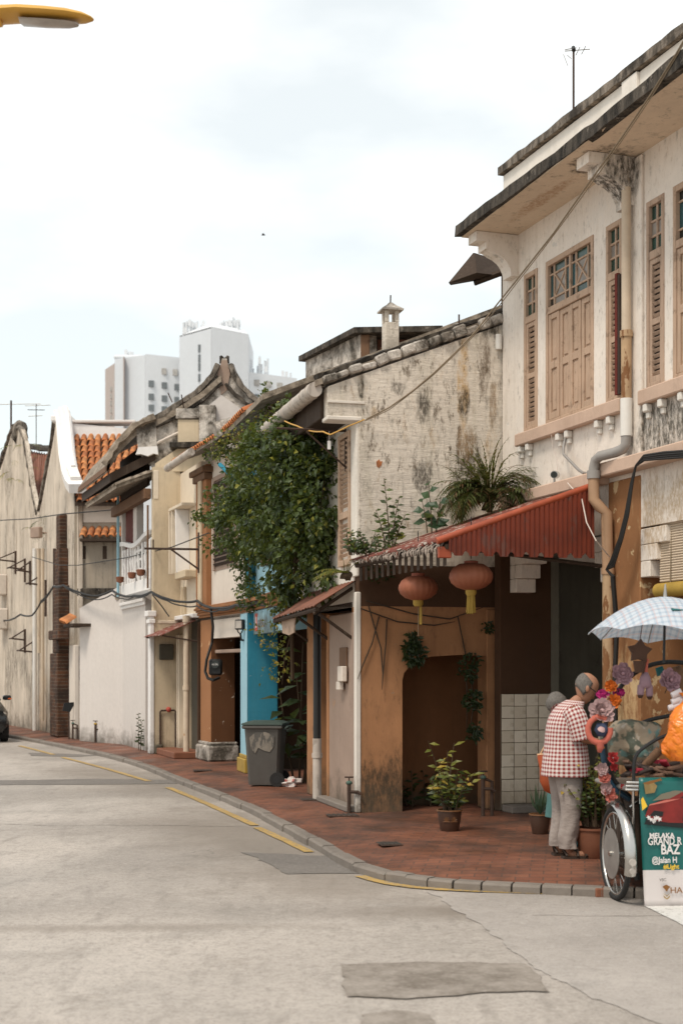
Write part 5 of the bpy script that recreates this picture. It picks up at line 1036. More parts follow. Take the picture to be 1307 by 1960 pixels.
# ------------------------------------------------------------------ far tower blocks
YT = 230.0
TW = thing('tower_block', 'pale stepped high-rise block far behind the roofs', 'building', (at(400, 0, YT).x, YT, 0))
ox = at(400, 0, YT).x
def tx(px): return at(px, 0, YT).x - ox
def tz(py): return at(0, py, YT).z
def tblock(name, px, top, depth, m, y0=0, chamf=0, ztop=None):
    """px: list of (px, dy) footprint points facing us, extruded to the ground"""
    pts = [(tx(a), y0 + d_) for a, d_ in px]; pts = pts + [(pts[-1][0], y0 + depth), (pts[0][0], y0 + depth)]
    b = MB(); b.prism(pts, 'z', 0, tz(top)); return b.build(name, m, TW)
tblock('left_wing_side', [(188, 7), (216, 2)], 690, 16, M['tower_brown']); tblock('left_wing', [(216.2, 2), (280, -1)], 682, 20, M['tower_grey']); tblock('left_wing_front', [(280.2, -1), (372, 3)], 680, 20, M['tower_white'])
tblock('lift_core', [(345, 4), (412, -2)], 648, 16, M['tower_grey'], -5); tblock('lift_core_front', [(412.2, -2), (477, 3)], 646, 16, M['tower_white'], -5); tblock('right_wing', [(477.2, 0), (566, 5)], 712, 16, M['tower_white'])
b = MB(); b.loft([[Vector((tx(a), d_ - 5, tz(z))) for a, d_ in ((345, 4), (412, -2), (477, 3), (477, 16), (345, 16))] if k == 0 else [Vector((tx(a), d_ - 5, tz(z))) for a, d_ in ((362, 5), (412, 0), (468, 4), (468, 15), (362, 15))] for k, z in ((0, 645.5), (1, 634))]); b.build('core_roof', M['tower_white'], TW)
b = MB(); b.box(tx(214), tx(300), 2, 14, tz(681), tz(674), .2); b.build('plant_room', M['tower_white'], TW)
def twin(px, py, w_, h_, y, m): b = MB(); b.box(tx(px - w_ / 2), tx(px + w_ / 2), y - .12, y + .3, tz(py + h_ / 2), tz(py - h_ / 2)); return b.build('window', m, TW)
yw = lambda px: -1 + 4 * (px - 280) / 92 - .05
for c_, px in enumerate((289.5, 313, 336, 358.5)):
    for r_, py in enumerate((736, 761, 782, 803)): twin(px, py + .02 * (px - 289) * 2, 13, 12, yw(px), M['tower_glass'] if not (c_ == 3 and r_ > 0) or True else M['tower_glass2'])
for px in (313, 333): twin(px, 710, 11, 12, yw(px), M['tower_glass2'])
for k in range(5): twin(208, 737 + 14 * k, 6, 9, 3.3, M['tower_glass2'])
for py in (680, 699, 715, 735): twin(389, py, 7, 14, -4.95, M['tower_glass'])
for px in (470,): 
    for py in (735, 746): twin(px, py, 6, 8, -2.2, M['tower_glass'])
for k, px in enumerate((491, 513, 534, 556)):
    twin(px, 731, 11, 11, .8 + k * 1.2 - .2, M['tower_glass2'])
for px in (490, 532): twin(px, 759, 12, 11, .8 + (px - 490) / 18 - .2, M['tower_glass'])
for px in (237, 365): b = MB(); b.box(tx(px), tx(px + 1.3), (-.4 if px < 300 else 1.2), 3, 0, tz(683)); b.build('joint_line', M['tower_brown'], TW)
for (px, py, n__, s, lab) in ((370, 646, 26, 30, 'left of the lift core'), (440, 636, 26, 26, 'on the lift core'), (483, 712, 14, 40, 'on the right wing'), (240, 675, 12, 12, 'on the left wing'), (546, 712, 4, 14, 'x')):
    b = MB()
    for k in range(n__):
        yj = random.uniform(-1.2, 1.2); x = px + random.uniform(-14, 16) * (s / 22); h = random.uniform(.35, 1) * s; b.tube([(tx(x), 4 + yj + (-5 if py < 650 else 0), tz(py) - .6), (tx(x), 4 + yj + (-5 if py < 650 else 0), tz(py - h))], .16, 4)
        if k % 2: zc = tz(py - h * .75); b.box(tx(x) - .22, tx(x) + .22, 3.8 + yj + (-5 if py < 650 else 0), 4.2 + yj + (-5 if py < 650 else 0), zc - .5, zc + .5)
    b.build('rooftop_masts', M['tower_white'], TW, kind='stuff')
# ------------------------------------------------------------------ street lamp
SL = thing('street_lamp', 'yellow street lamp head on a curved arm above the road', 'street lamp', (-3.9, 10.3, 0))
hd = []
for (px, top, bot, wd) in ((-30, 8, 70, .16), (0, 5, 57, .165), (40, 5, 52, .17), (90, 8, 54, .165), (130, 13, 53, .15), (160, 21, 49, .11), (176, 30, 43, .05), (180, 35, 39, .015)):
    c0, c1 = at(px, top, 10.3), at(px, bot, 10.3); m_ = (c0.z + c1.z) / 2; hh = (c0.z - c1.z) / 2 * .62; ring = []
    for k in range(14): a = 2 * math.pi * k / 14; ring.append(Vector((c0.x + 3.9, wd * math.cos(a), m_ + hh * (1.0 if math.sin(a) > 0 else .55) * math.sin(a) + .12 * wd * math.cos(a) * 1.0)))
    hd.append(ring)
b = MB(); b.loft(hd); b.build('lamp_head', M['lamp_yellow'], SL, True, 60)
b = MB(); rg = []
for (px, cy, wd) in ((40, 31, .02), (42, 31, .105), (90, 34, .11), (130, 36, .09), (148, 36, .05), (152, 36, .01)):
    c0 = at(px, cy, 10.3); rg.append([Vector((c0.x + 3.9, wd * math.cos(a) - .01, c0.z - .045 + .012 * math.sin(a) + .12 * wd * math.cos(a))) for a in [2 * math.pi * k / 10 for k in range(10)]])
b.loft(rg); b.build('lens', M['lamp_lens'], SL, True)
zA = at(0, 35, 10.3).z
b = MB(); b.tube([(0, 0, 0), (0, 0, 5.2), (.1, 0, 5.8), (.45, 0, zA - .16), (1.0, 0, zA - .07), (1.44, 0, zA - .01)], [.09, .07, .06, .055, .05, .05], 12); b.build('pole', M['lamp_yellow'], SL, True)
b = MB(); b.lathe([(.16, 0), (.16, .05), (.1, .08), (.09, .4)], 16); b.build('base', M['lamp_yellow'], SL, True)
# ------------------------------------------------------------------ antennas on the far roofs
p = F2.wld(F2.hit(70, 824, 'y', 1.55)); t = antenna('tv_antenna', (p.x, p.y, p.z - .5), 1.35, 'tilted television antenna with crossbars above the rusty valley roof', [(1.28, -.35, .45, .012), (.95, -.25, .2, .012)])
b = MB(); b.tube([(-.2, -.3, 1.1), (.2, .3, 1.2)], .012, 5); b.build('element', M['iron'], t)
p = F2.wld(F2.hit(22, 880, 'y', .5)); t = antenna('tv_antenna', (p.x, p.y, p.z - 1.2), 3.0, 'tall thin antenna mast with one long crossbar on the far gable', [(2.88, -.6, .9, .012)])
p = FB.wld((LB - 1.4, 1.75, 5.6)); q = at(878, 628, 18.2); t = antenna('tv_antenna', (q.x, 18.2, 5.6), at(0, 602, 18.2).z - 5.6, 'small antenna just showing over the coping of the blank wall', [(.5, -.12, .1, .005), (.56, -.08, .1, .005)])
# timber roof stub beside the corner house eave
RS = thing('timber_roof_stub', 'broken dark timber and sheet roof stub under the corner house eave', 'roof', (1.8, 16.75, 5.4))
def rs(px, py, Y=16.75): p = at(px, py, Y); return Vector((p.x - 1.8, Y - 16.75, p.z - 5.4))
b = MB(); b.loft([[rs(858, 541, 16.5), rs(912, 522, 16.5), rs(908, 484, 16.9), rs(905, 484, 16.9)], [rs(862, 546, 16.9), rs(965, 528, 16.9), rs(960, 500, 17.3), rs(905, 490, 17.3)]]); b.build('sheet', M['wood_dark'], RS)
b = MB(); b.tube([rs(966, 600), rs(966, 500)], .045, 4); b.tube([rs(966, 519), rs(907, 541)], .04, 4); b.tube([rs(905, 510), rs(912, 545)], .03, 4); b.build('frame', M['wood_dark'], RS)
# ------------------------------------------------------------------ cables
def cable(name, pts, r_, m, label, sag=0, n=8):
    P = [Vector(p) for p in pts]; out = []
    for a, c in zip(P, P[1:]):
        for i in range(n): f = i / n; q = a.lerp(c, f); q.z -= sag * 4 * f * (1 - f) * (c - a).length; out.append(q)
    out.append(P[-1]); return one(name, M[m], label, 'cable', MB().tube(out, r_, 6))
A3 = lambda px, py, y=-.75: FA.wld(FA.hit(px, py, 'y', y))
cable('overhead_cable', [A3(1330, 40), A3(1290, 108), A3(1245, 180), A3(1190, 262), A3(1125, 352), A3(1060, 445), A3(985, 540), at(940, 596, 15.9), at(905, 640, 15.95), at(870, 676, 15.98), at(830, 714, 16.0), at(790, 748, 16.0), at(745, 780, 16.02), at(700, 803, 16.05)], .0085, 'cable_tan', 'twisted brown cable running down the corner house eave and across the blank wall', .0)
cable('overhead_cable', [A3(1330, 46), A3(1245, 187), A3(1125, 360), A3(985, 546), at(905, 644, 15.95), at(830, 717, 16.0), at(745, 784, 16.02), at(697, 806, 16.05)], .005, 'cable_tan', 'thinner brown cable hanging just below the twisted one on the blank wall', .008)
cable('yellow_wire', [at(697, 803, 16.03), at(668, 815, 15.9), at(632, 832, 15.8), at(618, 826, 15.85), at(590, 824, 16.5), at(568, 815, 16.8), at(545, 806, 17.2)], .009, 'cable_yellow', 'yellow wire looping under the gutter beside the iron bracket', .01)
lt = thing('hanging_tag', 'small white tag hanging from the gutter in front of the shrub', 'tag', at(630, 852, 16.3)); b = MB(); b.box(-.02, .02, -.008, .008, -.05, .05, .004); b.build('tag', M['white_plastic'], lt); b = MB(); b.tube([(0, 0, .05), (0, 0, .16)], .003, 4); b.build('string', M['cable_white'], lt)
B3 = lambda px, py, y=-.22: FA.wld(FA.hit(px, py, 'y', y))
for k in range(4):
    d = k * .016
    cable('cable_bundle', [B3(1330, 862 + 4 * k), B3(1270, 866 + 4 * k), B3(1232, 872 + 3 * k), B3(1216, 892), B3(1207 + k, 925), B3(1196 + 2 * k, 985), B3(1185 + 2 * k, 1030), B3(1168 + 2 * k, 1075 + 3 * k), B3(1160, 1090), B3(1172 + k, 1104)], .013 if k < 2 else .010, 'cable', ('thick black cable uppermost in the bundle bending down past the drainpipe', 'thick black cable second in the bundle bending down past the drainpipe', 'slim black cable third in the bundle bending down past the drainpipe', 'slim black cable lowest in the bundle bending down past the drainpipe')[k], .0, 5)['group'] = 'black cables by the drainpipe'
cable('black_cable', [B3(1172, 1104), B3(1180, 1200, -.14), B3(1176, 1290, -.14), B3(1178, 1420, -.14), B3(1180, 1560, -.14)], .025, 'cable', 'thick black cable running down the orange pillar beside the flaking pipe')
cable('white_cord', [FA.wld((1.72, -.17, 3.66)), FA.wld(FA.hit(1113, 955, 'y', -.3)), FA.wld(FA.hit(1122, 1000, 'y', -.5)), FA.wld(FA.hit(1140, 1035, 'y', -.45)), FA.wld(FA.hit(1166, 1066, 'y', -.2))], .006, 'cable_white', 'thin white cord crossing the red corrugated skirt')
cl_ = [at(0, 1186, 42), at(40, 1176, 38), at(62, 1178, 36.6), at(80, 1150, 35), at(103, 1122, 33.3), at(122, 1120, 32.4), at(150, 1133, 31.8), at(185, 1141, 31), at(215, 1130, 30.2), at(235, 1140, 29.5), at(258, 1140, 28.5), at(290, 1133, 27.0), at(320, 1146, 26.4), at(352, 1152, 25.8), at(378, 1150, 25.2), at(400, 1162, 24.4), at(420, 1164, 23.8), at(452, 1158, 22.8), at(490, 1152, 21.6), at(530, 1148, 20.5)]
cable('facade_cable', cl_, .024, 'cable', 'thick black cable slung along the facades above the pavement', .02, 4)
cable('facade_cable', [p + Vector((0, -.03, -.05 + .04 * math.sin(i))) for i, p in enumerate(cl_[3:])], .013, 'cable', 'thinner black cable twisted beneath the facade cable', .03, 4)
cable('drop_cable', [at(404, 1164, 24.3), at(408, 1200, 24.3), at(406, 1230, 24.4), at(396, 1262, 24.3), at(393, 1285, 24.3), at(398, 1298, 24.25), at(408, 1302, 24.2), at(420, 1297, 24.3)], .026, 'cable', 'black cable dropping in a loop to the black meter box on the brown pier')
cable('drop_cable', [at(292, 1138, 26.9), at(310, 1160, 26.8), at(324, 1180, 26.7)], .012, 'cable', 'thin black wire slanting down the cream wing wall')
cable('street_wire', [at(-20, 997, 40), at(60, 993, 36), at(120, 984, 33.2), at(240, 974, 31)], .014, 'cable', 'thin wire strung level across the old gable fronts')
cable('street_wire', [at(62, 1066, 36), at(115, 1082, 33.3), at(150, 1082, 32), at(240, 1068, 29.8), at(330, 1047, 26), at(400, 1020, 24)], .010, 'cable', 'thin sagging wire from the buttress past the balcony')
ib = thing('iron_wall_bracket', 'rusty iron bracket arm reaching out from the orange pilaster', 'bracket', FD.wld((.40, -.14, 4.0)), FD.rz); c0 = FD.loc(at(318, 1046, 24.2)) - Vector((.40, -.14, 4.0)); z_ = FD.hit(398, 1046, 'y', -.14).z - 4.0
b = MB(); b.tube([(0, 0, z_), (-.15, -.95, z_)], .022, 6); b.tube([(0, 0, z_ - .36), (-.08, -.5, z_)], .018, 6); b.build('arm', M['iron'], ib); b = MB(); b.box(-.03, .03, -.02, .0, z_ - .42, z_ + .3, .004); b.build('plate', M['iron'], ib); b = MB(); b.tube([(-.12, -.8, z_), (-.12, -.8, z_ + .16)], .014, 5); b.build('pin', M['iron'], ib)
# meter box, floodlight
mb_ = thing('meter_box', 'round-cornered black meter box on the peeling brown pier', 'meter', at(413, 1277, 24.45), 0)
b = MB(); b.box(-.115, .115, -.07, .05, -.14, .14, .03); b.build('case', M['black_plastic'], mb_, True); b = MB(); b.tube([(0, -.07, .05), (0, -.10, .05)], .07, 16); b.build('dial', M['glass_dark'], mb_, True); text_mesh('print', 'm1k', .06, M['white_plastic'], mb_, RX(-.055, -.102, .03))
fl = thing('floodlight', 'small square floodlight on a bracket above the turquoise column', 'lamp', at(459, 1196, 22.35), -.5)
b = MB(); b.box(-.075, .075, -.03, .05, -.075, .085, .01); b.build('case', M['black_plastic'], fl); b = MB(); b.box(-.055, .055, -.036, -.031, -.055, .065, .003); b.build('lens', M['lamp_lens'], fl); b = MB(); b.tube([(-.07, .01, -.04), (-.03, .01, -.12), (0, .02, -.14), (.03, .01, -.12), (.07, .01, -.04)], .010, 6); b.tube([(0, .02, -.14), (0, .05, -.24), (0, .45, -.24)], .016, 6); b.build('yoke', M['black_plastic'], fl)
# ------------------------------------------------------------------ wheelie bin and rubbish bag
c0 = gp(507, 1506); BN = thing('wheelie_bin', 'grey wheelie bin with a peeled sticker standing on the pavement', 'bin', c0, -.12)
BN.location.y += .25
b = MB(); b.loft([[Vector((sx * w_ + dx, sy * d_, z)) for sx, sy in ((-.86, -1), (.86, -1), (1, -.86), (1, .86), (.86, 1), (-.86, 1), (-1, .86), (-1, -.86))] for w_, d_, z, dx in ((.205, .21, .02, .0), (.21, .22, .06, .0), (.255, .28, .80, 0), (.26, .285, .82, 0))]); b.build('body', M['bin'], BN, True, 30)
b = MB(); b.box(-.285, .285, -.315, .315, .80, .85, .015); b.build('rim', M['bin'], BN)
b = MB(); b.loft([[Vector((sx * w_, sy * d_, z)) for sx, sy in ((-1, -1), (1, -1), (1, 1), (-1, 1))] for w_, d_, z in ((.285, .32, .853), (.285, .32, .875), (.20, .24, .905))]); b.build('lid', M['bin_lid'], BN, True, 25)
b = MB(); b.tube([(.30, -.2, .80), (.34, -.2, .83), (.34, .2, .83), (.30, .2, .80)], .014, 8); b.build('handle', M['bin_lid'], BN, True)
for sy in (-1, 1):
    wh = MB(); wh.tube([(.20, sy * .24 - .025, .10), (.20, sy * .24 + .025, .10)], .10, 20); wh = wh.build('wheel', M['rubber'], BN, True); hb = MB(); hb.tube([(.20, sy * .24 - .028, .10), (.20, sy * .24 + .028, .10)], .05, 14); hb.build('hub', M['black_plastic'], wh, True)
b = MB(); b.prism([(-.16, .52), (-.10, .46), (-.06, .54), (.02, .50), (.10, .48), (.16, .56), (.17, .70), (.05, .76), (-.10, .75), (-.18, .68)], 'y', -.002, .002, Matrix.Translation((.0, -.272, 0)) @ Matrix.Translation((0, 0, .6)) @ Matrix.Rotation(R(4.6), 4, 'X') @ Matrix.Translation((0, 0, -.6))); b.build('peeled_sticker', M['bin_mark'], BN)
c0 = gp(554, 1506); one('rubbish_bag', M['bag'], 'crumpled white plastic bag lying beside the wheelie bin', 'bag', MB().sphere((c0.x, c0.y + .05, .12 + .055), .13, 28, 18, (1.1, .8, .5), .9, 5))
# ------------------------------------------------------------------ water standpipes
def standpipe(px, py, h, label, m='iron', knob='leaf_b', two=False):
    c = gp(px, py); t = thing('standpipe', label, 'water pipe', c); b = MB(); b.tube([(0, 0, 0), (0, 0, h)], .022, 8)
    if two: b.tube([(.10, .02, 0), (.10, .02, h * .9), (.0, 0, h)], .02, 8)
    b.tube([(0, 0, h * .72), (.10, -.02, h * .72), (.13, -.02, h * .64)], .018, 8); b.build('pipe', M[m], t, True)
    b = MB(); b.sphere((0, 0, h + .01), .032, 10, 6, (1.2, 1, .8)); b.build('valve', M[knob], t, True); b = MB(); b.tube([(-.05, 0, h + .075), (.05, 0, h + .075)], .010, 6); b.tube([(0, 0, h + .03), (0, 0, h + .08)], .009, 6); b.build('handle', M['iron'], t); return t
M['verdigris'] = paint('verdigris', (.08, .14, .11), .7, .6, (.08, .05, .035), .08, 9)
standpipe(668, 1556, .33, 'iron standpipe with a green valve at the white corner trim', 'iron', 'verdigris'); standpipe(924, 1562, .42, 'twin iron standpipe with a round green meter beside the tan arch', 'iron', 'verdigris', True)
standpipe(183, 1421, .40, 'slim standpipe with a yellow tap before the plain white wall', 'iron', 'gold'); standpipe(140, 1415, .36, 'standpipe with a green valve between the white wall and the brick buttress', 'iron', 'verdigris', True)
# ------------------------------------------------------------------ dark car coming down the street
M['car_paint'] = paint('black_car_paint', (.012, .014, .015), .2, .9, spec=.6); M['indicator'] = flat('indicator', (.75, .14, .03), .4)
CR = thing('black_car', 'black hatchback parked at the kerb beyond the white wall', 'car', (-9.35, 35.2, 0), R(22))
def carsec(y, hw, z0, z1, zc): return [Vector((sx * hw * f, y, z)) for sx, f, z in ((-1, .86, z0), (1, .86, z0), (1, 1, z0 + .15), (1, 1, zc), (1, .86, z1), (-1, .86, z1), (-1, 1, zc), (-1, 1, z0 + .15))]
b = MB(); b.loft([carsec(-2.05, .60, .34, .60, .5), carsec(-1.98, .76, .26, .74, .62), carsec(-1.6, .84, .2, .88, .72), carsec(-.85, .86, .18, 1.0, .82), carsec(1.4, .86, .18, 1.02, .85), carsec(1.9, .80, .24, .98, .8), carsec(2.0, .66, .34, .8, .7)]); b.build('body', M['car_paint'], CR, True, 50)
b = MB(); b.loft([[Vector((sx * w_, y, z)) for sx, w_, y, z in ((-1, a, y0, z), (1, a, y0, z), (1, a, y1, z), (-1, a, y1, z))] for a, y0, y1, z in ((.78, -.95, 1.75, .98), (.70, -.45, 1.5, 1.30), (.60, -.15, 1.25, 1.45), (.5, 0, 1.1, 1.48))]); b.build('cabin', M['glass_dark'], CR, True, 30)
b = MB(); b.box(-.60, .60, -.15, 1.25, 1.452, 1.50, .03); b.build('roof', M['car_paint'], CR, True)
for sx in (-1, 1):
    b = MB(); b.sphere((sx * .62, -1.93, .66), .13, 12, 8, (1.2, .5, .6)); b.build('headlight', M['glass_frost'], CR, True)
    m2 = MB(); m2.box(sx * .86, sx * 1.06, -.72, -.60, .98, 1.10, .03); m2 = m2.build('mirror', M['car_paint'], CR); b = MB(); b.box(sx * .98, sx * 1.065, -.735, -.722, 1.0, 1.03, .003); b.build('indicator', M['indicator'], m2)
    for y in (-1.3, 1.25):
        w_ = MB(); w_.tube([(sx * .70, y, .30), (sx * .87, y, .30)], .30, 24); w_ = w_.build('wheel', M['rubber'], CR, True); b = MB(); b.tube([(sx * .87, y, .30), (sx * .875, y, .30)], .19, 18); b.build('rim', M['dull_steel'], w_, True)
b = MB(); b.box(-.45, .45, -2.075, -2.04, .40, .50, .01); b.build('grille', M['black_plastic'], CR); b = MB(); b.box(-.25, .25, -2.09, -2.07, .42, .52, .004); b.build('number_plate', M['black_plastic'], CR)
# bird
BD = thing('bird', 'tiny dark bird flying in the pale sky', 'bird', at(504, 450, 60)); b = MB(); b.tube([(-.08, 0, 0), (-.03, 0, .01), (.04, 0, .012), (.09, 0, .0)], [.008, .03, .032, .006], 8); b.add([(-.02, -.01, .01), (.05, -.01, .01), (.02, -.10, .06), (-.04, -.16, .02)], [(0, 1, 2, 3)]); b.add([(-.02, .01, .01), (.05, .01, .01), (.02, .10, .06), (-.04, .16, .02)], [(0, 1, 2, 3)]); b.build('body', M['black_plastic'], BD, True)
# ------------------------------------------------------------------ vegetation
def rv(): 
    while True:
        v = Vector((random.uniform(-1, 1), random.uniform(-1, 1), random.uniform(-1, 1)))
        if .05 < v.length <= 1: return v
def leaf(mb, p, d, n, L, w, fold=.18):
    d = d.normalized(); s = d.cross(n)
    if s.length < 1e-3: s = d.cross(Vector((0, .3, 1)))
    s.normalize(); n = s.cross(d).normalized(); m1 = p + d * (L * .45); tip = p + d * L - n * (L * .14)
    mb.add([p, m1 + s * (w / 2) + n * (w * fold), tip, m1 - s * (w / 2) + n * (w * fold), p + d * (L * .5)], [(0, 1, 4), (1, 2, 4), (2, 3, 4), (3, 0, 4)])
def blobleaves(blobs, N, size, o, shell=.5, droop=.35, clump=0):
    mb = MB(); o = Vector(o); wt = [b_[3] * b_[4] * b_[5] for b_ in blobs]; wt = [w_ ** .75 for w_ in wt]; cents = []
    for k in range(N):
        (px, py, Y, rx_, ry_, rz_) = random.choices(blobs, wt)[0]; c = at(px, py, Y)
        if clump and (k % clump == 0 or not cents):
            v = rv(); v = v.normalized() * (v.length ** shell); cents = [(c, v, rx_, ry_, rz_)]
        if clump: c, v, rx_, ry_, rz_ = cents[0]; jit = rv() * .13
        else: v = rv(); v = v.normalized() * (v.length ** shell); jit = Vector((0, 0, 0))
        edge = 1 + .55 * mnoise.noise(v.normalized() * 2.6 + c * .7)
        p = c + Vector((v.x * rx_, v.y * ry_, v.z * rz_)) * edge + jit - o
        out = (v.normalized() * .6 + rv() * .9 + Vector((0, 0, -droop))).normalized(); nn = (Vector((0, 0, .4)) + v.normalized() * .7 + rv() * 1.0)
        L = size * random.uniform(.6, 1.25); leaf(mb, p, out, nn, L, L * random.uniform(.52, .72))
    return mb
o = at(575, 1180, 18.4); o.z = 2.5
SH = thing('climbing_shrub', 'large dark green shrub hanging over the turquoise house front', 'shrub', o)
main = [(585, 880, 17.7, .55, .42, .62), (560, 960, 17.9, .62, .42, .62), (615, 960, 17.25, .34, .36, .72), (520, 880, 18.8, .50, .42, .36), (600, 1045, 17.6, .42, .38, .42), (490, 935, 20.0, .42, .4, .55), (480, 1000, 20.2, .48, .4, .42), (540, 1035, 18.8, .45, .36, .40), (560, 1100, 18.4, .26, .26, .42), (625, 1080, 17.3, .18, .25, .35), (455, 965, 21.5, .38, .35, .30), (530, 835, 19.2, .40, .4, .14), (590, 838, 18.0, .36, .3, .14)]
blobleaves(main, 15500, .092, o, .40, .45, 17).build('foliage', M['leaf'], SH, kind='stuff')
arms = [(420, 985, 22.6, .32, .16, .13), (388, 992, 22.8, .16, .08, .05), (440, 955, 22.2, .3, .2, .16), (425, 1040, 22.6, .22, .14, .12), (475, 1075, 22.2, .17, .14, .42), (480, 1140, 22.0, .2, .16, .2), (465, 1050, 22.2, .2, .14, .3), (515, 765, 20.5, .09, .09, .20), (520, 800, 20.3, .2, .15, .12), (455, 850, 23.2, .4, .18, .10), (420, 868, 23.6, .2, .12, .07), (545, 1150, 18.6, .14, .12, .30), (500, 1130, 20.2, .14, .1, .1)]
blobleaves(arms, 2500, .078, o, .5, .3, 4).build('foliage', M['leaf'], SH, kind='stuff')
yel = [(485, 835, 21.2, .5, .25, .14), (530, 800, 20.0, .3, .2, .14), (450, 862, 22.8, .32, .2, .10), (530, 1150, 18.9, .18, .12, .12), (545, 1185, 18.7, .16, .1, .2), (520, 1230, 19.0, .12, .1, .18), (542, 1270, 18.7, .12, .1, .18), (520, 1290, 18.9, .08, .06, .10), (500, 1205, 20.2, .1, .08, .08), (545, 1130, 18.8, .2, .1, .06)]
blobleaves(yel, 900, .060, o, .6, .3, 4).build('yellow_foliage', M['leaf_y'], SH, kind='stuff')
b = MB()
for (pts, r_) in (([(560, 1300, 18.7), (558, 1200, 18.6), (565, 1080, 18.2), (575, 960, 17.9), (560, 850, 18.3), (515, 780, 20.2)], .03), ([(565, 1080, 18.2), (520, 1020, 19), (460, 990, 21), (390, 992, 22.8)], .016), ([(565, 1080, 18.2), (610, 1020, 17.5), (620, 920, 17.3)], .018), ([(480, 1150, 22), (475, 1060, 22.1), (480, 980, 20.5)], .012), ([(560, 1200, 18.6), (545, 1260, 18.6), (540, 1310, 18.7)], .01), ([(575, 960, 17.9), (520, 880, 18.9), (455, 850, 22.8)], .014)):
    P = [at(*q) - o for q in pts]; b.tube(P, [r_ * (1 - .6 * i / (len(P) - 1)) for i in range(len(P))], 6)
b.build('stem', M['stem'], SH, True)
def frond(mb, p, d, L, droop, wl, n=16, twist=0):
    d = d.normalized(); pts = [p]; cur = d.copy(); q = p.copy()
    for i in range(n): cur = (cur + Vector((0, 0, -droop / n)) * (1 + i / n)).normalized(); q = q + cur * (L / n); pts.append(q.copy())
    mb.tube(pts, [.006 * (1 - .8 * i / n) for i in range(n + 1)], 4)
    for i in range(2, n + 1):
        t = (pts[i] - pts[i - 1]).normalized(); s = t.cross(Vector((0, 0, 1))); s = s.normalized() if s.length > .01 else Vector((1, 0, 0)); ll = wl * math.sin(math.pi * (.12 + .85 * i / n)) ** .7
        for sg in (-1, 1): leaf(mb, pts[i], (s * sg + t * .7 + Vector((0, 0, -.25 + random.uniform(-.2, .2)))), Vector((0, 0, 1)), ll * random.uniform(.8, 1.1), ll * .13, .02)
def fern(name, label, px, py, Y, fr, m, cat='fern'):
    o = at(px, py, Y); t = thing(name, label, cat, o); b = MB()
    for (d, L, dr, wl) in fr: frond(b, Vector((random.uniform(-.03, .03), random.uniform(-.03, .03), 0)), Vector(d), L, dr, wl)
    b.build('fronds', M[m], t, kind='stuff'); b = MB(); b.sphere((0, .02, -.03), .07, 10, 6, (1, .8, .8), .5, 1); b.build('root_clump', M['stem'], t, True); return t
fr = []
for k in range(130):
    a = random.uniform(0, 2 * math.pi); up = random.uniform(.5, 2.6); fr.append(((math.cos(a) - .05, .45 * math.sin(a) - .45, up), random.uniform(.42, .80), random.uniform(.9, 2.4), random.uniform(.13, .21)))
fern('wall_palm', 'bushy green palm-like fern growing from the corner of the blank wall', 935, 965, 15.85, fr, 'frond', 'palm')
fr = [((random.uniform(-1, .25), random.uniform(-.7, -.1), random.uniform(-.5, .5)), random.uniform(.3, .5), random.uniform(.6, 1.6), .09) for k in range(34)]
fern('withered_fern', 'withered brown fern fronds hanging beside the green palm on the blank wall', 893, 935, 16.2, fr, 'frond')
fr = [((-1, -.35 + random.uniform(-.2, .2), random.uniform(.1, .5)), random.uniform(.3, .45), random.uniform(.4, 1.0), .08) for k in range(7)] + [((random.uniform(-.5, .5), -.4, .8), .25, .9, .06) for k in range(4)]
fern('eave_fern', 'yellow-green fern arching from the corner beneath the awning eave', 664, 1096, 15.85, fr, 'leaf_y')
def weed(name, label, base, stems, m, L, w, per, cat='plant'):
    o = Vector(base); t = thing(name, label, cat, o); b = MB(); lf = MB()
    for (dx, dy, h, lean) in stems:
        P = [Vector((dx + lean * (f ** 1.5), dy, h * f)) for f in (0, .25, .5, .75, 1)]; b.tube(P, [.008, .007, .006, .004, .003], 5)
        for k in range(per):
            f = .15 + .85 * (k + .5) / per; p = Vector((dx + lean * f ** 1.5, dy, h * f)); a = k * 2.4 + random.uniform(-.4, .4); s = 1.1 - .6 * f
            leaf(lf, p, Vector((math.cos(a), math.sin(a) * .8, random.uniform(-.1, .6))), Vector((random.uniform(-.8, .8), -1.1, .8)), L * s * random.uniform(.8, 1.2), w * s * random.uniform(.8, 1.15), .1)
    b.build('stem', M['stem'], t, True); lf.build('leaves', M[m], t, kind='stuff'); return t
def awz(px, Y): return at(px, 0, Y).x
weed('roof_weed', 'slender leafy weed growing on the awning roof against the blank wall', at(745, 1045, 15.75), [(0, 0, .75, -.06), (.03, .02, .55, .08), (-.05, 0, .4, -.1), (.06, 0, .35, .12)], 'leaf', .135, .07, 17)
weed('roof_weed', 'broad heart-leaved weed growing on the awning roof against the blank wall', at(826, 1020, 15.7), [(0, 0, .56, -.04), (.05, 0, .40, .05), (-.05, 0, .36, -.06)], 'leaf_b', .20, .16, 7)
weed('roof_weed', 'low bushy weed at the far corner of the awning roof', at(705, 1062, 15.7), [(random.uniform(-.22, .25), random.uniform(-.1, .1), random.uniform(.12, .3), random.uniform(-.1, .1)) for k in range(20)], 'leaf', .10, .055, 11)
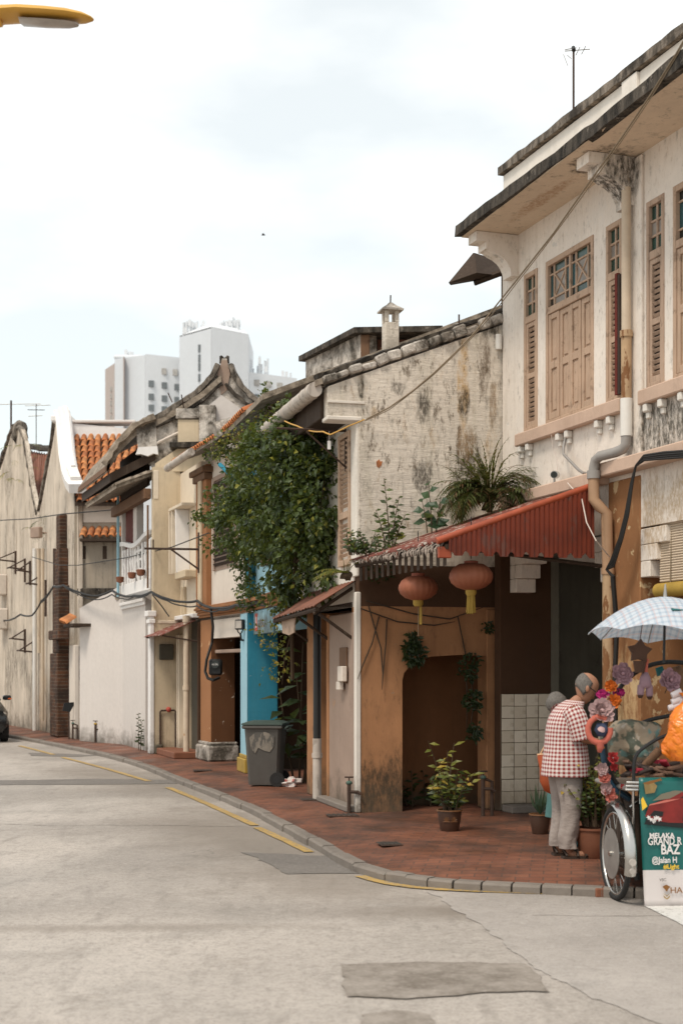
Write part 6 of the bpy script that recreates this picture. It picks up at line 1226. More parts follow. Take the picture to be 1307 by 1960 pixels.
# vines and moss on the tan arch
VN = thing('arch_creeper', 'dark creeper with trailing dry stems on the tan arched wall', 'creeper', FB.wld((LB + .02, .6, 1.9)), FB.rz); o = VN.location.copy()
def vl(px, py, x=None): h_ = FB.hit(px, py, 'x', (x if x is not None else LB + .02)); return h_ - Vector((LB + .02, .6, 1.9))
b = MB()
for pts in ([(705, 1160), (716, 1200), (728, 1240), (732, 1290), (730, 1320)], [(740, 1185), (738, 1230), (733, 1280), (731, 1312)], [(725, 1180), (712, 1230), (695, 1270), (684, 1300)], [(690, 1165), (760, 1190), (830, 1197), (870, 1190)], [(875, 1180), (890, 1250), (893, 1330), (892, 1400)], [(900, 1280), (905, 1350), (895, 1420)], [(700, 1150), (790, 1175), (860, 1185), (930, 1160)]):
    b.tube([vl(*p) + Vector((random.uniform(0, .02), 0, 0)) for p in pts], [.008] * (len(pts) - 1) + [.003], 5)
b.build('stem', M['vine_dry'], VN)
lf = MB()
def vleaf(px, py, rpx, N, L, x=None):
    for k in range(N):
        a = random.uniform(0, 6.28); r_ = rpx * math.sqrt(random.random()); p = vl(px + r_ * math.cos(a), py + r_ * math.sin(a) * 1.2, x) + Vector((random.uniform(0, .08), 0, 0)); leaf(lf, p, Vector((.4, random.uniform(-1, 1), random.uniform(-1, .4))), Vector((1, 0, .5)), L * random.uniform(.6, 1.2), L * .5)
vleaf(790, 1250, 20, 130, .085); vleaf(785, 1225, 14, 50, .08); vleaf(895, 1275, 22, 90, .07); vleaf(900, 1340, 18, 90, .075); vleaf(905, 1400, 14, 70, .07); vleaf(930, 1200, 10, 30, .06); vleaf(725, 1085, 26, 70, .06)
lf.build('leaves', M['leaf_d'], VN, kind='stuff')
weed('shade_plant', 'dark leafy plants growing inside the tan arch', FB.wld((LB - .45, .95, .12)), [(random.uniform(-.3, .35), random.uniform(-.2, .3), random.uniform(.15, .45), random.uniform(-.1, .1)) for k in range(16)], 'leaf_d', .14, .06, 7)
# potted plants
def pot(t, r_, h, m='pot', rim='pot_rim'):
    b = MB(); b.lathe([(r_ * .68, 0), (r_ * .74, .01), (r_ * .9, h * .5), (r_ * .97, h * .88), (r_ * .97, h * .93)], 28); b.build('pot', M[m], t, True)
    b = MB(); b.lathe([(r_ * .98, h * .92), (r_ * 1.06, h * .935), (r_ * 1.06, h), (r_ * .95, h), (r_ * .92, h * .9)], 28); b.build('rim', M[rim], t, True); b = MB(); b.lathe([(r_ * .93, h * .88), (r_ * .93, h * .91), (.01, h * .93)], 20); b.build('soil', M['soil'], t)
def stems_of(t, z, stems, m, L, w, per):
    b = MB(); lf = MB()
    for (dx, dy, h, lx, ly) in stems:
        P = [Vector((dx + lx * f ** 1.6, dy + ly * f ** 1.6, z + h * f)) for f in (0, .3, .6, 1)]; b.tube(P, [.009, .007, .005, .003], 5)
        for k in range(per):
            f = .25 + .75 * (k + .5) / per; p = Vector((dx + lx * f ** 1.6, dy + ly * f ** 1.6, z + h * f)); a = k * 2.4 + random.uniform(-.5, .5)
            leaf(lf, p, Vector((math.cos(a), math.sin(a), random.uniform(-.3, .5))), Vector((random.uniform(-.9, .9), -.9, .7)), L * random.uniform(.7, 1.2), w * random.uniform(.8, 1.2), .1)
    b.build('stem', M['stem'], t, True); lf.build('leaves', M[m], t, kind='stuff')
c0 = gp(860, 1590); P1 = thing('potted_plant', 'dark glazed pot with a lanky yellow-green plant before the tan arch', 'plant', c0); pot(P1, .125, .215)
b = MB()
for a0 in (-1.9, -1.25):
    for k in range(7): a = math.pi * k / 6; b.tube([(.113 * math.cos(a0), .113 * math.sin(a0), .10), (.121 * math.cos(a0 + .28 * math.cos(a)), .121 * math.sin(a0 + .28 * math.cos(a)), .10 + .05 * math.sin(a))], .004, 4)
b.build('relief', M['pot_rim'], P1)
stems_of(P1, .19, [(random.uniform(-.06, .06), random.uniform(-.06, .06), random.uniform(.25, .78), random.uniform(-.2, .24), random.uniform(-.2, .2)) for k in range(13)], 'leaf_y', .13, .036, 9)
stems_of(P1, .19, [(random.uniform(-.06, .06), random.uniform(-.06, .06), random.uniform(.15, .45), random.uniform(-.2, .26), random.uniform(-.2, .2)) for k in range(12)], 'leaf', .12, .035, 9)
c0 = gp(1033, 1596); P2 = thing('potted_plant', 'dark pot of spiky grey-green agave beside the tiled panel', 'plant', c0); pot(P2, .105, .20)
lf = MB()
for k in range(17):
    a = k * 2.4; d = Vector((math.cos(a) * .6, math.sin(a) * .6, random.uniform(.7, 1.6))); L = random.uniform(.22, .34); leaf(lf, Vector((0, 0, .19)), d, Vector((math.cos(a), math.sin(a), .5)), L, .035, .25)
lf.build('leaves', M['agave'], P2)
c0 = gp(1134, 1641); P3 = thing('potted_plant', 'large clay pot with a dense yellow-green bush beside the man in gingham', 'plant', c0); pot(P3, .15, .26, 'clay', 'clay')
stems_of(P3, .27, [(random.uniform(-.08, .08), random.uniform(-.08, .08), random.uniform(.25, .62), random.uniform(-.22, .16), random.uniform(-.2, .2)) for k in range(46)], 'leaf_y', .055, .028, 16)
stems_of(P3, .27, [(random.uniform(-.08, .08), random.uniform(-.08, .08), random.uniform(.2, .55), random.uniform(-.2, .18), random.uniform(-.2, .2)) for k in range(34)], 'leaf', .055, .028, 16)
c0 = gp(558, 1488); c0 = Vector((-.60, 20.3, .12)); P4 = thing('rubber_plant', 'dark large-leaved rubber plant growing behind the wheelie bin', 'plant', c0)
b = MB(); lf = MB()
for (dx, h, lx) in ((0, 2.0, .05), (.1, 1.5, -.14), (-.08, 1.3, -.2), (.06, .9, .1)):
    b.tube([Vector((dx + lx * f, 0, h * f)) for f in (0, .5, 1)], [.02, .014, .006], 6)
    for k in range(11): f = .3 + .7 * k / 10; a = k * 2.4; leaf(lf, Vector((dx + lx * f, 0, h * f)), Vector((math.cos(a), math.sin(a) * .7 - .2, random.uniform(-.5, .4))), Vector((0, -.4, 1)), random.uniform(.26, .42), random.uniform(.12, .19), .1)
b.build('stem', M['stem'], P4, True); lf.build('leaves', M['leaf_d'], P4)
lf = MB(); c1 = F2.wld(F2.hit(35, 885, 'y', -.1)); GF = thing('gable_fern', 'small fern sprouting high on the far streaked gable', 'fern', c1)
for k in range(16): frond(lf, Vector((random.uniform(-.3, .5), -.05, random.uniform(-.6, .5))), Vector((random.uniform(-1, .8), -.6, random.uniform(-.1, .9))), random.uniform(.35, .75), 1.0, .16, 9)
lf.build('fronds', M['leaf_y'], GF, kind='stuff')
c1 = F1.wld(F1.hit(77, 1000, 'y', -.1)); lf = MB(); GF = thing('gable_fern', 'dark fern hanging in the valley between the two streaked gables', 'fern', c1)
for k in range(12): frond(lf, Vector((random.uniform(-.2, .2), -.05, random.uniform(-.4, .2))), Vector((random.uniform(-1, .6), -.6, random.uniform(-.4, .8))), random.uniform(.3, .7), 1.2, .14, 8)
lf.build('fronds', M['leaf'], GF, kind='stuff')
weed('potted_cactus', 'small dark cactus-like plant by the passage of the balcony house', FF.wld((LF - 1.05, -.12, .12)), [(0, 0, .75, .0), (.04, 0, .6, .03)], 'leaf_d', .10, .06, 22)
# ------------------------------------------------------------------ people
def ering(c, rx_, ry_, n=20, yaw=0.0, tilt=0.0, sq=1.0):
    """horizontal-ish ellipse ring; tilt leans it about the y axis"""
    out = []
    for k in range(n):
        a = 2 * math.pi * k / n; x = rx_ * math.copysign(abs(math.cos(a)) ** sq, math.cos(a)); y = ry_ * math.copysign(abs(math.sin(a)) ** sq, math.sin(a))
        v = Matrix.Rotation(yaw, 3, 'Z') @ Vector((x * math.cos(tilt), y, -x * math.sin(tilt))); out.append(Vector(c) + v)
    return out
def skin_mesh(name, verts, edges, root, m, parent, lv=2):
    me = bpy.data.meshes.new(name); me.from_pydata([v[:3] for v in verts], edges, []); o = mesh_obj(name, me, m, parent)
    sk = o.modifiers.new('skin', 'SKIN'); sk.use_smooth_shade = True
    lay = me.skin_vertices[0].data
    for i, v in enumerate(verts): r_ = v[3]; lay[i].radius = r_ if isinstance(r_, tuple) else (r_, r_); lay[i].use_root = (i == root)
    ss = o.modifiers.new('sub', 'SUBSURF'); ss.levels = lv; ss.render_levels = lv; return o
def cloth(name, rings, m, parent, wr=.006, wsc=9, uvs=None, cap=False, thick=.004, seed=0):
    """loft with cylindrical UVs and small folds"""
    n = len(rings[0]); me = bpy.data.meshes.new(name); vs = []; fs = []
    for i, r_ in enumerate(rings):
        c = sum(r_, Vector()) / n
        for p in r_: d = (p - c); d = d.normalized() if d.length > 1e-5 else d; vs.append(p + d * wr * mnoise.noise(Vector((p.x * wsc + seed, p.y * wsc, p.z * wsc * .45))) )
    for i in range(len(rings) - 1):
        for j in range(n): fs.append((i * n + j, i * n + (j + 1) % n, (i + 1) * n + (j + 1) % n, (i + 1) * n + j))
    if cap: fs.append(tuple((len(rings) - 1) * n + j for j in range(n)))
    me.from_pydata(vs, [], fs); uv = me.uv_layers.new(name='UVMap')
    per = [0]; r0 = rings[len(rings) // 2]
    for j in range(n): per.append(per[-1] + (r0[(j + 1) % n] - r0[j]).length)
    ln = [0]
    for a, c in zip(rings, rings[1:]): ln.append(ln[-1] + sum(((c[j] - a[j]).length for j in range(n))) / n)
    for p in me.polygons:
        for k, li in enumerate(p.loop_indices):
            vi = me.loops[li].vertex_index; i, j = vi // n, vi % n
            js = [me.loops[q].vertex_index % n for q in p.loop_indices]; jj = j + (n if (j == 0 and max(js) == n - 1) else 0); uv.data[li].uv = (per[min(jj, n)], ln[i])
    for p in me.polygons: p.use_smooth = True
    o = mesh_obj(name, me, m, parent)
    if thick: so = o.modifiers.new('s', 'SOLIDIFY'); so.thickness = thick
    ss = o.modifiers.new('sub', 'SUBSURF'); ss.levels = 1; ss.render_levels = 2
    return o
n = NT('skin'); c = n.mix(n.noise(14, 5), (.30, .145, .085), (.37, .19, .12)); M['skin'] = n.out(c, .5, spec=.35)
M['skin'].node_tree.nodes['Principled BSDF'].inputs['Subsurface Weight'].default_value = .05
n = NT('grey_hair'); c = n.mix(n.noise(1, 6, .7, n.map((60, 60, 25))), (.022, .02, .018), (.26, .235, .21)); n.bump(n.noise(1, 6, .7, n.map((90, 90, 30))), .9, .01); M['hair'] = n.out(c, .7)
n = NT('gingham'); u = n.node('ShaderNodeUVMap').outputs[0]; s = n.sep(u); pd = 1 / .034
sx_ = n.ramp(n.math('SINE', n.math('MULTIPLY', s[0], 2 * math.pi * pd)), -.15, .15); sy_ = n.ramp(n.math('SINE', n.math('MULTIPLY', s[1], 2 * math.pi * pd)), -.15, .15)
c = n.mix(n.math('MULTIPLY', n.math('ADD', sx_, sy_), .5), (.66, .59, .55), (.235, .022, .020)); n.bump(n.noise(60, 5), .25, .004); M['gingham'] = n.out(c, .85)
n = NT('linen'); c = n.mix(n.noise(6, 6, .65), (.25, .21, .185), (.37, .32, .29)); n.bump(n.noise(1, 6, .6, n.map((14, 14, 26))), .6, .02); M['linen'] = n.out(c, .9)
M['sandal'] = flat('sandal', (.045, .03, .022), .6); M['teal_cloth'] = paint('teal_cloth', (.085, .20, .19), .85, .75); M['teal_shoe'] = flat('teal_shoe', (.01, .16, .20), .6); M['bag_red'] = paint('red_bag', (.42, .085, .025), .55, .7); M['bag_trim'] = flat('bag_trim', (.60, .36, .2), .6); M['pinkish'] = paint('pink_top', (.45, .27, .25), .85)
def head_mesh(mb, c, s=1.0, yaw=0, pitch=0):
    """c: centre of the skull; local +x is forward"""
    Rm = Matrix.Rotation(yaw, 4, 'Z') @ Matrix.Rotation(pitch, 4, 'Y'); T = Matrix.Translation(Vector(c)) @ Rm
    prof = [(.118, -.012, .012, .014), (.112, -.008, .05, .046), (.09, -.004, .085, .068), (.05, .0, .100, .077), (.0, .0, .104, .079), (-.035, .006, .100, .074), (-.07, .022, .082, .066), (-.10, .038, .062, .054), (-.122, .048, .046, .040), (-.132, .052, .018, .018)]
    rings = []
    for (z, dx, rx_, ry_) in prof: rings.append([T @ (v * s) for v in ering((dx, 0, z), rx_, ry_, 20)])
    mb.loft(rings)
    nose = [T @ (Vector(v) * s) for v in ((.098, .0, .01), (.105, .014, -.045), (.128, 0, -.040), (.105, -.014, -.045), (.10, 0, -.055))]; mb.add(nose, [(0, 1, 2), (0, 2, 3), (1, 4, 2), (2, 4, 3)])
    for sy in (-1, 1):
        mb.sphere(T @ (Vector((.0, sy * .082, -.02)) * s), .026 * s, 10, 6, (.75, .45, 1.25))
        mb.sphere(T @ (Vector((.088, sy * .032, .005)) * s), .016 * s, 8, 6, (.6, 1.2, .6))
    mb.tube([T @ (Vector(v) * s) for v in ((.094, -.026, -.078), (.102, 0, -.078), (.094, .026, -.078))], .007 * s, 6)
    return T
def hand_mesh(mb, wrist, d, n_, s=1.0, curl=.9, thumb=1):
    d = Vector(d).normalized(); n_ = Vector(n_).normalized(); sd = d.cross(n_).normalized(); n_ = sd.cross(d)
    w = Vector(wrist); rings = []
    for f, wd, th in ((-.02, .026, .019), (.02, .034, .016), (.06, .041, .014), (.09, .040, .012)): rings.append([w + d * f * s + sd * (wd * s * math.cos(a)) + n_ * (th * s * math.sin(a)) for a in [2 * math.pi * k / 10 for k in range(10)]])
    mb.loft(rings)
    for i, (off_, L) in enumerate(((-.030, .062), (-.010, .074), (.011, .069), (.031, .054))):
        p = w + d * (.085 * s) + sd * off_ * s; dd = d.copy(); pts = [p]
        for k in range(3): dd = (dd - n_ * curl * .55).normalized(); p = p + dd * (L * s * (.42, .33, .25)[k]); pts.append(p)
        mb.tube(pts, [.0095 * s, .009 * s, .0082 * s, .006 * s], 8)
    p = w + d * .02 * s + sd * (-.03 * s * thumb); dd = (d * .7 - sd * .7 * thumb).normalized(); q = p + dd * .035 * s; r2 = q + (d * .9 - n_ * .4).normalized() * .032 * s; mb.tube([p, q, r2], [.012 * s, .0105 * s, .007 * s], 8)
# --- man in gingham: x forward, y left, z up from the pavement
fm = gp(1077, 1640); MAN = thing('person', 'balding person in a red gingham shirt and beige trousers bending over the trishaw', 'person', fm, R(9))
sk = [(.0, 0, .84, .13), (.01, 0, 1.0, .14), (.01, 0, 1.16, .14), (.045, 0, 1.25, .075), (.115, 0, 1.345, .05), (.155, 0, 1.39, .05),
      (-.0, .10, .80, .085), (.03, .11, .46, .06), (-.02, .11, .11, .042), (.00, .11, .035, .035), (.14, .12, .03, .03),
      (-.0, -.10, .80, .085), (.05, -.10, .46, .06), (.0, -.10, .11, .042), (.02, -.10, .035, .035), (.17, -.11, .03, .03),
      (.05, .19, 1.27, .055), (.08, .225, 1.03, .042), (.26, .16, .99, .03), (.05, -.19, 1.27, .055), (.10, -.225, 1.03, .042), (.28, -.15, 1.0, .03)]
ed = [(0, 1), (1, 2), (2, 3), (3, 4), (4, 5), (0, 6), (6, 7), (7, 8), (8, 9), (9, 10), (0, 11), (11, 12), (12, 13), (13, 14), (14, 15), (3, 16), (16, 17), (17, 18), (3, 19), (19, 20), (20, 21)]
skin_mesh('body', sk, ed, 0, M['skin'], MAN)
hm = MB(); T = head_mesh(hm, (.205, 0, 1.472), .98, 0, .66); hm.build('head', M['skin'], MAN, True, 80); hm = MB(); hand_mesh(hm, (.27, -.152, 1.0), (.9, .3, -.1), (0, 0, 1), 1, .7, -1); hm.build('hand', M['skin'], MAN, True, 80); hm = MB(); hand_mesh(hm, (.25, .162, .99), (.9, -.3, -.1), (0, 0, 1), 1, .7, 1); hm.build('hand', M['skin'], MAN, True, 80)
hr = MB(); rings = []
for i in range(7):      # horseshoe of hair: back and sides only
    z = .050 - .130 * i / 6; ring = []
    for k in range(15):
        a = math.pi * (.46 + 1.08 * k / 14); rx_ = (.092, .101, .106, .106, .102, .090, .072)[i]; ry_ = (.072, .078, .081, .081, .077, .070, .06)[i]
        r_ = 1 + .05 * mnoise.noise(Vector((k * 1.3, i * 1.7, 0))); ring.append(T @ Vector((rx_ * math.cos(a) * r_, ry_ * math.sin(a) * r_, z - .030 * math.cos(a))))
    rings.append(ring)
hr.loft(rings, False, False); o = hr.build('hair', M['hair'], MAN, True, 90); so = o.modifiers.new('s', 'SOLIDIFY'); so.thickness = .009; so.offset = 0
gl = MB(); gl.tube([T @ Vector(v) for v in ((.0, -.083, .0), (.06, -.083, .004), (.108, -.06, .0), (.112, 0, .004), (.108, .06, .0), (.06, .083, .004), (.0, .083, 0))], .004, 6); gl.build('glasses', M['black_plastic'], MAN)
P = [(.025, .0, .70, .215, .24), (.025, 0, .80, .205, .23), (.025, 0, .92, .192, .215), (.02, 0, 1.03, .178, .21), (.015, 0, 1.13, .164, .215), (.025, 0, 1.22, .140, .215), (.05, 0, 1.29, .112, .175), (.092, 0, 1.335, .085, .115), (.112, 0, 1.356, .068, .072)]
cloth('shirt', [ering((x, y, z), a, b_, 32, 0, .12 * max(0, (z - 1.0) / .35)) for (x, y, z, a, b_) in P], M['gingham'], MAN, .016, 7)
for sy in (-1, 1):
    pts = [Vector((.03, sy * .15, 1.275)), Vector((.055, sy * .20, 1.22)), Vector((.08, sy * .225, 1.12)), Vector((.10, sy * .232, 1.02))]; rr = [.085, .088, .082, .080]; rings = []
    for i, p in enumerate(pts):
        t = (pts[min(i + 1, 3)] - pts[max(i - 1, 0)]).normalized(); a_ = t.cross(Vector((1, 0, 0))).normalized(); b_ = t.cross(a_); rings.append([p + a_ * rr[i] * math.cos(q) + b_ * rr[i] * 1.1 * math.sin(q) for q in [2 * math.pi * k / 18 for k in range(18)]])
    cloth('sleeve', rings, M['gingham'], MAN, .010, 11, seed=3 * sy)
for sy in (-1, 1):
    f = .02 if sy < 0 else 0
    Q = [(.005, sy * .085, .84, .135, .115), (.01, sy * .09, .72, .12, .105), (.02 + f, sy * .10, .56, .105, .095), (.03 + f, sy * .105, .42, .085, .078), (.015 + f, sy * .105, .34, .084, .077), (.01 + f, sy * .105, .26, .079, .074), (.0 + f, sy * .105, .19, .080, .072), (-.005 + f, sy * .105, .14, .077, .072), (-.005 + f, sy * .105, .10, .078, .07), (-.005 + f, sy * .105, .085, .08, .072)]
    cloth('trouser_leg', [ering((x, y, z), a, b_, 22) for (x, y, z, a, b_) in Q], M['linen'], MAN, .032, 17, seed=sy * 5)
for sy in (-1, 1):
    s_ = MB(); f = .02 if sy < 0 else 0; s_.prism([(-.06 + f, sy * .105 - .045), (.06 + f, sy * .11 - .05), (.19 + f, sy * .115 - .04), (.215 + f, sy * .115), (.19 + f, sy * .115 + .045), (.06 + f, sy * .11 + .05), (-.06 + f, sy * .105 + .045)], 'z', .0, .02); s_.tube([(.06 + f, sy * .115 - .05, .02), (.07 + f, sy * .115, .075), (.06 + f, sy * .115 + .05, .02)], .012, 6); s_.tube([(.14 + f, sy * .115 - .05, .02), (.14 + f, sy * .115, .058), (.14 + f, sy * .115 + .05, .02)], .012, 6); s_.tube([(-.03 + f, sy * .105 - .045, .03), (-.06 + f, sy * .105, .09), (-.03 + f, sy * .105 + .045, .03)], .010, 6); s_.build('sandal', M['sandal'], MAN, True)
    tt = MB()
    for k in range(5): tt.sphere((.175 + f + (.012 if k in (1, 2) else 0), sy * .115 - .034 + .017 * k, .030), .0125, 8, 6, (1.6, .8, .8))
    tt.build('toes', M['skin'], MAN, True)
# --- second person, mostly hidden behind
fw = gp(1084, 1619); WM = thing('person', 'grey-haired person in a teal skirt half hidden behind the gingham shirt', 'person', fw, R(15)); WM.scale = (.93, .93, .925)
sk = [(.0, 0, .80, .12), (.0, 0, .98, .115), (.0, 0, 1.12, .115), (-.02, 0, 1.20, .08), (-.06, 0, 1.27, .046), (-.085, 0, 1.31, .046), (.0, .09, .76, .08), (.02, .10, .44, .055), (0, .10, .09, .038), (.0, .10, .03, .032), (.13, .10, .028, .028), (.0, -.09, .76, .08), (.02, -.10, .44, .055), (0, -.10, .09, .038), (.0, -.10, .03, .032), (.13, -.10, .028, .028), (0, .165, 1.19, .048), (-.03, .20, .96, .038), (.06, .20, .78, .028), (0, -.165, 1.19, .048), (-.10, -.19, .96, .038), (-.15, -.17, .80, .028)]
skin_mesh('body', sk, ed, 0, M['skin'], WM)
hm = MB(); T = head_mesh(hm, (-.095, 0, 1.395), .92, 0, .3); hm.build('head', M['skin'], WM, True, 80); hm = MB(); hand_mesh(hm, (-.15, -.17, .79), (-.2, 0, -1), (1, 0, 0), .9, .8, 1); hm.build('hand', M['skin'], WM, True, 80); hm = MB(); hand_mesh(hm, (.06, .20, .77), (.3, 0, -1), (-1, 0, 0), .9, .6, -1); hm.build('hand', M['skin'], WM, True, 80)
hr = MB(); hr.sphere(T @ Vector((-.022, 0, .022)), .112, 16, 10, (.95, .86, .98), .12, 2); hr.build('hair', M['hair'], WM, True, 90)
cloth('blouse', [ering((x, 0, z), a, b_, 24) for (x, z, a, b_) in ((.0, .74, .16, .19), (0, .88, .145, .175), (0, 1.02, .14, .18), (0, 1.13, .13, .185), (-.03, 1.20, .10, .15), (-.055, 1.245, .06, .075))], M['pinkish'], WM, .012, 8)
for sy in (-1, 1): cloth('sleeve', [[Vector((x + .062 * r_ * math.cos(q), sy * y + .062 * r_ * math.sin(q), z)) for q in [2 * math.pi * k / 14 for k in range(14)]] for (x, y, z, r_) in ((0, .13, 1.21, .9), (-.01, .17, 1.14, 1), (-.03, .195, 1.0, .95))], M['pinkish'], WM, .006, 10)
cloth('skirt', [ering((x, 0, z), a, b_, 30) for (x, z, a, b_) in ((.0, .82, .15, .175), (.01, .66, .18, .205), (.015, .46, .20, .22), (.02, .28, .225, .24))], M['teal_cloth'], WM, .03, 9)
for sy in (-1, 1): s_ = MB(); s_.loft([ering((x, sy * .10, .035), .012, w_, 12) if False else [Vector((x, sy * .10 + w_ * math.cos(q), max(.002, .035 + h_ * math.sin(q)))) for q in [2 * math.pi * k / 12 for k in range(12)]] for (x, w_, h_) in ((-.08, .025, .03), (-.05, .038, .045), (.05, .042, .04), (.13, .042, .03), (.17, .02, .018))]); s_.build('shoe', M['teal_shoe'], WM, True)
bg_ = thing('shoulder_bag', 'orange-red shoulder bag hanging behind the gingham shirt', 'bag', at(1050, 1520, 12.75)); bg_.scale = (.8, .8, .88); b = MB(); b.loft([[Vector((w_ * math.cos(q) + dx, d_ * math.sin(q), z)) for q in [2 * math.pi * k / 18 for k in range(18)]] for (w_, d_, z, dx) in ((.04, .03, .0, .06), (.10, .07, .03, .05), (.135, .085, .13, .03), (.125, .07, .26, .02), (.13, .04, .37, .0), (.13, .03, .40, .0))]); b.build('pouch', M['bag_red'], bg_, True, 60)
b = MB(); b.tube([(-.13, 0, .40), (0, -.035, .41), (.13, 0, .40), (0, .035, .41), (-.13, 0, .40)], .012, 6); b.build('trim', M['bag_trim'], bg_); b = MB(); b.tube([(-.10, 0, .40), (.02, .03, .60), (.10, .04, .64), (.13, 0, .40)], .008, 6); b.build('strap', M['bag_trim'], bg_)
# ------------------------------------------------------------------ decorated trishaw
YW = 10.75; wc = at(1177, 1632, YW); TS = thing('trishaw', 'black framed trishaw with chrome mudguard and flower-covered arches on the road', 'trishaw', (wc.x, wc.y, 0), R(6.5))
# local frame: y runs away from the camera, x to the right
rad = .355
wh = MB()
def ring(R0, r_, x=0, n=48, k=10): return [[Vector((x + r_ * math.cos(q), (R0 + r_ * math.sin(q)) * math.cos(a), rad + (R0 + r_ * math.sin(q)) * math.sin(a))) for q in [2 * math.pi * j / k for j in range(k)]] for a in [2 * math.pi * i / n for i in range(n + 1)]]
wh.loft(ring(rad - .022, .022), False); wheel = wh.build('wheel', M['rubber'], TS, True)
b = MB(); b.loft(ring(rad - .048, .013), False); b.build('rim', M['steel'], wheel, True)
b = MB()
for k in range(18): a = 2 * math.pi * k / 18; b.tube([(.02 * (-1) ** k, .03 * math.cos(a + .6), rad + .03 * math.sin(a + .6)), (0, (rad - .05) * math.cos(a), rad + (rad - .05) * math.sin(a))], .0022, 4)
b.build('spokes', M['steel'], wheel, kind='stuff')
b = MB(); b.tube([(-.035, 0, rad), (-.03, 0, rad)], .19, 28); b.build('hub_disc', M['dull_steel'], wheel, True); b = MB(); b.tube([(-.05, 0, rad), (.06, 0, rad)], .022, 12); b.build('hub', M['steel'], wheel, True)
b = MB(); rg = []
for i in range(26):
    a = R(205) - R(145) * i / 25; a = math.pi - (R(-18) + R(125) * i / 25); Rr = rad + .035
    c_ = Vector((0, Rr * math.cos(a), rad + Rr * math.sin(a))); o_ = Vector((0, math.cos(a), math.sin(a))); w_ = .045
    rg.append([c_ + Vector((-w_, 0, 0)) - o_ * .02, c_ + Vector((-w_ * .6, 0, 0)) + o_ * .006, c_ + o_ * .014, c_ + Vector((w_ * .6, 0, 0)) + o_ * .006, c_ + Vector((w_, 0, 0)) - o_ * .02, c_ + o_ * .008])
b.loft(rg); b.build('mudguard', M['steel'], TS, True, 50)
for k, (ang, r_) in enumerate(((-2, .026), (-11, .021))):
    a = math.pi - R(ang); c_ = Vector((.0, (rad + .05) * math.cos(a), rad + (rad + .05) * math.sin(a))); o_ = Vector((0, math.cos(a), math.sin(a))); b = MB(); b.tube([c_, c_ + o_ * .015], r_, 14); b.build('reflector', M['lamp_lens'], TS, True)
def W(px, py, Y=YW): return Matrix.Rotation(-R(6.5), 3, 'Z') @ (at(px, py, Y) - Vector((wc.x, wc.y, 0)))
Yf = 10.62
b = MB(); b.tube([W(1211, 1500, Yf), W(1212, 1600, Yf), W(1217, 1678, Yf)], .012, 8); b.build('chrome_post', M['steel'], TS, True)
b = MB(); b.tube([W(1217, 1672, Yf), W(1219, 1684, Yf)], .022, 10); b.build('foot', M['rubber'], TS, True)
c0, c1 = W(1203, 1665, 10.9), W(1440, 1665, 10.9)
b = MB(); p0 = W(1214, 1676, Yf + .12); z0, z1 = .19, W(0, 1512, Yf).z
b.box(p0.x, p0.x + .95, p0.y, p0.y + .75, z0, z1 - .12, .03); b.build('sidecar_body', M['wood_dark'], TS)
b = MB(); t0 = W(1196, 1500, Yf - .05); zt_ = W(0, 1488, Yf).z
b.box(t0.x, t0.x + 1.05, t0.y - .02, t0.y + .8, zt_ - .10, zt_ - .06, .015); b.build('tray', M['dull_steel'], TS)
for k in range(3): b = MB(); b.tube([(t0.x, t0.y - .03 + .012 * k, zt_ - .03 - .028 * k), (t0.x + .06, t0.y - .06 + .012 * k, zt_ - .03 - .028 * k), (t0.x + 1.05, t0.y - .06 + .012 * k, zt_ - .03 - .028 * k)], .011, 8); b.build('tray_rail', M['steel'], TS, True)
b = MB(); b.box(W(1216, 0, Yf).x, W(1224, 0, Yf).x, t0.y - .05, t0.y - .04, W(0, 1537, Yf).z, W(0, 1506, Yf).z, .003); b.build('white_tab', M['white_plastic'], TS)
def bar(name, pts, r_, m='black_plastic'):
    P = [W(*p) for p in pts]; b = MB(); b.tube(resample(P, .04) + [P[-1]], r_, 8); return b.build(name, M[m], TS, True)
bar('arch_bar', [(1208, 1528, 10.8), (1180, 1500, 10.8), (1164, 1470, 10.8), (1157, 1420, 10.8), (1162, 1370, 10.8), (1180, 1325, 10.8), (1212, 1290, 10.8), (1255, 1270, 10.8), (1310, 1269, 10.8), (1390, 1290, 10.8), (1440, 1360, 10.8), (1450, 1500, 10.8)], .017)
bar('arch_bar', [(1175, 1500, 10.95), (1168, 1450, 10.95), (1185, 1412, 10.95), (1220, 1387, 10.95), (1265, 1373, 10.95), (1330, 1368, 10.95), (1430, 1400, 10.95)], .016)
bar('arch_bar', [(1212, 1500, 10.6), (1215, 1450, 10.6), (1240, 1425, 10.6), (1275, 1408, 10.6), (1340, 1400, 10.6)], .014)
M['blue_paint'] = paint('dark_blue_frame', (.02, .06, .10), .4)
bar('frame_tube', [(1150, 1420, 10.8), (1158, 1470, 10.8), (1172, 1505, 10.8), (1205, 1530, 10.8)], .022, 'blue_paint'); bar('frame_tube', [(1180, 1505, 10.9), (1196, 1560, 10.9), (1200, 1632, 10.9)], .012, 'iron')
bar('axle', [(1177, 1632, YW), (1230, 1632, YW + .02)], .02, 'iron'); bar('handlebar', [(1205, 1545, 10.8), (1235, 1530, 10.8), (1300, 1560, 10.9)], .012, 'steel')
b = MB(); q0 = W(1222, 1575, 11.25); b.box(q0.x, q0.x + .8, q0.y, q0.y + .04, z0, z1, .01); b.build('back_panel', M['wood_dark'], TS)
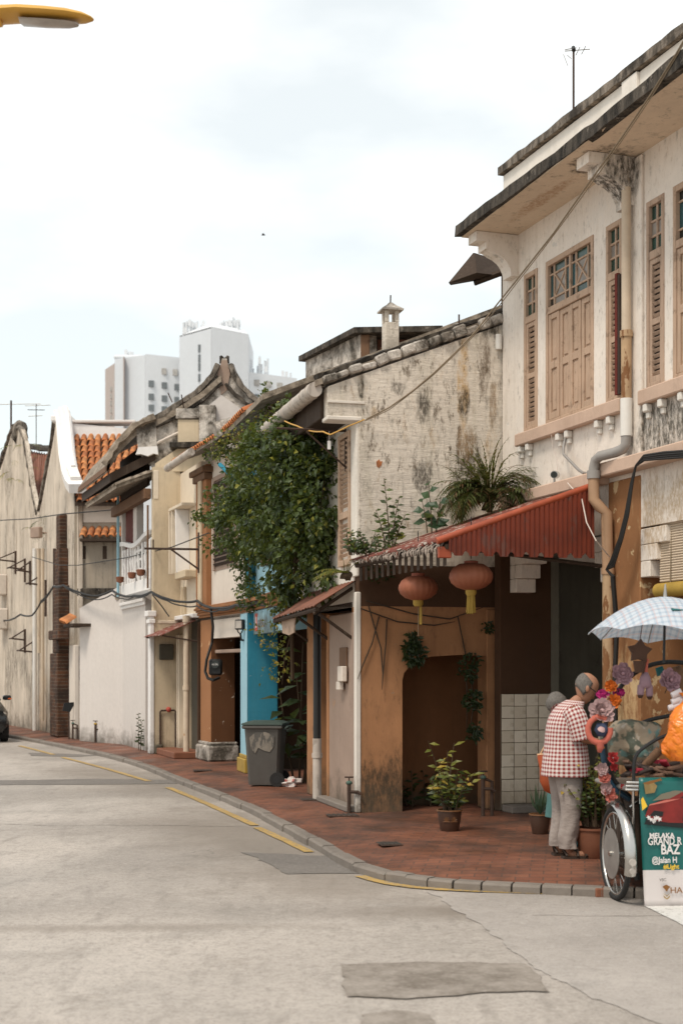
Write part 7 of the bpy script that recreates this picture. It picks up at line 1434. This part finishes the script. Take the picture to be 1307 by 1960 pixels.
# lumpy canvas-covered seat
n = NT('camouflage_canvas'); c = n.mix(n.ramp(n.noise(7, 3, .5), .45, .5), (.085, .095, .07), (.30, .24, .17)); c = n.mix(n.ramp(n.noise(6, 3, .5, n.map((1, 1, 1), (3, 1, 2))), .58, .62), c, (.14, .24, .22)); c = n.mix(n.ramp(n.noise(8, 3, .5, n.map((1, 1, 1), (9, 1, 2))), .60, .64), c, (.42, .36, .29)); n.bump(n.noise(9, 6), .8, .03); M['camo'] = n.out(c, .5)
b = MB(); b.sphere((0, 0, 0), 1, 32, 20, (.215, .2, .185), .35, 4); o = one('canvas_bundle', M['camo'], 'lumpy camouflage canvas bundle on the trishaw seat', 'bundle', b); o.location = at(1208, 1418, 11.02)
n = NT('orange_plastic'); c = n.mix(n.ramp(n.noise(8, 5), .4, .7), (.62, .14, .008), (.80, .25, .015)); n.bump(n.noise(7, 2, .4, dist=1.5), .9, .05); M['orange_bag'] = n.out(c, .3, spec=.5)
b = MB(); b.loft([[Vector((w_ * math.cos(q) * (1 + .22 * mnoise.noise(Vector((math.cos(q) * 3, math.sin(q) * 3, z * 7))) + .05 * math.sin(9 * q + z * 12)), d_ * math.sin(q), z)) for q in [2 * math.pi * k / 32 for k in range(32)]] for (w_, d_, z) in ((.05, .04, .03), (.12, .09, .0), (.165, .12, .05), (.17, .125, .12), (.155, .115, .2), (.15, .11, .26), (.12, .09, .33), (.085, .06, .39), (.04, .03, .43), (.028, .02, .46), (.07, .03, .50))]); o = one('plastic_bag', M['orange_bag'], 'bulging orange plastic bag hanging from the trishaw arch', 'bag', b); o.location = at(1316, 1456, 10.45)
b = MB()
for k in range(40): a = random.uniform(0, 6.28); p = at(random.uniform(1200, 1300), random.uniform(1462, 1484), random.uniform(10.6, 10.95)); b.box(-.07, .07, -.03, .03, -.012, .012, .006, Matrix.Translation(p) @ Matrix.Rotation(a, 4, 'Z') @ Matrix.Rotation(random.uniform(-.5, .5), 4, 'Y'))
n = NT('clutter'); i_ = n.island(); c = n.mix(n.ramp(i_, .3, .35), (.05, .035, .03), (.16, .09, .06)); c = n.mix(n.ramp(i_, .85, .86), c, (.35, .03, .05)); M['clutter'] = n.out(c, .7); b.build('packed_clutter', M['clutter'], None, label='dark jumble of small goods packed on the trishaw tray', category=None) if False else tag(b.build('packed_clutter', M['clutter'], None), 'dark jumble of small goods packed on the trishaw tray', 'goods', None, 'stuff')
b = MB(); b.tube([at(1222, 1478, 10.7), at(1262, 1435, 10.7)], [.03, .034], 10); one('rolled_mat', M['timber'], 'speckled rolled mat leaning on the trishaw tray', 'mat', b)
# flowers
def petal(mb, p, d, n_, L, w):
    d = d.normalized(); s = d.cross(n_).normalized(); n_ = s.cross(d).normalized(); c = random.uniform(.05, .3)
    mb.add([p, p + d * L * .35 + s * w * .30 + n_ * w * .1, p + d * L * .8 + s * w * .5 + n_ * w * c, p + d * L * 1.0 + s * w * .18 + n_ * w * c * 1.6, p + d * L * 1.0 - s * w * .2 + n_ * w * c * 1.3, p + d * L * .78 - s * w * .5 + n_ * w * c, p + d * L * .35 - s * w * .3 + n_ * w * .1, p + d * L * .6 - n_ * w * .08], [(0, 1, 7), (1, 2, 7), (2, 3, 7), (3, 4, 7), (4, 5, 7), (5, 6, 7), (6, 0, 7)])
def flower(px, py, Y, r_, m, label, layers=4, per=9, cupped=.5, core=None, stem=True):
    c0 = at(px, py, Y); t = thing('artificial_flower', label, 'flower', c0); b = MB(); f = Vector((random.uniform(-.3, .3), -1, random.uniform(.1, .5))).normalized(); s = f.cross(Vector((0, 0, 1))).normalized(); u = s.cross(f)
    for l_ in range(layers):
        rr = r_ * (1 - .22 * l_); lift = cupped * (.2 + .35 * l_)
        for k in range(per):
            a = 2 * math.pi * (k + .5 * (l_ % 2)) / per + random.uniform(-.15, .15); d = (s * math.cos(a) + u * math.sin(a)) + f * lift * random.uniform(.6, 1.3); petal(b, f * (.004 * l_), d, f, rr * random.uniform(.8, 1.15), rr * random.uniform(.5, .75))
    b.build('petals', M[m], t, kind='stuff'); b = MB(); b.sphere(f * (.25 * r_), .18 * r_, 8, 6); b.build('centre', M[core or m], t, True)
    if stem: b = MB(); b.tube([-f * .0, -f * .04 + Vector((0, 0, -.03)), Vector((random.uniform(-.03, .03), .05, -.10))], .004, 5); b.build('stem', M['stem'], t)
    return t
for nm, c_ in (('f_lilac', (.38, .22, .25)), ('f_pink', (.50, .33, .32)), ('f_orange', (.62, .14, .015)), ('f_magenta', (.42, .02, .15)), ('f_red', (.45, .04, .04)), ('f_coral', (.58, .17, .13)), ('f_white', (.60, .50, .48))):
    n = NT(nm); i_ = n.island(); M[nm] = n.out(n.mix(i_, sc3(c_, .62), c_), .75)
flower(1192, 1290, 10.78, .085, 'f_lilac', 'lilac artificial dahlia high on the trishaw arch', 5, 13, .5)
flower(1282, 1302, 10.7, .085, 'f_lilac', 'lilac artificial dahlia hanging inside the trishaw arch near the orange bag', 5, 13, .5)
flower(1150, 1362, 10.72, .10, 'f_pink', 'big pale pink artificial peony on the trishaw arch', 6, 11, .9)
flower(1168, 1313, 10.75, .055, 'f_orange', 'orange artificial flower above the magenta one on the arch', 4, 8, .7); flower(1176, 1342, 10.74, .055, 'f_orange', 'orange artificial flower right above the pink peony', 4, 8, .7); flower(1152, 1330, 10.76, .05, 'f_magenta', 'magenta artificial flower on the trishaw arch', 4, 8, .7); flower(1184, 1326, 10.8, .05, 'f_magenta', 'dark magenta artificial flower behind the orange ones', 4, 8, .7)
flower(1172, 1452, 10.7, .05, 'f_red', 'red and white artificial rose beside the canvas bundle', 5, 8, 1, 'f_white'); flower(1174, 1468, 10.72, .035, 'f_red', 'small red artificial rose under the red and white one', 4, 7, 1)
for k, (px, py) in enumerate(((1152, 1472), (1156, 1490), (1160, 1508), (1166, 1522))): flower(px, py, 10.7, .055, ('f_pink', 'f_coral')[k % 2], ('pale pink bloom topmost in the garland above the chrome mudguard', 'coral bloom second in the garland above the chrome mudguard', 'pink bloom third in the garland above the chrome mudguard', 'coral bloom lowest in the garland touching the chrome mudguard')[k], 5, 9, .9)['group'] = 'garland above the mudguard'
flower(1190, 1505, 10.66, .022, 'f_red', 'tiny red bead flower beside the chrome post', 3, 6, .8); flower(1146, 1428, 10.7, .04, 'gold', 'yellow artificial flower below the coral plush ring', 4, 7, .7)
# plush toys
def plush(name, label, px, py, Y, parts):
    t = thing(name, label, 'plush toy', at(px, py, Y))
    for (nm, pts, r_, m) in parts:
        b = MB(); b.tube([Vector(p) for p in pts], r_, 12); b.build(nm, M[m], t, True, 80)
    return t
M['plush_lilac'] = paint('lilac_plush', (.30, .19, .22), .95, .8, bump=.5); M['plush_brown'] = paint('brown_plush', (.085, .045, .03), .95, .8, bump=.5); M['plush_coral'] = paint('coral_plush', (.50, .13, .09), .95, .8, bump=.4); M['plush_blue'] = paint('blue_plush', (.045, .06, .11), .9); M['plush_white'] = paint('white_plush', (.58, .52, .52), .95, .9, bump=.5); M['plush_teal'] = paint('teal_plush', (.02, .12, .12), .9)
plush('plush_toy', 'lilac plush toy with dark paws hanging from the trishaw arch', 1234, 1312, 10.72, [('body', [(0, 0, .10), (0, 0, .06), (0, 0, .0), (0, 0, -.02)], [.02, .04, .05, .035], 'plush_lilac'), ('leg', [(-.03, 0, .0), (-.038, -.01, -.06), (-.04, -.015, -.08)], [.028, .027, .018], 'plush_lilac'), ('leg', [(.03, 0, .0), (.03, -.01, -.07), (.03, -.015, -.09)], [.028, .027, .018], 'plush_lilac'), ('paw', [(-.04, -.014, -.075), (-.04, -.017, -.095)], [.025, .012], 'plush_brown'), ('paw', [(.03, -.014, -.085), (.03, -.017, -.105)], [.025, .012], 'plush_brown'), ('strap', [(.0, 0, .09), (.01, 0, .16), (.02, 0, .20)], [.018, .012, .008], 'plush_coral')])
STR = thing('star_ornament', 'dark brown star-shaped ornament hanging below the umbrella', 'ornament', at(1223, 1247, 10.7)); b = MB(); b.prism([((.095 if k % 2 == 0 else .058) * math.sin(2 * math.pi * k / 10 + .1), (.095 if k % 2 == 0 else .058) * math.cos(2 * math.pi * k / 10 + .1)) for k in range(10)], 'y', -.025, .025); b.build('star', M['plush_brown'], STR); b = MB(); b.tube([(0, 0, .05), (.02, 0, .2)], .003, 4); b.build('string', M['cable'], STR); b = MB(); b.tube([(0, 0, -.07), (.0, 0, -.16)], [.05, .035], 10); b.build('bell', M['plush_brown'], STR, True)
plush('plush_toy', 'coral ring plush with a dark blue face on the trishaw arch', 1146, 1397, 10.68, [('ring', [(.085 * math.cos(a), 0, .085 * math.sin(a) * 1.15) for a in [math.pi * (.30 + 1.75 * k / 14) for k in range(15)]], .022, 'plush_coral'), ('face', [(.02, .02, -.05), (.02, .02, 0), (.02, .02, .05)], [.03, .055, .035], 'plush_blue'), ('cheek', [(.01, -.03, .0), (.015, -.04, .015)], [.03, .022], 'f_pink'), ('tail', [(-.0, 0, -.09), (.01, 0, -.13), (.0, 0, -.17)], [.03, .028, .015], 'plush_coral')])
plush('plush_toy', 'white plush paw poking out beside the orange bag', 1290, 1340, 10.5, [('toe', [(-.02, 0, .03), (.05, 0, .06)], [.026, .03], 'plush_white'), ('toe', [(-.02, 0, -.02), (.05, 0, .01)], [.026, .03], 'plush_white'), ('toe', [(-.045, 0, -.06), (.04, 0, -.04)], [.022, .03], 'plush_white'), ('arm', [(.03, .01, 0), (.12, .03, -.02)], [.05, .06], 'plush_white')])
plush('plush_toy', 'teal and brown plush toy tucked under the arch top', 1290, 1282, 10.95, [('body', [(-.12, 0, .02), (-.10, 0, -.04)], [.03, .035], 'plush_teal'), ('head', [(0, 0, .02), (.02, 0, -.04), (.04, 0, -.14)], [.05, .06, .05], 'timber')])
# umbrella
n = NT('plaid_cloth'); u = n.node('ShaderNodeUVMap').outputs[0]; s = n.sep(u)
def band(v, f, a, w_): return n.ramp(n.math('SINE', n.math('MULTIPLY', v, f)), a, a + w_)
g1 = n.math('ADD', band(s[0], 125, .25, .3), band(s[1], 125, .25, .3)); g2 = n.math('ADD', band(s[0], 62, .90, .06), band(s[1], 62, .90, .06))
c = n.mix(n.math('MULTIPLY', g1, .45), (.62, .68, .74), (.36, .46, .56)); c = n.mix(n.math('MULTIPLY', g2, .4), c, (.62, .45, .44)); n.out(c, .6)
tr = n.node('ShaderNodeBsdfTranslucent'); n.link(c, tr.inputs['Color']); ms = n.node('ShaderNodeMixShader'); ms.inputs[0].default_value = .3; oo = n.t.nodes['Material Output']; n.t.links.new(n.p.outputs[0], ms.inputs[1]); n.t.links.new(tr.outputs[0], ms.inputs[2]); n.t.links.new(ms.outputs[0], oo.inputs[0]); M['plaid'] = n.m
ap = at(1272, 1143, 10.75); UM = thing('umbrella', 'pale blue plaid umbrella fixed above the trishaw', 'umbrella', (ap.x, ap.y, ap.z)); UM.rotation_euler = (R(-4), R(2), 0)
me = bpy.data.meshes.new('canopy'); vs = []; fs = []; NR, NA = 9, 64
for i in range(NR):
    f = (i + .02) / (NR - 1) if i == 0 else i / (NR - 1)
    for k in range(NA):
        a = 2 * math.pi * k / NA; seg = (k % 8) / 8; sagf = math.sin(math.pi * seg); r_ = .575 * f * (1 - .045 * sagf * f); z = -.30 * f ** 1.9 + .035 * sagf * f * f * (1 if f > .5 else .5); vs.append((r_ * math.cos(a), r_ * math.sin(a), z))
for i in range(NR - 1):
    for k in range(NA): fs.append((i * NA + k, i * NA + (k + 1) % NA, (i + 1) * NA + (k + 1) % NA, (i + 1) * NA + k))
me.from_pydata(vs, [], fs); uvl = me.uv_layers.new(name='UVMap')
for lp in me.loops: v = me.vertices[lp.vertex_index].co; uvl.data[lp.index].uv = (v.x * 1.06, v.y * 1.06)
for p in me.polygons: p.use_smooth = True
mesh_obj('canopy', me, M['plaid'], UM)
for k in range(8):
    a = 2 * math.pi * k / 8; b = MB(); b.tube([(.575 * f * math.cos(a), .575 * f * math.sin(a), -.30 * f ** 1.9 - .006) for f in (.02, .3, .6, .8, 1)], .004, 5); b.build('rib', M['dull_steel'], UM); b = MB(); b.tube([(.02 * math.cos(a), .02 * math.sin(a), -.20), (.30 * math.cos(a), .30 * math.sin(a), -.098)], .003, 4); b.build('strut', M['dull_steel'], UM)
b = MB(); b.tube([(0, 0, .06), (0, 0, -.50)], .010, 8); b.build('pole', M['black_plastic'], UM, True); b = MB(); b.tube([(0, 0, .0), (0, 0, .10)], [.016, .006], 8); b.build('tip', M['dull_steel'], UM, True)
b = MB(); b.prism([(-.02, -.012), (.08, .004), (-.02, .03)], 'y', -.002, .002, Matrix.Translation((-.02, -.40, -.142)) @ Matrix.Rotation(R(-62), 4, 'X')); b.build('mark', M['plush_teal'], UM)
# banner
n = NT('banner_print')
co = n.sep(); X_, Z_ = co[0], co[2]
c = n.mix(n.ramp(n.noise(3, 4), .35, .7), (.006, .085, .078), (.010, .135, .12)); dgl = n.math('ADD', X_, n.math('MULTIPLY', Z_, .6)); c = n.mix(n.math('MULTIPLY', n.ramp(n.math('ABSOLUTE', n.math('SUBTRACT', dgl, .42)), .0, .004, 1, 0), .5), c, (.06, .28, .26))
c = n.mix(n.ramp(Z_, .262, .264, 1, 0), c, (.58, .53, .51)); M['banner'] = n.out(c, .35, spec=.4)
bp = at(1233, 1734, 10.42); BA = thing('advertising_banner', 'green and white printed banner with a red car hung on the trishaw', 'banner', (bp.x, bp.y, .006), R(5))
bw, bh = .95, .94; vs = []; fs = []
for i in range(25):
    for j in range(21): x, z = bw * i / 24, bh * j / 20; vs.append((x - .018 * z, .012 * math.sin(x * 7 + z * 3) * (1 - z / bh) + .09 * (z / bh), z))
for i in range(24):
    for j in range(20): k = i * 21 + j; fs.append((k, k + 21, k + 22, k + 1))
b = MB(); b.add(vs, fs); o = b.build('sheet', M['banner'], BA, True, 80); so = o.modifiers.new('s', 'SOLIDIFY'); so.thickness = .002; so.offset = 1
def bz(z): return .09 * (z / bh) - .014
def btext(body, x, z, size, m, bold=0, sx=1): text_mesh('lettering', body, size, M[m], BA, Matrix.Translation((x - .018 * z, bz(z), z)) @ Matrix.Rotation(R(90) - .095, 4, 'X'), .0006, bold=bold, sx=sx)
M['ink_white'] = flat('ink_white', (.66, .62, .60), .5); M['ink_yellow'] = flat('ink_yellow', (.72, .46, .04), .5); M['ink_dark'] = flat('ink_dark', (.06, .05, .045), .5); M['ink_brown'] = flat('ink_brown', (.20, .085, .02), .5); M['ink_red'] = paint('ink_red', (.26, .02, .015), .4, .5); M['ink_black'] = flat('ink_black', (.012, .012, .012), .5); M['ink_gold'] = paint('ink_gold', (.40, .27, .10), .5, .5); M['ink_glass'] = flat('ink_glass', (.16, .14, .10), .4)
btext('MELAKA', .055, .500, .050, 'ink_white', .0015); btext('GRAND R', .040, .450, .078, 'ink_white', .0015, .74); btext('BAZ', .135, .382, .098, 'ink_white', .0025, .78); btext('@Jalan H', .065, .318, .062, 'ink_white', .0012, .80); btext('#Light', .150, .275, .046, 'ink_yellow', .0010)
btext('VSC', .115, .185, .030, 'ink_dark'); btext('HA', .19, .098, .062, 'ink_brown', .0005, 1.1)
def bshape(name, pts, m, lift=0): b = MB(); b.prism(pts, 'y', 0, .0012, Matrix.Translation((0, -.002 - lift, 0))); o = b.build(name, M[m], BA); me = o.data
def bshape(name, pts, m, lift=0):
    b = MB(); k = len(pts); b.add([(x - .018 * z, bz(z) - lift, z) for x, z in pts] + [(x - .018 * z, bz(z) - lift - .001, z) for x, z in pts], [tuple(range(k)), tuple(range(2 * k - 1, k - 1, -1))] + [(i, (i + 1) % k, k + (i + 1) % k, k + i) for i in range(k)]); return b.build(name, M[m], BA)
bshape('emblem', [(.135, .145), (.165, .160), (.195, .145), (.172, .120), (.172, .112), (.158, .112), (.158, .120)], 'ink_brown'); bshape('emblem', [(.138, .100), (.165, .082), (.192, .100), (.165, .072)], 'ink_gold'); bshape('emblem', [(.138, .084), (.165, .062), (.192, .084), (.186, .066), (.165, .052), (.144, .066)], 'ink_gold')
bshape('printed_shadow', [(.02, .60), (.5, .55), (.5, .66), (.05, .66)], 'ink_black'); bshape('printed_car', [(.03, .66), (.06, .73), (.12, .76), (.20, .785), (.27, .83), (.55, .84), (.55, .60), (.20, .61), (.08, .63)], 'ink_red', .001); bshape('printed_windscreen', [(.09, .77), (.16, .82), (.26, .845), (.33, .84), (.22, .785)], 'ink_glass', .002); bshape('printed_window', [(.30, .79), (.38, .835), (.55, .835), (.55, .775)], 'ink_black', .002); bshape('printed_highlight', [(.06, .735), (.20, .76), (.30, .785), (.19, .775), (.07, .745)], 'f_coral', .0025); bshape('printed_grille', [(.06, .66), (.10, .70), (.17, .69), (.16, .655)], 'ink_black', .002)
bshape('printed_wheel', [(.36 + .05 * math.cos(a), .63 + .06 * math.sin(a)) for a in [2 * math.pi * k / 16 for k in range(16)]], 'ink_black', .003)
for k in range(9): x, z = random.uniform(.03, .2), random.uniform(.59, .66); r_ = random.uniform(.008, .022); bshape('printed_splash', [(x + r_ * (1 if q % 2 else .45) * math.cos(2 * math.pi * q / 10), z + r_ * (1 if q % 2 else .45) * math.sin(2 * math.pi * q / 10)) for q in range(10)], 'ink_white', .004)
bshape('printed_figure', [(.04, .82), (.03, .90), (.09, .92), (.13, .88), (.11, .83)], 'ink_gold', .001); bshape('printed_figure', [(.0 + .005, .78), (.02, .80), (.05, .73), (.01, .70)], 'ink_yellow', .001); bshape('printed_figure', [(.02, .90), (.16, .935), (.17, .92), (.06, .89)], 'ink_brown', .0015)
one('wheel_chock', M['clay'], 'red brick wedged behind the trishaw wheel', 'brick', MB().box(-.1, .1, -.05, .05, 0, .07, .008, Matrix.Translation(gp(1160, 1716, .0)) @ Matrix.Rotation(.15, 4, 'Z')), False)
